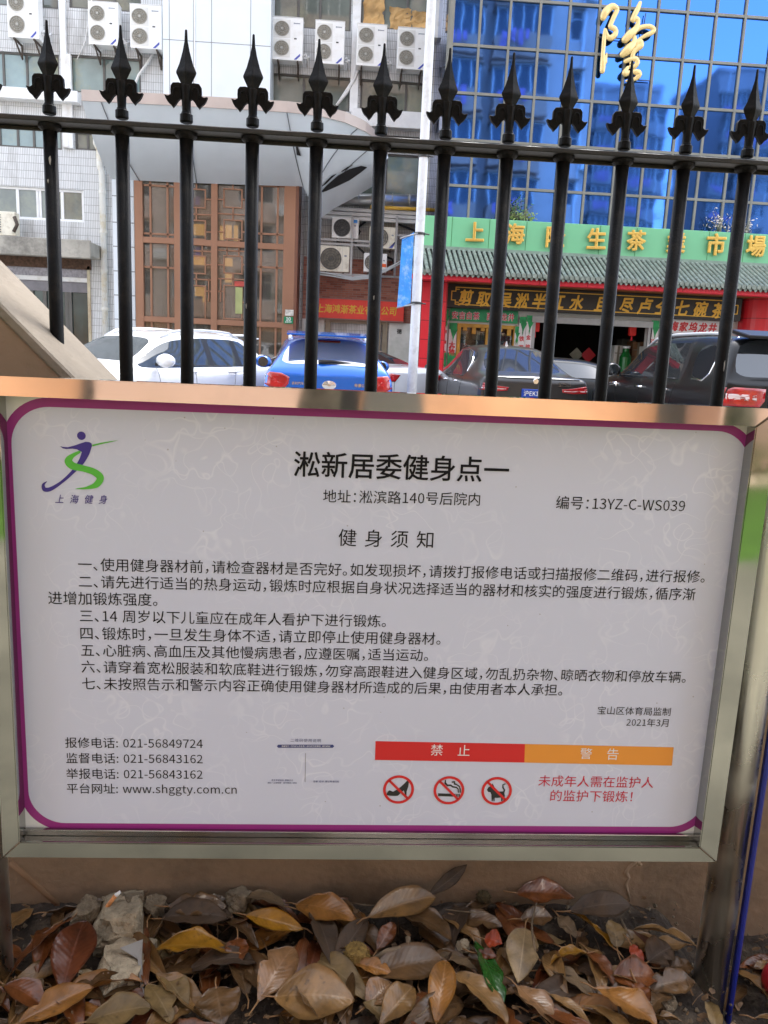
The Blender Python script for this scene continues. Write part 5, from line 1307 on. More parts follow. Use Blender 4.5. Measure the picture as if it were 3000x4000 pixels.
c = car('parked_car', 'big black off road car with chrome roof rails at the right edge', 'cars parked on the street', BLK_P, big_st(.97, 1.74, 4.95), big_side, big_top, .97,
    [('tail_lamp', [(.40, 1.10), (.93, 1.11), (.95, 1.0), (.93, .88), (.46, .87), (.40, .95)], LENS, 'rear'), ('lamp_strip', [(.5, 1.02), (.88, 1.03), (.88, .96), (.5, .95)], LENSW, 'rear'), ('tail_lamp', [(.03, 1.10), (.20, 1.10), (.12, .87), (.03, .88)], LENS, 'left')], (.98, 3.88), .40, roofrail=(.45, 3.0), extra=big_extra, cladding=True)
p = at(1562, 800, 9.3); c.location = (p.x + .95, 9.3, SZ); c.rotation_euler.z = math.radians(1)

# ------------------------------------------------------------------ yard wall with the raking coping
WALLM = mat('tan_wall_paint', lin(134, 113, 92), rough=.85, var=.12, scale=4, bump=.25, bscale=60, stain=lin(84, 70, 56), stain_amt=.75, stain_scale=3.2)
COPM = mat('worn_coping', lin(122, 112, 98), rough=.85, var=.15, scale=5, bump=.3, bscale=70, stain=lin(110, 98, 84), stain_amt=.6, stain_scale=4)
wallt = thing('boundary_wall', 'tan painted yard wall with a sloping top at the left carrying the iron fence', 'wall', (0, 1.6, .2))
Y0, Y1 = 1.48, 1.72
line = [(-5, 2.3), (-1.439, 2.3), (-.059, .92), (5, .92)]
q = MB(); q.prism([(-5, 0), (5, 0)] + [(x, z - .028) for x, z in line[::-1]], Y0, Y1); q.build('wall_body', WALLM, wallt)
q = MB(); q.prism(line + [(x, z - .0275) for x, z in line[::-1]], Y0 - .003, Y1 + .003); q.build('coping', COPM, wallt, bevel=.004)
q = MB(); pts = [at(x, y, Y0) for x, y in ((22, 1862), (60, 1895), (100, 1931), (147, 1972))]; q.tube([(p.x, Y0 + .001, p.z) for p in pts], .007, 6); q.build('plaster_ridge', mat('plaster_ridge', lin(120, 92, 66), rough=.85, var=.2), wallt)
q = MB(); rw = random.Random(5); pp = [(1368, 1853), (1372, 1862), (1360, 1872), (1352, 1884), (1359, 1896), (1352, 1910), (1356, 1925), (1360, 1940)]
q.tube([(p.x, Y0 + .002, p.z) for p in [at(x, y, Y0) for x, y in pp]], [.007, .006, .005, .006, .004, .005, .004, .003], 6); q.build('plaster_drip', mat('plaster_drip', lin(150, 130, 108), rough=.9, var=.2), wallt)
q = MB()
for x, y, s in ((1378, 1862, .008), (1384, 1868, .006), (1375, 1870, .005)):
    p = at(x, y, Y0); q.lathe((p.x, Y0 + .004, p.z), [(0.001, -s), (s * .7, -s * .7), (s, 0), (s * .7, s * .7), (.001, s)], 8, 'y')
q.build('plaster_blob', _mats['plaster_drip'], wallt)

# ------------------------------------------------------------------ black iron fence
IRON = mat('black_iron_paint', (.003, .003, .0033), rough=.5, var=.25, scale=40, bump=.12, bscale=260, spec=.12, stain=(.022, .018, .014), stain_amt=.8, stain_scale=26)
IRON_R = mat('black_iron_rail', (.02, .02, .02), rough=.5, var=.3, scale=30, bump=.15, bscale=200, spec=.4, stain=(.05, .042, .034), stain_amt=.7, stain_scale=18)
CHIP = mat('bare_metal_chip', lin(150, 150, 146), rough=.6, var=.2)
YF = 1.6
xs_p = [-.783, -.665, -.5434, -.4135, -.2970, -.1760, -.0571, .0621, .1834, .3025, .4113, .5257, .6457, .7673, .887, 1.005] + [1.125 + .12 * k for k in range(9)]
fence = thing('iron_fence', 'black iron picket fence with spear head finials standing on the tan wall', 'fence', (0, YF, .92))
RZ = 1.789; TIP = 1.9585
q = MB(); q.box(-3.0, 3.0, YF - .023, YF + .023, RZ - .0045, RZ + .0045); q.box(-3.0, 3.0, YF + .018, YF + .0231, RZ - .012, RZ - .0046); q.build('top_rail', IRON_R, fence, bevel=.0015)
q = MB(); q.box(-.05, 3.0, YF - .03, YF + .03, 1.0, 1.012); q.build('bottom_rail', IRON_R, fence, bevel=.0015)
S = .000283
def make_picket():
    q = MB(); q.sm = True
    q.lathe((0, YF, 0), [(.0126, .90), (.0126, RZ - .005)], 20); 
    q.lathe((0, YF, 0), [(.0092, RZ + .005), (.0088, TIP - 575 * S)], 14)
    p = q.build('picket', IRON, fence)
    q = MB(); rj = random.Random(1); q.lathe((0, YF, RZ - .005), [(.0205, -.0005), (.020, -.006), (.0142, -.011)], 16); q.build('weld_collar', IRON, p)
    q = MB()
    # spear blade: four sided, ridged
    rings = []
    for w_, z_ in ((2.5, 0), (8, 3), (9, 12), (12, 70), (24, 130), (44, 200), (64, 246), (66, 254), (64, 262), (36, 318), (33, 340)):
        a_, d_ = w_ * S, max(w_ * .62, 6) * S; z = TIP - z_ * S
        rings.append([(-a_, YF, z), (0, YF - d_, z), (a_, YF, z), (0, YF + d_, z)])
    q.loft(rings)
    q.lathe((0, YF, 0), [(.0095, TIP - 330 * S), (.0085, TIP - 420 * S), (.0078, TIP - 490 * S)], 14)
    for sx in (-1, 1):                              # curled side leaves
        out = [(-20, 322), (-50, 317), (-84, 320), (-97, 338), (-99, 366), (-98, 390), (-114, 399), (-138, 394), (-128, 418), (-116, 436), (-98, 450), (-84, 468), (-66, 448), (-50, 424), (-36, 412), (-20, 425)]
        q.prism([(sx * x * S, TIP - z * S) for x, z in out], YF - .0045, YF + .0045)
        for path, r in (([(-26, 420), (-34, 370), (-52, 346), (-74, 352), (-82, 380), (-80, 410)], .0014),):
            q.tube([(sx * x * S, YF - .0048, TIP - z * S) for x, z in path], r, 6)
    fin = q.build('finial', IRON, p, bevel=.0008)
    q = MB(); q.lathe((0, YF, 0), [(.0084, TIP - 488 * S), (.0095, TIP - 500 * S), (.0118, TIP - 506 * S), (.0120, TIP - 545 * S), (.0112, TIP - 552 * S), (.009, TIP - 556 * S)], 16); q.build('collar', IRON, p)
    return p
pk = make_picket()
for i, x in enumerate(xs_p):
    o = pk if i == 0 else copy_tree(pk, fence)
    o.location.x += x - (0 if i == 0 else xs_p[0])
    o.rotation_euler.z = random.Random(i).uniform(-.12, .12) * 0 
# the local pivot of every picket is the fence base, so a picket only slides along the fence
for (x, y, w_, h_) in ((113, 350, 2.2, 9), (109, 394, 1.6, 4), (533, 662, 1.4, 6), (807, 644, 1.3, 5), (1558, 790, 1.2, 12)):
    p = at(x, y, YF); xp = min(xs_p, key=lambda v: abs(v - p.x)); r_ = .0128; dx = max(-.012, min(.012, p.x - xp))
    yy = YF - math.sqrt(r_ ** 2 - dx ** 2); q = MB(); k = K / FPX * YF
    q.prism([(p.x - w_ * k * .5, p.z - h_ * k * .6), (p.x + w_ * k * .3, p.z - h_ * k), (p.x + w_ * k, p.z + h_ * k * .2), (p.x + w_ * k * .5, p.z + h_ * k), (p.x - w_ * k, p.z + h_ * k * .5)], yy - .0006, yy + .003); q.build('paint_chip', CHIP, fence)

# ------------------------------------------------------------------ the notice board
YP_ = 1.2742; YR = 1.246
nb = thing('notice_board', 'white fitness rules notice board in a steel frame between two steel posts', 'notice board', (.08, 1.29, .2))
STEEL_P = steel_mat('post_steel', (.74, .73, .68), .26, .01, 0.)
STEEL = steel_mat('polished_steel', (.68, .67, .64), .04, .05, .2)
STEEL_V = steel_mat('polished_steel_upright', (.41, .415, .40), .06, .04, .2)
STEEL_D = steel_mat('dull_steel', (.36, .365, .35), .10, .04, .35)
fxa, fxb, fza, fzb, fw_, fwr = -.543, .703, .5345, 1.3425, .0295, .0355
def mitre(pts, y0, y1, nm, m):
    q = MB(); q.prism(pts, y0, y1); q.build(nm, m, nb, bevel=.0018, seg=2)
mitre([(fxa, fzb), (fxb, fzb), (fxb - fwr, fzb - fw_), (fxa + fw_, fzb - fw_)], YR, YR + .035, 'top_rail', STEEL)
mitre([(fxa, fza), (fxb, fza), (fxb - fwr, fza + fw_), (fxa + fw_, fza + fw_)], YR, YR + .035, 'bottom_rail', STEEL_D)
mitre([(fxa, fza), (fxa, fzb), (fxa + fw_, fzb - fw_), (fxa + fw_, fza + fw_)], YR, YR + .0349, 'side_rail', STEEL_V)
mitre([(fxb, fza), (fxb, fzb), (fxb - fwr, fzb - fw_), (fxb - fwr, fza + fw_)], YR, YR + .0349, 'side_rail', STEEL_V)
q = MB(); q.box(fxa + fw_, fxb - fw_, YP_ - .009, YP_ - .001, fza + fw_ + .0002, fza + fw_ + .011); q.build('glazing_bead', STEEL_D, nb, bevel=.001)
for x in (-.5835, .7435):
    q = MB(); q.sm = True; q.lathe((x, 1.285, .0), [(.0305, .12), (.0305, 1.372), (.029, 1.376), (.02, 1.379), (.001, 1.380)], 40); q.build('post', STEEL_P, nb, smooth=True)
q = MB(); q.box(.776, .785, 1.262, 1.276, .12, 1.30); q.build('blue_reflection_strip', mat('painted_blue_reflection', lin(28, 40, 134), rough=.35, var=.1), nb, bevel=.003)  # blue reflection on the post, put in as a coloured strip
q = MB(); q.box(fxa + .005, fxb - .005, YR + .0351, YR + .040, fza + .005, fzb - .005); q.build('back_plate', STEEL_D, nb)
seam = MB()
for (x0, z0, x1, z1) in ((fxa, fzb, fxa + fw_, fzb - fw_), (fxb, fzb, fxb - fwr, fzb - fw_), (fxa, fza, fxa + fw_, fza + fw_), (fxb, fza, fxb - fwr, fza + fw_)):
    seam = MB(); seam.tube([(x0, YR - .0001, z0), ((x0 + x1) / 2, YR - .0002, (z0 + z1) / 2), (x1, YR - .0001, z1)], [.0006, .0009, .0013], 6); seam.build('mitre_weld', mat('weld_stain', lin(96, 78, 58), rough=.6, var=.4, scale=90), nb)
# printed panel
def panel_mat():
    m = bpy.data.materials.new('printed_panel'); m.use_nodes = True
    n = m.node_tree.nodes; l = m.node_tree.links; b = n['Principled BSDF']; b.inputs['Roughness'].default_value = .32; b.inputs['Specular IOR Level'].default_value = .4
    tc = n.new('ShaderNodeTexCoord'); base = lin(203, 208, 228); light = lin(217, 221, 237)
    def swirl(sc, dist, seed, mid, wid):
        mp = n.new('ShaderNodeMapping'); mp.inputs['Location'].default_value = (seed, seed * .7, seed * 1.3); l.new(tc.outputs['Object'], mp.inputs[0])
        no = n.new('ShaderNodeTexNoise'); no.inputs['Scale'].default_value = sc; no.inputs['Detail'].default_value = 0; no.inputs['Distortion'].default_value = dist; l.new(mp.outputs[0], no.inputs['Vector'])
        r = n.new('ShaderNodeValToRGB'); e = r.color_ramp.elements; e[0].position = mid - wid; e[0].color = (0, 0, 0, 1); e[1].position = mid; e[1].color = (1, 1, 1, 1)
        x = e.new(mid + wid); x.color = (0, 0, 0, 1)
        l.new(no.outputs['Fac'], r.inputs[0]); return r.outputs[0]
    sa_ = swirl(15, 1.6, 3.1, .52, .035); sb_ = swirl(24, .8, 8.4, .45, .03)
    ma = n.new('ShaderNodeMath'); ma.operation = 'MAXIMUM'; l.new(sa_, ma.inputs[0]); l.new(sb_, ma.inputs[1]); s1 = ma.outputs[0]
    n2 = n.new('ShaderNodeTexNoise'); n2.inputs['Scale'].default_value = 9; n2.inputs['Detail'].default_value = 2; l.new(tc.outputs['Object'], n2.inputs['Vector'])
    r2 = n.new('ShaderNodeValToRGB'); r2.color_ramp.elements[0].position = .42; r2.color_ramp.elements[0].color = (0, 0, 0, 1); r2.color_ramp.elements[1].position = .66; r2.color_ramp.elements[1].color = (1, 1, 1, 1); l.new(n2.outputs['Fac'], r2.inputs[0])
    mu = n.new('ShaderNodeMath'); mu.operation = 'MULTIPLY'; l.new(s1, mu.inputs[0]); l.new(r2.outputs[0], mu.inputs[1])
    mx = n.new('ShaderNodeMix'); mx.data_type = 'RGBA'; l.new(mu.outputs[0], mx.inputs['Factor']); mx.inputs['A'].default_value = base + (1,); mx.inputs['B'].default_value = light + (1,)
    # specks of dirt
    v2 = n.new('ShaderNodeTexVoronoi'); v2.inputs['Scale'].default_value = 26; l.new(tc.outputs['Object'], v2.inputs['Vector'])
    r3 = n.new('ShaderNodeValToRGB'); r3.color_ramp.interpolation = 'CONSTANT'; r3.color_ramp.elements[0].color = (.55, .55, .55, 1); r3.color_ramp.elements[1].position = .035; r3.color_ramp.elements[1].color = (0, 0, 0, 1); l.new(v2.outputs['Distance'], r3.inputs[0])
    m2 = n.new('ShaderNodeMix'); m2.data_type = 'RGBA'; l.new(r3.outputs[0], m2.inputs['Factor']); l.new(mx.outputs['Result'], m2.inputs['A']); m2.inputs['B'].default_value = (.25, .24, .24, 1)
    l.new(m2.outputs['Result'], b.inputs['Base Color'])
    return m
q = MB(); q.box(fxa + .012, fxb - .012, YP_, YP_ + .004, fza + .012, fzb - .012); panel = q.build('printed_panel', panel_mat(), nb)
# white corners outside of the purple band and the band itself
TLi, TRi, BRi, BLi = (-.508, 1.2966), (.6785, 1.3018), (.6805, .5868), (-.506, .5828); bw = .0142; RAD = .060
def rounded(cs, r, n=12):
    out = []; m_ = len(cs)
    for i in range(m_):
        p = Vector(cs[i]); a_ = (Vector(cs[i - 1]) - p).normalized(); b_ = (Vector(cs[(i + 1) % m_]) - p).normalized(); ang = a_.angle(b_); d_ = r / math.tan(ang / 2)
        c_ = p + (a_ + b_).normalized() * (r / math.sin(ang / 2)); s0 = p + a_ * d_; s1 = p + b_ * d_
        a0 = math.atan2(s0.y - c_.y, s0.x - c_.x); a1 = math.atan2(s1.y - c_.y, s1.x - c_.x); dlt = (a1 - a0 + PI) % (2 * PI) - PI
        out += [(c_.x + r * math.cos(a0 + dlt * k / n), c_.y + r * math.sin(a0 + dlt * k / n)) for k in range(n + 1)]
    return out
inner = rounded([TLi, TRi, BRi, BLi], RAD); outer = rounded([(TLi[0] - bw, TLi[1] + bw), (TRi[0] + bw, TRi[1] + bw), (BRi[0] + bw, BRi[1] - bw), (BLi[0] - bw, BLi[1] - bw)], RAD + bw)
def ring_sheet(A, B, y, m, nm):
    q = MB(); n = len(A); q.add([(x, y, z) for x, z in A] + [(x, y, z) for x, z in B], [(i, (i + 1) % n, n + (i + 1) % n, n + i) for i in range(n)]); return q.build(nm, m, panel)
ring_sheet(inner, outer, YP_ - .0005, mat('purple_print', lin(150, 40, 128), rough=.35, var=.02), 'purple_border')
xc0, xc1, zc0, zc1 = fxa + .013, fxb - .013, fza + .013, fzb - .013
cmat = mat('white_print_margin', lin(228, 230, 230), rough=.35, var=.02); q = MB()
nq = len(outer) // 4
for ci, cor in enumerate([(xc0, zc1), (xc1, zc1), (xc1, zc0), (xc0, zc0)]):
    q = MB(); arc = outer[ci * nq:(ci + 1) * nq]; vs = [(cor[0], YP_ - .0004, cor[1])] + [(x, YP_ - .0004, z) for x, z in arc]
    q.add(vs, [(0, i, i + 1) for i in range(1, len(vs) - 1)]); q.build('white_margin', cmat, panel)
preload(''.join('淞新居委健身点一地址：淞滨路140号后院内编号：13YZ-C-WS039须知一二三四五六七、使用健身器材前，请检查是否完好。如发现损坏拨打报修电话或扫描维码进行先适当的热运动锻炼时应根据自状况选择和核实强度循序渐增加周岁以下儿童在成年人看护旦生体不立即停止心脏病高血压及其他慢患者遵医嘱穿着宽松服装软底鞋勿跟入区域乱扔杂物晾晒衣放车辆未按照告示警内容正确所造果由本承担宝山育局监制2021年3月5689724督举平台网www.shggty.com.cn: 说明温馨提认真查看被覆盖谨防骗！更多申城赛事资讯“上海体育”官方微信投诉建议等需的炼'), 0., 0., 0., 2)
INK = mat('black_print', (.010, .010, .013), rough=.6, var=0, spec=.15); YT_ = YP_ - .0006
def line_(nm, txt, x0, y0, x1, y1, m=INK, off=0., hs=1., slant=0., half=True, track=0., par=None, res=2):
    return letters(txt, at(x0, y0, YT_), at(x1, y1, YT_), off=off, hs=hs, slant=slant, half=half, track=track, res=res).build(nm, m, par or panel)
line_('title_text', '淞新居委健身点一', 635, 1004, 1099.7, 1018.5, off=.016)
line_('address_text', '地址：淞滨路140号后院内', 698, 1072.5, 1037, 1080)
line_('code_text', '编号：13YZ-C-WS039', 1201.5, 1086.5, 1480, 1094)
line_('heading_text', '健身须知', 731.3, 1162.5, 936, 1168, track=.36)
rules = [('一、使用健身器材前，请检查器材是否完好。如发现损坏，请拨打报修电话或扫描报修二维码，进行报修。', 168.5, 1220, 1523, 1247),
         ('二、请先进行适当的热身运动，锻炼时应根据自身状况选择适当的器材和核实的强度进行锻炼，循序渐', 170, 1257, 1502, 1285),
         ('进增加锻炼强度。', 104, 1292.5, 340, 1297),
         ('三、14 周岁以下儿童应在成年人看护下进行锻炼。', 172.5, 1331, 834, 1343),
         ('四、锻炼时，一旦发生身体不适，请立即停止使用健身器材。', 173.5, 1369, 952, 1381),
         ('五、心脏病、高血压及其他慢病患者，应遵医嘱，适当运动。', 175, 1405.5, 925, 1416.5),
         ('六、请穿着宽松服装和软底鞋进行锻炼，勿穿高跟鞋进入健身区域，勿乱扔杂物、晾晒衣物和停放车辆。', 176, 1441, 1482, 1464),
         ('七、未按照告示和警示内容正确使用健身器材所造成的后果，由使用者本人承担。', 177, 1477.5, 1215, 1491.5)]
for tx, x0, y0, x1, y1 in rules: line_('rule_text', tx, x0, y0, x1, y1)
line_('issuer_text', '宝山区体育局监制', 1291, 1535, 1448.7, 1538.5)
line_('date_text', '2021年3月', 1353.3, 1561, 1444, 1562.5)
for tx, x0, y0, x1, y1 in [('报修电话: 021-56849724', 140.7, 1605, 438, 1607.5), ('监督电话: 021-56843162', 142.7, 1638.5, 437.7, 1640.5), ('举报电话: 021-56843162', 143, 1672, 437.5, 1674), ('平台网址: www.shggty.com.cn', 144.3, 1704, 511.3, 1706.5)]:
    line_('contact_text', tx, x0, y0, x1, y1)
NAVYP = mat('navy_print', lin(48, 58, 120), rough=.4, var=0); WPRT = mat('white_ink', (.78, .77, .79), rough=.4, var=0)
line_('guide_text', '二维码使用说明', 627.4, 1599.3, 693, 1600.2, m=mat('slate_print', lin(84, 90, 130), rough=.4, var=0), track=.12)
def flat(nm, pts, m, y=YT_, par=None, th=.0002):
    P3 = [at(x, yy, YP_) for x, yy in pts]; q = MB(); q.prism([(p.x, p.z) for p in P3], y, y + th); return q.build(nm, m, par or panel)
flat('guide_bar', [(601, 1608.3), (719, 1608.3), (722, 1611.5), (719, 1615), (601, 1615), (598, 1611.5)], NAVYP)
line_('guide_text', '温馨提示：扫码前认真查看二维码是否被覆盖，谨防被骗！', 608, 1611.7, 714, 1611.9, m=WPRT).location.y -= .0003
flat('divider_line', [(659.7, 1626.5), (660.7, 1626.5), (659.6, 1689), (658.6, 1689)], mat('grey_print', lin(130, 130, 140), var=0))
line_('guide_text', '更多申城运动、赛事资讯', 586.5, 1685.4, 633, 1685.8, m=NAVYP, off=.01); line_('guide_text', '请扫“上海体育”官方微信二维码', 577.7, 1691.2, 641, 1691.5, m=NAVYP, off=.01); line_('guide_text', '监督、投诉、建议等请扫码', 676.7, 1688.2, 732.3, 1688.6, m=NAVYP, off=.01)
REDP = mat('red_print_panel', lin(206, 28, 32), rough=.35, var=.02); ORP = mat('orange_print', lin(228, 148, 52), rough=.35, var=.02); BLKP = mat('pictogram_black', (.016, .016, .017), rough=.4, var=0)
flat('prohibition_bar', [(811, 1600.7), (1134, 1606.9), (1132.5, 1646.9), (810, 1641.3)], REDP)
flat('warning_bar', [(1134, 1606.9), (1455, 1614), (1451, 1653.5), (1132.5, 1646.9)], ORP)
for nm, a_, b_, y0, y1 in (('prohibition_text', '禁', 0, 930.7, 956.5), ('prohibition_text', '止', 0, 989, 1014.7), ('warning_text', '警', 0, 1253.3, 1278.5), ('warning_text', '告', 0, 1311, 1336)):
    yy = 1620.8 + (y0 - 930.7) * .0235
    line_(nm, a_, y0, yy, y1, yy + .5, m=WPRT).location.y -= .0003
line_('caution_text', '未成年人需在监护人', 1163.3, 1687.6, 1411.7, 1691.6, m=mat('crimson_print', lin(196, 24, 60), rough=.4, var=0)); line_('caution_text', '的监护下锻炼！', 1189.3, 1719.5, 1366, 1722, m=_mats['crimson_print'])
def ring_mark(cx, cy, pict):
    c = at(cx, cy, YP_); R = .0272; r = .0225
    for pl in pict:
        P3 = [at(cx + (x - 925) / 3, cy + (y - 552) / 3, YP_) for x, y in pl]; q = MB(); q.prism([(p.x, p.z) for p in P3], YT_, YT_ + .0003); q.build('pictogram', BLKP, panel)
    q = MB(); n = 48; A = [(c.x + R * math.cos(2 * PI * k / n), YT_ - .0003, c.z + R * math.sin(2 * PI * k / n)) for k in range(n)]; B = [(c.x + r * math.cos(2 * PI * k / n), YT_ - .0003, c.z + r * math.sin(2 * PI * k / n)) for k in range(n)]
    q.add(A + B, [(k, (k + 1) % n, n + (k + 1) % n, n + k) for k in range(n)]); a = math.radians(135); d_ = Vector((math.cos(a), 0, math.sin(a))); e_ = Vector((-d_.z, 0, d_.x)) * .0022; cc = Vector((c.x, YT_ - .0003, c.z))
    q.add([cc - d_ * .0235 - e_, cc - d_ * .0235 + e_, cc + d_ * .0235 + e_, cc + d_ * .0235 - e_], [(0, 1, 2, 3)]); q.build('prohibition_ring', REDP, panel)
shoe = [[(848, 588), (850, 575), (862, 560), (868, 558), (890, 567), (915, 553), (940, 535), (965, 512), (985, 490), (993, 500), (989, 530), (978, 565), (976, 602), (970, 602), (962, 565), (958, 558), (940, 575), (920, 593), (905, 594), (870, 593)]]
ring_mark(860.8, 1705, shoe)
o = -325; sm = [[(1180 + o, 572), (1293 + o, 576), (1293 + o, 594), (1180 + o, 590)], [(1297 + o, 576), (1302 + o, 576), (1302 + o, 595), (1297 + o, 595)], [(1306 + o, 576), (1311 + o, 576), (1311 + o, 595), (1306 + o, 595)], [(1315 + o, 577), (1320 + o, 577), (1320 + o, 595), (1315 + o, 595)]]
def stroke(pts, wd):
    L = []; Rr = []
    for i, p in enumerate(pts):
        t = (Vector(pts[min(i + 1, len(pts) - 1)]) - Vector(pts[max(i - 1, 0)])).normalized(); nn = Vector((-t.y, t.x)); w_ = wd[i] if isinstance(wd, list) else wd
        L.append(tuple(Vector(p) + nn * w_)); Rr.append(tuple(Vector(p) - nn * w_))
    return L + Rr[::-1]
sm += [stroke([(1228 + o, 485), (1226 + o, 505), (1240 + o, 520), (1262 + o, 520), (1275 + o, 530), (1300 + o, 534), (1310 + o, 545), (1312 + o, 568)], [3, 6, 6, 5, 5, 4, 4, 3]), stroke([(1268 + o, 500), (1285 + o, 497), (1288 + o, 512), (1300 + o, 515), (1318 + o, 528), (1323 + o, 545), (1323 + o, 568)], [4, 6, 6, 4, 4, 4, 3])]
ring_mark(969.6, 1706.7, sm)
o = -628
cat = [[(1490 + o, 545), (1500 + o, 528), (1520 + o, 518), (1526 + o, 503), (1534 + o, 516), (1540 + o, 530), (1548 + o, 546), (1570 + o, 556), (1600 + o, 555), (1606 + o, 580), (1604 + o, 600), (1604 + o, 618), (1597 + o, 619), (1594 + o, 600), (1590 + o, 618), (1583 + o, 618), (1582 + o, 594), (1560 + o, 597), (1541 + o, 596), (1540 + o, 618), (1533 + o, 618), (1530 + o, 598), (1528 + o, 618), (1521 + o, 618), (1519 + o, 575), (1512 + o, 560), (1498 + o, 558)],
       stroke([(1600 + o, 560), (1604 + o, 545), (1594 + o, 530), (1594 + o, 512), (1610 + o, 506)], [5, 5, 5, 4, 3])]
ring_mark(1072.6, 1708.3, cat)
# emblem: running figure
def emb(pts): return [(x / 3, 801.9 + y / 3) for x, y in pts]
PUR = mat('indigo_print', lin(58, 42, 136), rough=.35, var=.02); GRP = mat('green_print', lin(86, 184, 64), rough=.35, var=.02)
q = MB(); c = at(528 / 3, 801.9 + 418 / 3, YP_); rr = 26 / 3 * K / FPX * YP_ * 1.03
q.cyl((c.x, YT_, c.z), rr, .0003, 'y', 28); q.build('emblem_head', PUR, panel)
def smooth_poly(pts, n=5):
    out = []; m_ = len(pts)
    for i in range(m_):
        p0, p1, p2, p3 = (Vector(pts[(i + k) % m_]) for k in (-1, 0, 1, 2))
        for k in range(n):
            u = k / n; out.append(tuple(.5 * ((2 * p1) + (-p0 + p2) * u + (2 * p0 - 5 * p1 + 4 * p2 - p3) * u * u + (-p0 + 3 * p1 - 3 * p2 + p3) * u ** 3)))
    return out
def spline_stroke(pts, wd, n=6):
    P_, W_ = [], []
    for i in range(len(pts) - 1):
        p0, p1, p2, p3 = (Vector(pts[max(0, min(len(pts) - 1, i + k))]) for k in (-1, 0, 1, 2))
        for k in range(n):
            u = k / n; P_.append(tuple(.5 * ((2 * p1) + (-p0 + p2) * u + (2 * p0 - 5 * p1 + 4 * p2 - p3) * u * u + (-p0 + 3 * p1 - 3 * p2 + p3) * u ** 3))); W_.append(wd[i] + (wd[i + 1] - wd[i]) * u)
    P_.append(pts[-1]); W_.append(wd[-1])
    return stroke(P_, W_)
flat('emblem_leg', emb(spline_stroke([(305, 714), (282, 735), (290, 765), (330, 762), (400, 718), (470, 655), (525, 590), (555, 530), (572, 480)], [1, 9, 14, 13, 9, 11, 19, 25, 24])), PUR, YT_)
flat('emblem_arm', emb([(389, 485), (410, 490), (440, 492), (480, 482), (520, 468), (555, 457), (580, 459), (594, 468), (597, 485), (585, 510), (555, 530), (522, 520), (500, 506), (470, 502), (430, 504), (408, 500)]), PUR, YT_ + .00005)
flat('emblem_sash', emb(spline_stroke([(521, 520), (470, 548), (446, 580), (470, 612), (540, 630), (610, 652), (650, 690), (625, 735), (560, 756), (490, 762)], [7, 14, 27, 24, 20, 21, 24, 20, 8, 1])), GRP, YT_ - .0002)
flat('emblem_ribbon', emb([(598, 476), (660, 462), (720, 453), (768, 447), (720, 459), (660, 472), (600, 487)]), GRP, YT_)
line_('emblem_text', '上 海 健 身', 120.7, 1078.5, 231.7, 1080, m=PUR, off=.004, slant=.22, hs=1.1, track=.16)

# ------------------------------------------------------------------ soil bed, rubble and fallen leaves
rs = random.Random(21)
from mathutils import noise as mnoise
NX, NY = 150, 42; vs = []
for j in range(NY):
    for i in range(NX):
        x = -1.5 + 3.0 * i / (NX - 1); y = .98 + .52 * j / (NY - 1)
        h = .245 + .012 * mnoise.noise((x * 6, y * 6, 0)) + .010 * mnoise.noise((x * 22, y * 22, 3)) + .006 * mnoise.noise((x * 60, y * 60, 7))
        if y > 1.40: h += .03 * (y - 1.40) / .1
        if x > .72: h -= .075 * min(1, (x - .72) / .06)
        if y < 1.0: h = .19
        vs.append((x, y, h))
q = MB(); q.sm = True; q.add(vs, [(j * NX + i, j * NX + i + 1, (j + 1) * NX + i + 1, (j + 1) * NX + i) for j in range(NY - 1) for i in range(NX - 1)])
tag(q.build('soil_bed', mat('dark_soil', lin(46, 36, 27), rough=.95, var=.45, scale=30, bump=.8, bscale=90, stain=lin(110, 96, 78), stain_amt=.7, stain_scale=14)), kind='structure')
# crumbs of mortar and soil: nobody could count them
q = MB()
for k in range(900):
    x, y = rs.uniform(-.75, .95), rs.uniform(1.05, 1.475); s = rs.choice((.002, .003, .004, .006))
    if -.5 < x < -.25 and y > 1.38: s *= 1.6
    z = .252 + (.03 * (y - 1.40) / .1 if y > 1.4 else 0) - (.07 if x > .76 else 0); a = [Vector((rs.uniform(-1, 1), rs.uniform(-1, 1), rs.uniform(-.7, .7))) * s for _ in range(5)]
    c = Vector((x, y, z + s * .4)); q.add([c + Vector((s, 0, 0)) + a[0] * .4, c + Vector((0, s, 0)) + a[1] * .4, c + Vector((-s, 0, 0)) + a[2] * .4, c + Vector((0, -s, 0)) + a[3] * .4, c + Vector((0, 0, s)), c + Vector((0, 0, -s))],
        [(0, 1, 4), (1, 2, 4), (2, 3, 4), (3, 0, 4), (1, 0, 5), (2, 1, 5), (3, 2, 5), (0, 3, 5)])
tag(q.build('soil_crumbs', mat('mortar_crumb', lin(104, 92, 75), rough=.95, var=.4, scale=60)), kind='stuff')

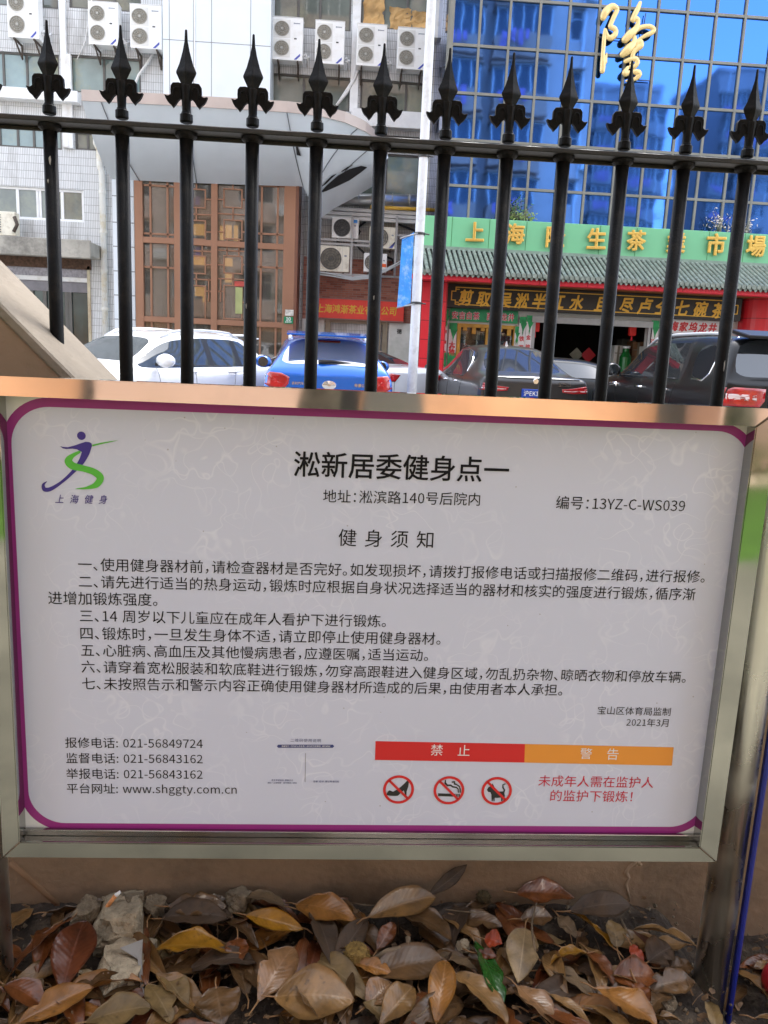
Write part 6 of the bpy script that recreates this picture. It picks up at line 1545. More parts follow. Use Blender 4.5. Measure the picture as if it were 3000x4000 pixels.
def leaf_mat(name, col, back=None, spot=.45, rough=.42):
    col = tuple(v * .66 for v in col)
    m = bpy.data.materials.new(name); m.use_nodes = True
    n = m.node_tree.nodes; l = m.node_tree.links; b = n['Principled BSDF']; b.inputs['Roughness'].default_value = rough; b.inputs['Specular IOR Level'].default_value = .5
    tc = n.new('ShaderNodeTexCoord'); sp = n.new('ShaderNodeSeparateXYZ'); l.new(tc.outputs['UV'], sp.inputs[0])
    def mth(op, a, c=None, d=None):
        x = n.new('ShaderNodeMath'); x.operation = op
        for i, v in enumerate((a, c, d)):
            if v is None: continue
            if isinstance(v, (int, float)): x.inputs[i].default_value = v
            else: l.new(v, x.inputs[i])
        return x.outputs[0]
    av = mth('ABSOLUTE', sp.outputs['Y']); rib = mth('LESS_THAN', av, .045)
    ph = mth('SUBTRACT', mth('MULTIPLY', sp.outputs['X'], 78.), mth('MULTIPLY', av, 16.)); vein = mth('GREATER_THAN', mth('SINE', ph), .93)
    no = n.new('ShaderNodeTexNoise'); no.inputs['Scale'].default_value = 24; no.inputs['Detail'].default_value = 8; no.inputs['Roughness'].default_value = .65; l.new(tc.outputs['Object'], no.inputs['Vector'])
    r = n.new('ShaderNodeValToRGB'); e = r.color_ramp.elements; e[0].position = .33; e[1].position = .68
    e[0].color = tuple(v * (1 - spot) for v in col) + (1,); e[1].color = tuple(min(1, v * (1 + spot)) for v in col) + (1,); l.new(no.outputs['Fac'], r.inputs[0])
    fac = mth('MAXIMUM', mth('MULTIPLY', rib, .5), mth('MULTIPLY', vein, .06))
    mx = n.new('ShaderNodeMix'); mx.data_type = 'RGBA'; l.new(fac, mx.inputs['Factor']); l.new(r.outputs[0], mx.inputs['A']); mx.inputs['B'].default_value = tuple(min(1, v * 1.5 + .03) for v in col) + (1,)
    n3 = n.new('ShaderNodeTexNoise'); n3.inputs['Scale'].default_value = 60; n3.inputs['Detail'].default_value = 3; l.new(tc.outputs['Object'], n3.inputs['Vector'])
    r3 = n.new('ShaderNodeValToRGB'); r3.color_ramp.elements[0].position = .64; r3.color_ramp.elements[0].color = (0, 0, 0, 1); r3.color_ramp.elements[1].position = .72; r3.color_ramp.elements[1].color = (.7, .7, .7, 1); l.new(n3.outputs['Fac'], r3.inputs[0])
    m2 = n.new('ShaderNodeMix'); m2.data_type = 'RGBA'; l.new(r3.outputs[0], m2.inputs['Factor']); l.new(mx.outputs['Result'], m2.inputs['A']); m2.inputs['B'].default_value = tuple(v * .35 for v in col) + (1,)
    l.new(m2.outputs['Result'], b.inputs['Base Color'])
    bp = n.new('ShaderNodeBump'); bp.inputs['Strength'].default_value = .35; bp.inputs['Distance'].default_value = .002
    hh = mth('ADD', mth('MULTIPLY', mth('SINE', ph), .12), no.outputs['Fac']); l.new(hh, bp.inputs['Height']); l.new(bp.outputs[0], b.inputs['Normal'])
    return m
LC = {'rust': leaf_mat('rust_leaf', lin(112, 62, 26), rough=.36), 'reddish': leaf_mat('reddish_leaf', lin(98, 50, 26), rough=.28), 'yellow': leaf_mat('yellow_leaf', lin(160, 112, 24), rough=.34), 'tan': leaf_mat('tan_leaf', lin(132, 98, 56), rough=.38),
      'pale': leaf_mat('pale_leaf', lin(148, 124, 88), rough=.45), 'dark': leaf_mat('dark_leaf', lin(72, 52, 32), rough=.68), 'orange': leaf_mat('orange_leaf', lin(144, 96, 42), rough=.36), 'olive': leaf_mat('olive_leaf', lin(118, 94, 54), rough=.55),
      'brown': leaf_mat('brown_leaf', lin(98, 71, 42), rough=.38), 'pinkish': leaf_mat('pinkish_leaf', lin(136, 100, 66), rough=.3), 'green': leaf_mat('green_leaf', lin(34, 84, 24), spot=.2, rough=.26), 'red': leaf_mat('red_leaf', lin(160, 62, 28), spot=.25), 'grey': leaf_mat('grey_leaf', lin(110, 88, 60), rough=.65)}
def make_leaf(stem, tip, width, m, roll=0., fold=.25, curl=.06, cup=0., seed=0, petiole=True, skew=0.):
    r = random.Random(seed); stem, tip = Vector(stem), Vector(tip); f = tip - stem; L = f.length; f.normalize()
    up = Vector((0, 0, 1)); up = (up - f * up.dot(f)).normalized(); up = Matrix.Rotation(roll, 3, f) @ up; sd = f.cross(up)
    NU, NV = 18, 9; vs, uvs = [], []; ph = r.uniform(0, 6); wob = r.uniform(.0015, .0045); tw = r.uniform(-.35, .35); pk = r.uniform(.85, 1.15)
    org = stem.copy()
    for i in range(NU):
        t = i / (NU - 1); wd = width / 2 * max(.02, math.sin(PI * min(1, max(0, t)) ** pk) ** .82); rt = Matrix.Rotation(tw * (t - .5), 3, f); u2, s2 = rt @ up, rt @ sd
        c = f * (L * t) + up * (curl * L * 4 * t * (1 - t)) + sd * (skew * L * math.sin(PI * t)) - up * (max(0, t - .8) ** 2 * L * .8 * (1 if curl > 0 else -1))
        for j in range(NV):
            v = -1 + 2 * j / (NV - 1); a = abs(v)
            lift = a * wd * math.sin(fold) + cup * wd * a * a + wob * math.sin(9 * t + ph + 2.2 * v) * a * (wd / .03) + wob * .5 * math.sin(23 * t + 3 * ph) * a
            vs.append(c + s2 * (v * wd * math.cos(fold)) + u2 * lift); uvs.append((t, v))
    if r.random() < .45:                          # a bite out of one rim
        i0 = r.randint(4, NU - 5); sgn = r.choice((0, NV - 1)); dep = r.uniform(.25, .6)
        for i in range(i0 - 1, i0 + 2):
            k_ = dep * (1 if i == i0 else .4); mid_ = vs[i * NV + NV // 2]
            for j in range(NV):
                if (j < NV // 2) == (sgn == 0) and j != NV // 2: vs[i * NV + j] = vs[i * NV + j].lerp(mid_, k_ * abs(j - NV // 2) / (NV // 2))
    fs = [(i * NV + j, (i + 1) * NV + j, (i + 1) * NV + j + 1, i * NV + j + 1) for i in range(NU - 1) for j in range(NV - 1)]
    me = bpy.data.meshes.new('fallen_leaf'); n0 = len(vs)
    # a real blade: the same surface again 0.5 mm below, closed along the rim
    low = [v - up * .0005 for v in vs]; rim = [i * NV for i in range(NU)] + [(NU - 1) * NV + j for j in range(1, NV)] + [i * NV + NV - 1 for i in range(NU - 2, -1, -1)] + [j for j in range(NV - 2, 0, -1)]
    allv = vs + low; fs2 = fs + [tuple(n0 + k for k in f_[::-1]) for f_ in fs] + [(rim[k], rim[(k + 1) % len(rim)], n0 + rim[(k + 1) % len(rim)], n0 + rim[k]) for k in range(len(rim))]
    me.from_pydata([tuple(v) for v in allv], [], fs2); uv = me.uv_layers.new(name='UVMap'); au = uvs + uvs
    for lp_ in me.loops: uv.data[lp_.index].uv = au[lp_.vertex_index]
    for p_ in me.polygons: p_.use_smooth = True
    me.materials.append(m); o = bpy.data.objects.new('fallen_leaf', me); COL.objects.link(o); o.location = org
    if petiole:
        q = MB(); b0 = f * .004; q.tube([b0, -f * .012 + up * .001, -f * .026 + sd * r.uniform(-.006, .006) - up * .002], [.0016, .0014, .0012], 6); so = q.build('stalk', mat('leaf_stalk', lin(130, 96, 60), rough=.6, var=.2, scale=40), o, local=True)
    return o
def RA(x, y): return (x / 3, 1824.9 + y / 3)
def RB(x, y): return (553 + x / 3, 1824.9 + y / 3)
def RC(x, y): return (1106 + x / 3, 1824.9 + y / 3)
HERO = [  # frame, stem x y, tip x y, width px, colour, z stem, z tip, roll, fold, curl, label, short name
 ('A', 480, 465, 60, 830, 105, 'rust', .30, .285, .5, .35, .03, 'long rust coloured leaf leaning by the left steel post', 'long rust leaf by the left post'),
 ('A', 400, 960, 548, 480, 235, 'reddish', .285, .315, .0, .18, .05, 'broad reddish brown leaf with a shiny patch, left of the rubble', 'shiny reddish leaf'),
 ('A', 1500, 700, 1005, 665, 200, 'yellow', .30, .30, .25, .3, .06, 'ochre yellow leaf lying right of the rubble', 'ochre yellow leaf'),
 ('A', 110, 1160, 610, 915, 135, 'orange', .285, .305, .35, .35, .04, 'folded golden brown leaf at the lower left corner', 'golden leaf at the lower left'),
 ('A', 430, 960, 668, 835, 130, 'pale', .275, .285, 0, .15, .05, 'pale tan leaf tucked under the golden folded leaf', 'pale leaf under the golden one'),
 ('A', 545, 1150, 985, 1045, 165, 'olive', .29, .30, .1, .2, .05, 'olive tan leaf below the lower rubble piece', 'olive leaf below the rubble'),
 ('A', 955, 525, 950, 925, 75, 'rust', .30, .285, .6, .3, .02, 'narrow rust leaf standing beside the white card scrap', 'narrow rust leaf'),
 ('A', 1040, 480, 1480, 470, 150, 'dark', .295, .30, .3, .35, .10, 'arched dark brown leaf above the ochre yellow leaf', 'arched dark leaf'),
 ('A', 1085, 400, 1470, 395, 120, 'brown', .31, .31, .5, .2, .06, 'grey brown leaf lying close to the wall', 'grey brown leaf near the wall'),
 ('A', 990, 800, 1365, 790, 150, 'brown', .275, .28, -.1, .1, .03, 'dull brown leaf under the ochre yellow leaf', 'brown leaf under the yellow one'),
 ('A', 1060, 840, 1215, 1060, 140, 'olive', .28, .28, .1, .25, .05, 'olive leaf pointing down, right of the narrow rust leaf', 'olive leaf pointing down'),
 ('A', 960, 900, 1110, 1150, 150, 'olive', .285, .285, -.2, .25, .05, 'tan olive leaf along the lower left litter', 'tan olive leaf'),
 ('A', 1540, 600, 1535, 800, 140, 'rust', .30, .29, .1, .3, .06, 'small rust leaf crossed by the yellow leaf stalk', 'small rust leaf at the yellow stalk'),
 ('A', 1400, 925, 1440, 1170, 240, 'brown', .29, .29, .1, .15, .05, 'broad brown leaf at the bottom edge, left of centre', 'broad brown leaf at the bottom'),
 ('A', 1600, 980, 1500, 640, 130, 'brown', .28, .285, .3, .2, .03, 'thin brown leaf right of the small rust leaf', 'thin brown leaf'),
 ('B', 190, 400, -80, 330, 110, 'grey', .31, .315, .2, .2, .08, 'grey holed leaf against the wall left of centre', 'grey leaf against the wall'),
 ('B', 255, 385, 650, 480, 165, 'orange', .305, .31, .2, .15, .07, 'smooth orange brown leaf near the wall, left of centre', 'smooth orange leaf'),
 ('B', 365, 410, 500, 790, 165, 'dark', .305, .29, -.3, .3, .05, 'dark brown leaf pointing down, over the orange leaf', 'dark pointed leaf'),
 ('B', 500, 790, 720, 470, 130, 'dark', .285, .30, .3, .3, .05, 'dark brown leaf slanting up beside the fuzzy seed cone', 'dark slanting leaf'),
 ('B', -70, 455, 305, 545, 105, 'yellow', .305, .305, .5, .35, .06, 'curled bright yellow leaf left of centre', 'curled yellow leaf'),
 ('B', 725, 470, 1170, 330, 160, 'tan', .31, .315, .35, .25, .06, 'folded tan leaf by the wall with a bright crease', 'folded tan leaf by the wall'),
 ('B', 920, 420, 1270, 600, 190, 'brown', .30, .295, -.2, .2, .06, 'brown leaf spreading right from the folded tan leaf', 'brown spreading leaf'),
 ('B', 1110, 330, 1370, 130, 75, 'dark', .315, .372, .6, .3, -.08, 'dark leaf standing up against the wall with a hooked tip', 'standing hooked leaf'),
 ('B', 255, 870, 320, 590, 105, 'rust', .28, .295, .3, .35, .05, 'small orange brown leaf beside the pinkish leaf', 'small orange brown leaf'),
 ('B', 10, 1020, 245, 655, 195, 'pinkish', .29, .305, .2, .2, .07, 'pinkish tan leaf with veins, lower left of centre', 'pinkish veined leaf'),
 ('B', 115, 985, 640, 1000, 265, 'tan', .295, .30, .25, .2, .06, 'big tan leaf in the lower middle', 'big tan leaf'),
 ('B', 250, 905, 440, 1150, 130, 'brown', .30, .295, -.5, .3, .03, 'narrow brown leaf lying across the big tan leaf', 'narrow leaf across the big tan one'),
 ('B', 355, 715, 730, 1000, 160, 'olive', .28, .285, .2, .25, .06, 'olive brown leaf under the seed cone', 'olive brown leaf under the cone'),
 ('B', 720, 1040, 885, 890, 150, 'pinkish', .285, .29, .2, .3, .08, 'short pinkish leaf right of the big tan leaf', 'short pinkish leaf'),
 ('B', 800, 1165, 1020, 915, 160, 'tan', .29, .295, .3, .4, .05, 'creased tan leaf in the lower middle, left of the bright orange tan one', 'creased tan leaf'),
 ('B', 1165, 1165, 1232, 735, 155, 'orange', .295, .31, .1, .25, .05, 'bright orange tan leaf pointing up in the lower middle', 'bright orange tan leaf'),
 ('B', 1285, 830, 1640, 1165, 165, 'tan', .295, .295, -.2, .3, .06, 'rolled tan leaf left of the green leaf', 'rolled tan leaf'),
 ('B', 1412, 620, 1600, 1060, 140, 'green', .30, .29, -.3, .3, .05, 'fresh green leaf among the dry ones', 'green leaf'),
 ('B', 640, 770, 880, 830, 90, 'orange', .295, .295, .3, .4, .06, 'small orange leaf just right below the seed cone', 'small orange leaf by the cone'),
 ('B', 715, 860, 1225, 735, 205, 'brown', .285, .295, .15, .2, .05, 'wide brown leaf in the centre of the litter', 'wide brown centre leaf'),
 ('B', 1480, 610, 1595, 640, 100, 'red', .305, .31, .4, .4, .12, 'small curled red leaf by the green leaf', 'small red leaf'),
 ('B', 1420, 700, 1560, 725, 60, 'reddish', .30, .305, .4, .3, .08, 'tiny red brown leaf under the red leaf', 'tiny red brown leaf'),
 ('B', 1290, 480, 1600, 520, 110, 'brown', .29, .295, .2, .2, .06, 'dull brown leaf above the green leaf', 'dull leaf above the green one'),
 ('B', 1150, 720, 1430, 800, 100, 'grey', .285, .285, -.3, .2, .04, 'grey leaf strip left of the green leaf', 'grey leaf strip'),
 ('B', 780, 690, 900, 500, 90, 'rust', .285, .305, .3, .3, .04, 'thin rust leaf pointing up right of the seed cone', 'thin rust leaf by the cone'),
 ('B', 860, 1180, 700, 1010, 130, 'olive', .28, .29, .3, .3, .05, 'olive brown leaf at the bottom edge right of the big tan leaf', 'olive leaf at the bottom'),
 ('B', 1060, 950, 1140, 1170, 120, 'rust', .28, .28, .2, .2, .04, 'rust leaf partly under the bright orange tan leaf', 'rust leaf under the bright one'),
 ('C', 85, 535, 40, 890, 185, 'pale', .31, .29, -.1, .25, .07, 'pale leaf with dark holes right of the green leaf', 'pale holed leaf'),
 ('C', 20, 290, 405, 340, 140, 'rust', .31, .31, .25, .25, .07, 'dark orange leaf at the wall right of centre', 'dark orange leaf at the wall'),
 ('C', 370, 430, 775, 380, 145, 'dark', .305, .315, .3, .15, .06, 'dark brown oval leaf at the wall under the plaster drip', 'dark oval leaf'),
 ('C', 660, 670, 363, 425, 75, 'yellow', .29, .30, .5, .35, .06, 'slim yellow leaf right of centre', 'slim yellow leaf'),
 ('C', 680, 670, 645, 480, 120, 'olive', .29, .305, .2, .3, .06, 'rounded yellow green leaf right of the slim yellow leaf', 'rounded yellow green leaf'),
 ('C', 1205, 665, 785, 540, 140, 'tan', .29, .30, .4, .3, .07, 'tan leaf near the right steel post by the wall', 'tan leaf near the right post'),
 ('C', 490, 705, 245, 765, 85, 'yellow', .295, .295, .3, .4, .1, 'bent golden yellow leaf, right half of the litter', 'bent golden leaf'),
 ('C', 490, 690, 660, 900, 110, 'rust', .29, .285, -.3, .3, .06, 'rust leaf running down from the bent golden leaf', 'rust leaf by the golden one'),
 ('C', 650, 860, 960, 865, 165, 'rust', .285, .29, .2, .25, .08, 'broad rust leaf in front of the right steel post', 'broad rust leaf'),
 ('C', 530, 930, 950, 1165, 190, 'orange', .295, .29, -.1, .25, .06, 'bright orange pink leaf at the lower right', 'orange pink leaf'),
 ('C', 25, 910, 275, 1170, 165, 'pinkish', .295, .29, -.2, .3, .05, 'pinkish red leaf at the bottom right of centre', 'pinkish red leaf'),
 ('C', 235, 965, 510, 1170, 90, 'tan', .285, .285, -.3, .3, .05, 'narrow tan leaf left of the orange pink leaf', 'narrow tan leaf'),
 ('C', 190, 755, 540, 985, 115, 'grey', .285, .285, -.2, .2, .04, 'greyish tan leaf with ragged edge, right half', 'ragged grey leaf'),
 ('C', 800, 885, 880, 1055, 100, 'rust', .295, .285, .2, .35, .06, 'short brown leaf hanging from the broad rust leaf', 'short brown leaf'),
 ('C', 880, 925, 1190, 880, 125, 'brown', .285, .285, .3, .25, .06, 'brown leaf touching the right steel post', 'brown leaf at the right post'),
 ('C', 770, 645, 850, 790, 70, 'red', .30, .29, .3, .35, .06, 'small salmon red leaf near the right steel post', 'small salmon leaf'),
 ('C', 880, 760, 1035, 660, 150, 'dark', .285, .30, .3, .3, .08, 'dark curled leaf right of the salmon leaf', 'dark curled leaf'),
 ('C', 960, 800, 1180, 790, 90, 'brown', .28, .28, .2, .2, .05, 'flat brown leaf beneath the dark curled leaf', 'flat brown leaf'),
 ('C', 420, 780, 560, 860, 80, 'dark', .275, .28, .1, .2, .05, 'small dark leaf between the ragged grey and rust leaves', 'small dark leaf'),
 ('C', 50, 480, 265, 470, 110, 'brown', .295, .30, .3, .3, .06, 'brown leaf above the pale holed leaf', 'brown leaf above the pale one'),
 ('C', 300, 460, 420, 600, 80, 'grey', .29, .285, .3, .2, .05, 'small grey leaf left of the slim yellow leaf', 'small grey leaf'),
 ('A', 100, 1110, 280, 860, 100, 'grey', .275, .28, .2, .3, .04, 'grey twisted leaf beside the left steel post', 'grey twisted leaf'),
 ('A', 850, 1175, 1040, 1090, 120, 'reddish', .275, .28, .2, .3, .05, 'reddish leaf at the bottom under the olive leaf', 'reddish leaf at the bottom'),
]
FR = {'A': RA, 'B': RB, 'C': RC}; used = set(); hero_pos = []
for i, (fr, sx, sy, tx, ty, wd, colr, zs, zt, roll, fold, curl, lab, short) in enumerate(HERO):
    a = at_z(*FR[fr](sx, sy), zs); b = at_z(*FR[fr](tx, ty), zt)
    a.y = min(a.y, 1.463); b.y = min(b.y, 1.470)
    mpp = (a.lerp(b, .5) - Vector((0, 0, EYE))).length / FPX * .6028
    # across the line of sight widths read true, along it they are foreshortened
    along = abs((b - a).normalized().x); Wm = wd * mpp * (.98 + .22 * along)
    o = make_leaf(a, b, Wm, LC[colr], roll=roll, fold=fold, curl=curl, seed=100 + i, petiole=True)
    tag(o, lab, 'leaf', 'fallen leaves'); used.add(lab); hero_pos.append((a.lerp(b, .5), short))
fill_cols = ['brown', 'brown', 'brown', 'brown', 'tan', 'tan', 'orange', 'dark', 'olive', 'rust', 'rust', 'reddish']
words = {'orange': 'orange brown', 'brown': 'brown', 'dark': 'dark brown', 'tan': 'tan', 'olive': 'olive brown', 'grey': 'greyish', 'rust': 'rust', 'reddish': 'reddish', 'pinkish': 'pinkish'}
shape = [('flat', .12, .03), ('curled', .5, .12), ('folded', .7, .05), ('arched', .25, .14)]
rf = random.Random(77)
for k in range(205):
    x = rf.uniform(-.70, .72) if k < 190 else rf.uniform(.8, 1.0); y = rf.uniform(1.10, 1.455); L = rf.uniform(.09, .16); a = rf.uniform(0, 2 * PI)
    if -.46 < x < -.34 and y > 1.30: continue
    z = .256 + rf.uniform(0, .024) + (.022 * (y - 1.40) / .1 if y > 1.4 else 0) - (.07 if x > .76 else 0)
    d = Vector((math.cos(a), math.sin(a), rf.uniform(-.1, .12))) * L / 2; c = Vector((x, y, z))
    e0, e1 = c - d, c + d; e0.y = min(e0.y, 1.47); e1.y = min(e1.y, 1.47)
    colr = rf.choice(fill_cols); sh_ = rf.choice(shape)
    o = make_leaf(e0, e1, L * rf.uniform(.27, .40), LC[colr], roll=rf.uniform(-.5, .5), fold=sh_[1], curl=sh_[2] * rf.choice((1, 1, -.4)), seed=500 + k, petiole=rf.random() < .6)
    near = sorted(hero_pos, key=lambda h: (h[0] - c).length); lab = None
    for h in near[:8]:
        dx, dy = c.x - h[0].x, c.y - h[0].y
        rel = ('right of' if dx > 0 else 'left of') if abs(dx) > abs(dy) else ('behind' if dy > 0 else 'in front of')
        cand = '%s %s leaf %s the %s' % (words[colr], sh_[0], rel, h[1])
        if cand not in used: lab = cand; break
    lab = lab or 'dry %s leaf low in the litter near the %s' % (words[colr], near[0][1]); used.add(lab)
    tag(o, lab, 'leaf', 'fallen leaves')
# crushed leaf bits and hair-thin twigs between the leaves: nobody could count them
q = MB(); rq = random.Random(31)
for k in range(650):
    x, y = rq.uniform(-.72, .95), rq.uniform(1.08, 1.47); z = .262 + rq.uniform(0, .03) + (.022 * (y - 1.40) / .1 if y > 1.4 else 0) - (.07 if x > .76 else 0); s_ = rq.uniform(.004, .013)
    n_ = Vector((rq.gauss(0, .5), rq.gauss(0, .5), 1)).normalized(); u_ = n_.orthogonal().normalized(); u_ = Matrix.Rotation(rq.uniform(0, 6.3), 3, n_) @ u_; v_ = n_.cross(u_); c = Vector((x, y, z))
    if rq.random() < .25:
        q.tube([c - u_ * s_ * 2, c + n_ * .002, c + u_ * s_ * 2.2], .0008, 4)
    else:
        P5 = [c + u_ * s_ * math.cos(a) * rq.uniform(.5, 1) + v_ * s_ * .7 * math.sin(a) * rq.uniform(.5, 1) + n_ * rq.uniform(-.001, .001) for a in (0, 1.2, 2.5, 3.8, 5.1)]
        q.add(P5 + [p - n_ * .0006 for p in P5], [(0, 1, 2, 3, 4), (9, 8, 7, 6, 5)] + [(i, (i + 1) % 5, 5 + (i + 1) % 5, 5 + i) for i in range(5)])
tag(q.build('leaf_crumbs', mat('crushed_leaf', lin(92, 68, 42), rough=.7, var=.5, scale=70)), kind='stuff')
# rubble, butt, card, cones, twigs
def rock(label, px, w_, d_, h_, z, seed, m, rot=0., cat='rubble'):
    c = at_z(*px, z); bm = bmesh.new(); bmesh.ops.create_icosphere(bm, subdivisions=4, radius=1.)
    rp_ = random.Random(int(seed * 10)); planes = [(Vector((rp_.gauss(0, 1), rp_.gauss(0, 1), rp_.gauss(.2, .8))).normalized(), rp_.uniform(.45, .8)) for _ in range(16)]
    for v in bm.verts:
        for pn, pd in planes:
            e_ = v.co.dot(pn) - pd
            if e_ > 0: v.co -= pn * e_
    for v in bm.verts:
        p = v.co.copy() * 1.25; k = 1 + .30 * mnoise.noise(p * 1.4 + Vector((seed, 0, 0))) + .16 * mnoise.noise(p * 4 + Vector((0, seed, 0))) + .09 * mnoise.noise(p * 11)
        p = Vector((max(-.72, min(.72, p.x * k)), max(-.75, min(.75, p.y * k)), max(-.7, min(.62 + .1 * mnoise.noise(p * 5), p.z * k)))); v.co = Vector((p.x * w_, p.y * d_, p.z * h_))
    for f in bm.faces: f.smooth = False
    me = bpy.data.meshes.new('concrete_chunk'); bm.to_mesh(me); bm.free(); me.materials.append(m); o = bpy.data.objects.new('concrete_chunk', me); COL.objects.link(o); o.location = c; o.rotation_euler = (rs.uniform(-.2, .2), rs.uniform(-.2, .2), rot)
    return tag(o, label, cat, 'mortar rubble in the leaves')
RUB = mat('old_mortar', lin(158, 144, 120), rough=.95, var=.25, scale=40, bump=.6, bscale=160, stain=lin(90, 78, 62), stain_amt=.6, stain_scale=30)
RUBD = mat('dirty_mortar', lin(118, 104, 84), rough=.95, var=.35, scale=50, bump=.7, bscale=160)
rock('upper mortar chunk with a dark hollow, left part of the litter', RA(770, 520), .066, .080, .058, .275, 1.3, RUB, .2)
rock('lower flat mortar chunk in front of the upper one', RA(775, 830), .058, .095, .046, .27, 4.1, RUB, -.15)
rock('grey mortar lump near the wall beside the cigarette butt', RA(850, 380), .035, .04, .03, .29, 7.7, RUBD, .5)
rock('crumbly mortar lump near the wall left of the cigarette butt', RA(560, 440), .035, .04, .03, .285, 9.2, RUBD, .1)
rock('small mortar lump right of the cigarette butt at the wall', RA(1000, 400), .03, .03, .024, .288, 12.2, RUBD, .9)
rock('small pale stone left of the shiny reddish leaf', RA(230, 840), .018, .018, .014, .265, 15.1, RUB, .9)
rock('rough mortar lump at the wall left of centre', RA(1560, 350), .04, .035, .026, .30, 18.4, RUBD, .3)
rock('pale mortar crumbs left of the green leaf', RB(1350, 660), .014, .018, .014, .285, 22., RUB, .3)
rock('small stone pile beside the orange pink leaf near the right post', RC(990, 1010), .03, .03, .018, .26, 25., RUBD, .4)
bt = thing('cigarette_butt', 'cigarette butt with orange filter lying on the mortar at the wall', 'cigarette butt', at_z(*RA(720, 370), .305))
a, b = at_z(*RA(692, 405), .305), at_z(*RA(748, 330), .322); q = MB(); q.tube([a, b], .0042, 12); q.build('filter', mat('cork_filter', lin(206, 136, 80), rough=.6, var=.2, scale=200), bt)
q = MB(); q.tube([b, b + (b - a).normalized() * .009 + Vector((.004, 0, 0))], [.0043, .003], 10); q.build('paper_stub', WHITE, bt)
cd = thing('card_scrap', 'bent grey white card scrap leaning beside the lower mortar chunk', 'litter', at_z(*RA(900, 780), .28))
q = MB(); P4 = [at_z(*RA(775, 668), .312), at_z(*RA(925, 612), .318), at_z(*RA(918, 740), .302), at_z(*RA(932, 960), .275), at_z(*RA(915, 965), .272), at_z(*RA(892, 740), .30)]
n = len(P4); q.add(P4 + [p + Vector((0, .0015, -.0015)) for p in P4], [tuple(range(n)), tuple(range(2 * n - 1, n - 1, -1))] + [(i, (i + 1) % n, n + (i + 1) % n, n + i) for i in range(n)]); q.build('card', mat('grey_card', lin(126, 124, 120), rough=.6, var=.1), cd)
def cone(label, px, r_, z, seed, col=(136, 108, 48)):
    c = at_z(*px, z); c.y = min(c.y, 1.478 - r_); t = thing('seed_cone', label, 'seed cone', c, 'fuzzy seed cones'); q = MB(); rr = random.Random(seed)
    q.lathe(c, [(.001, -r_ * .8), (r_ * .7, -r_ * .6), (r_, 0), (r_ * .8, r_ * .6), (.001, r_ * .85)], 14)
    for k in range(420):
        d = Vector((rr.gauss(0, 1), rr.gauss(0, 1), rr.gauss(0, .9))).normalized(); p = c + Vector((d.x * r_ * 1.0, d.y * r_, d.z * r_ * .85)); e = d.orthogonal().normalized() * .0014; tip = p + d * rr.uniform(.001, .0035) + Vector((rr.gauss(0, .002), rr.gauss(0, .002), 0)); q.add([p - e, p + e, p + d.cross(e), tip], [(0, 1, 3), (1, 2, 3), (2, 0, 3)])
    q.build('scales', mat('fuzzy_cone_%d' % seed, lin(col), rough=.95, var=.4, scale=160), t)
    return t, c
t, c = cone('fuzzy yellow brown seed cone in the middle of the litter', RB(650, 715), .024, .295, 1, (116, 92, 44))
q = MB(); q.tube([c + Vector((.02, -.01, -.01)), at_z(*RB(850, 690), .30), at_z(*RB(985, 665), .305), at_z(*RB(985, 600), .312)], [.005, .0055, .006, .005], 8); q.build('stalk', mat('twig_bark', lin(104, 88, 68), rough=.8, var=.3, scale=80), t)
cone('small dark seed cone at the wall right of the standing leaf', RB(1475, 340), .013, .30, 2, (70, 58, 34))
def twig(label, pts, r_, z):
    P_ = [at_z(*p, z + .006 * (k % 2)) for k, p in enumerate(pts)]; 
    for p in P_: p.y = min(p.y, 1.472)
    q = MB(); q.tube(P_, [r_ * (1 - .4 * k / len(P_)) for k in range(len(P_))], 7); o = q.build('twig', mat('twig_bark', lin(104, 88, 68))); tag(o, label, 'twig', 'twigs in the leaf litter')
twig('thin pale twig upright right of the pale holed leaf', [RC(150, 690), RC(130, 560), RC(128, 500), RC(158, 375)], .0022, .31)
twig('dark twig beside the rounded yellow green leaf', [RC(780, 610), RC(740, 550), RC(705, 480)], .0028, .30)
twig('thin straw across the litter left of the folded tan leaf', [RB(615, 375), RB(700, 390), RB(790, 392)], .0012, .31)
twig('short bent stalk on the creased tan leaf', [RB(1040, 1120), RB(1090, 1080), RB(1118, 1045)], .002, .315)
twig('straw right of the folded tan leaf', [RB(1230, 420), RB(1360, 435), RB(1480, 440)], .0012, .31)
rd = thing('red_plastic_scrap', 'red plastic scrap at the right edge behind the steel post', 'litter', at_z(1655, 2150, .25))
c = at_z(1682, 2120, .23); q = MB(); q.sm = True; q.lathe(c, [(.028, -.02), (.032, .0), (.028, .02), (.014, .032), (.001, .034)], 20); q.build('shell', mat('red_plastic', lin(160, 26, 40), rough=.4, var=.1), rd)

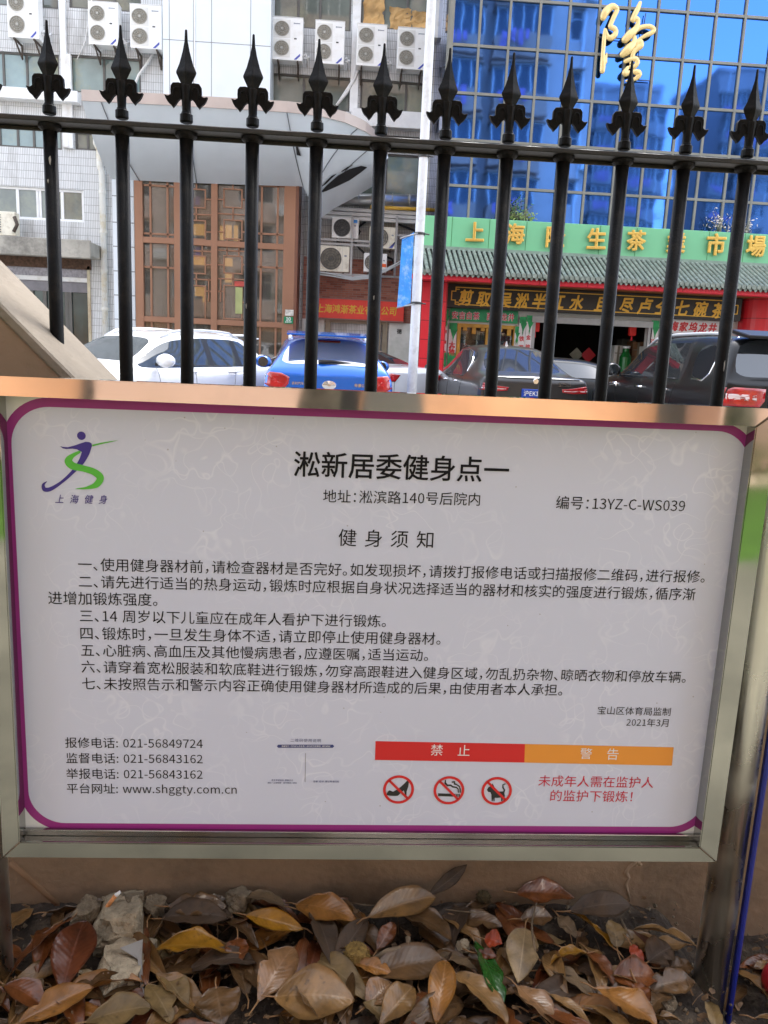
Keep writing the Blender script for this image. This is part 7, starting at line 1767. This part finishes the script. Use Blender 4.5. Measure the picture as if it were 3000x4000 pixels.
# ------------------------------------------------------------------ trees and hedge of the yard behind the camera
def tree(label, x, y, h, r_, seed, n, m, group='yard trees'):
    t = thing('magnolia_tree', label, 'tree', (x, y, .19), group); r = random.Random(seed); q = MB()
    trunk = [Vector((x, y, .19)), Vector((x + .03, y, h * .3)), Vector((x - .03, y + .04, h * .6)), Vector((x, y, h * .92))]; q.tube(trunk, [.11, .09, .065, .02], 10)
    for k in range(9):
        a = 2 * PI * k / 9 + r.uniform(-.3, .3); z0 = h * r.uniform(.4, .75); e = Vector((x + math.cos(a) * r_ * .8, y + math.sin(a) * r_ * .8, z0 + r.uniform(.3, .9))); b = Vector((x, y, z0)); q.tube([b, b.lerp(e, .5) + Vector((0, 0, .15)), e], [.035, .024, .01], 6)
    q.build('trunk', mat('grey_bark', lin(110, 98, 84), rough=.9, var=.3, scale=20, bump=.5), t)
    lf = MB(); cl = [(Vector((r.gauss(0, .45) * r_, r.gauss(0, .45) * r_, r.uniform(-.5, .5) * h * .5)), r.uniform(.25, .5) * r_) for _ in range(26)]
    for k in range(n):
        c0, cr = r.choice(cl); d = Vector((r.gauss(0, 1), r.gauss(0, 1), r.gauss(0, 1))).normalized() * cr * r.random() ** .4; c = Vector((x, y, h * .72)) + c0 + d
        f = Vector((r.gauss(0, 1), r.gauss(0, 1), r.gauss(0, .5))).normalized(); s_ = f.orthogonal().normalized(); L = r.uniform(.07, .13); lf.add([c, c + f * L * .5 + s_ * L * .25, c + f * L, c + f * L * .5 - s_ * L * .25], [(0, 1, 2, 3)])
    lf.build('crown', m, t); return t
LEAFG = mat('magnolia_green', lin(66, 100, 40), rough=.35, var=.4, scale=3)
tree('evergreen magnolia behind the photographer on the left', -2.6, -3.2, 5.2, 1.6, 1, 2600, LEAFG)
tree('evergreen magnolia behind the photographer on the right', 3.4, -4.2, 5.6, 1.7, 2, 2600, LEAFG)
tree('added tall magnolia behind the camera giving the top rail a dark reflection', -.12, -1.9, 8.5, 1.5, 6, 1500, LEAFG)  # added so its trunk mirrors as a dark band in the rail
hd = thing('hedge', 'clipped bright green hedge along the lawn behind the camera', 'hedge', (0, -5.2, .19)); q = MB(); rh = random.Random(9)
for k in range(9000):
    c = Vector((rh.uniform(-12, 12), rh.uniform(-5.5, -4.9), .2 + .55 * rh.random() ** .6)); f = Vector((rh.gauss(0, 1), rh.gauss(0, 1), rh.gauss(0, .7))).normalized(); s_ = f.orthogonal().normalized(); L = rh.uniform(.05, .1); q.add([c, c + f * L * .5 + s_ * L * .25, c + f * L, c + f * L * .5 - s_ * L * .25], [(0, 1, 2, 3)])
q.build('foliage', mat('hedge_green', lin(80, 116, 32), rough=.5, var=.4, scale=2), hd)
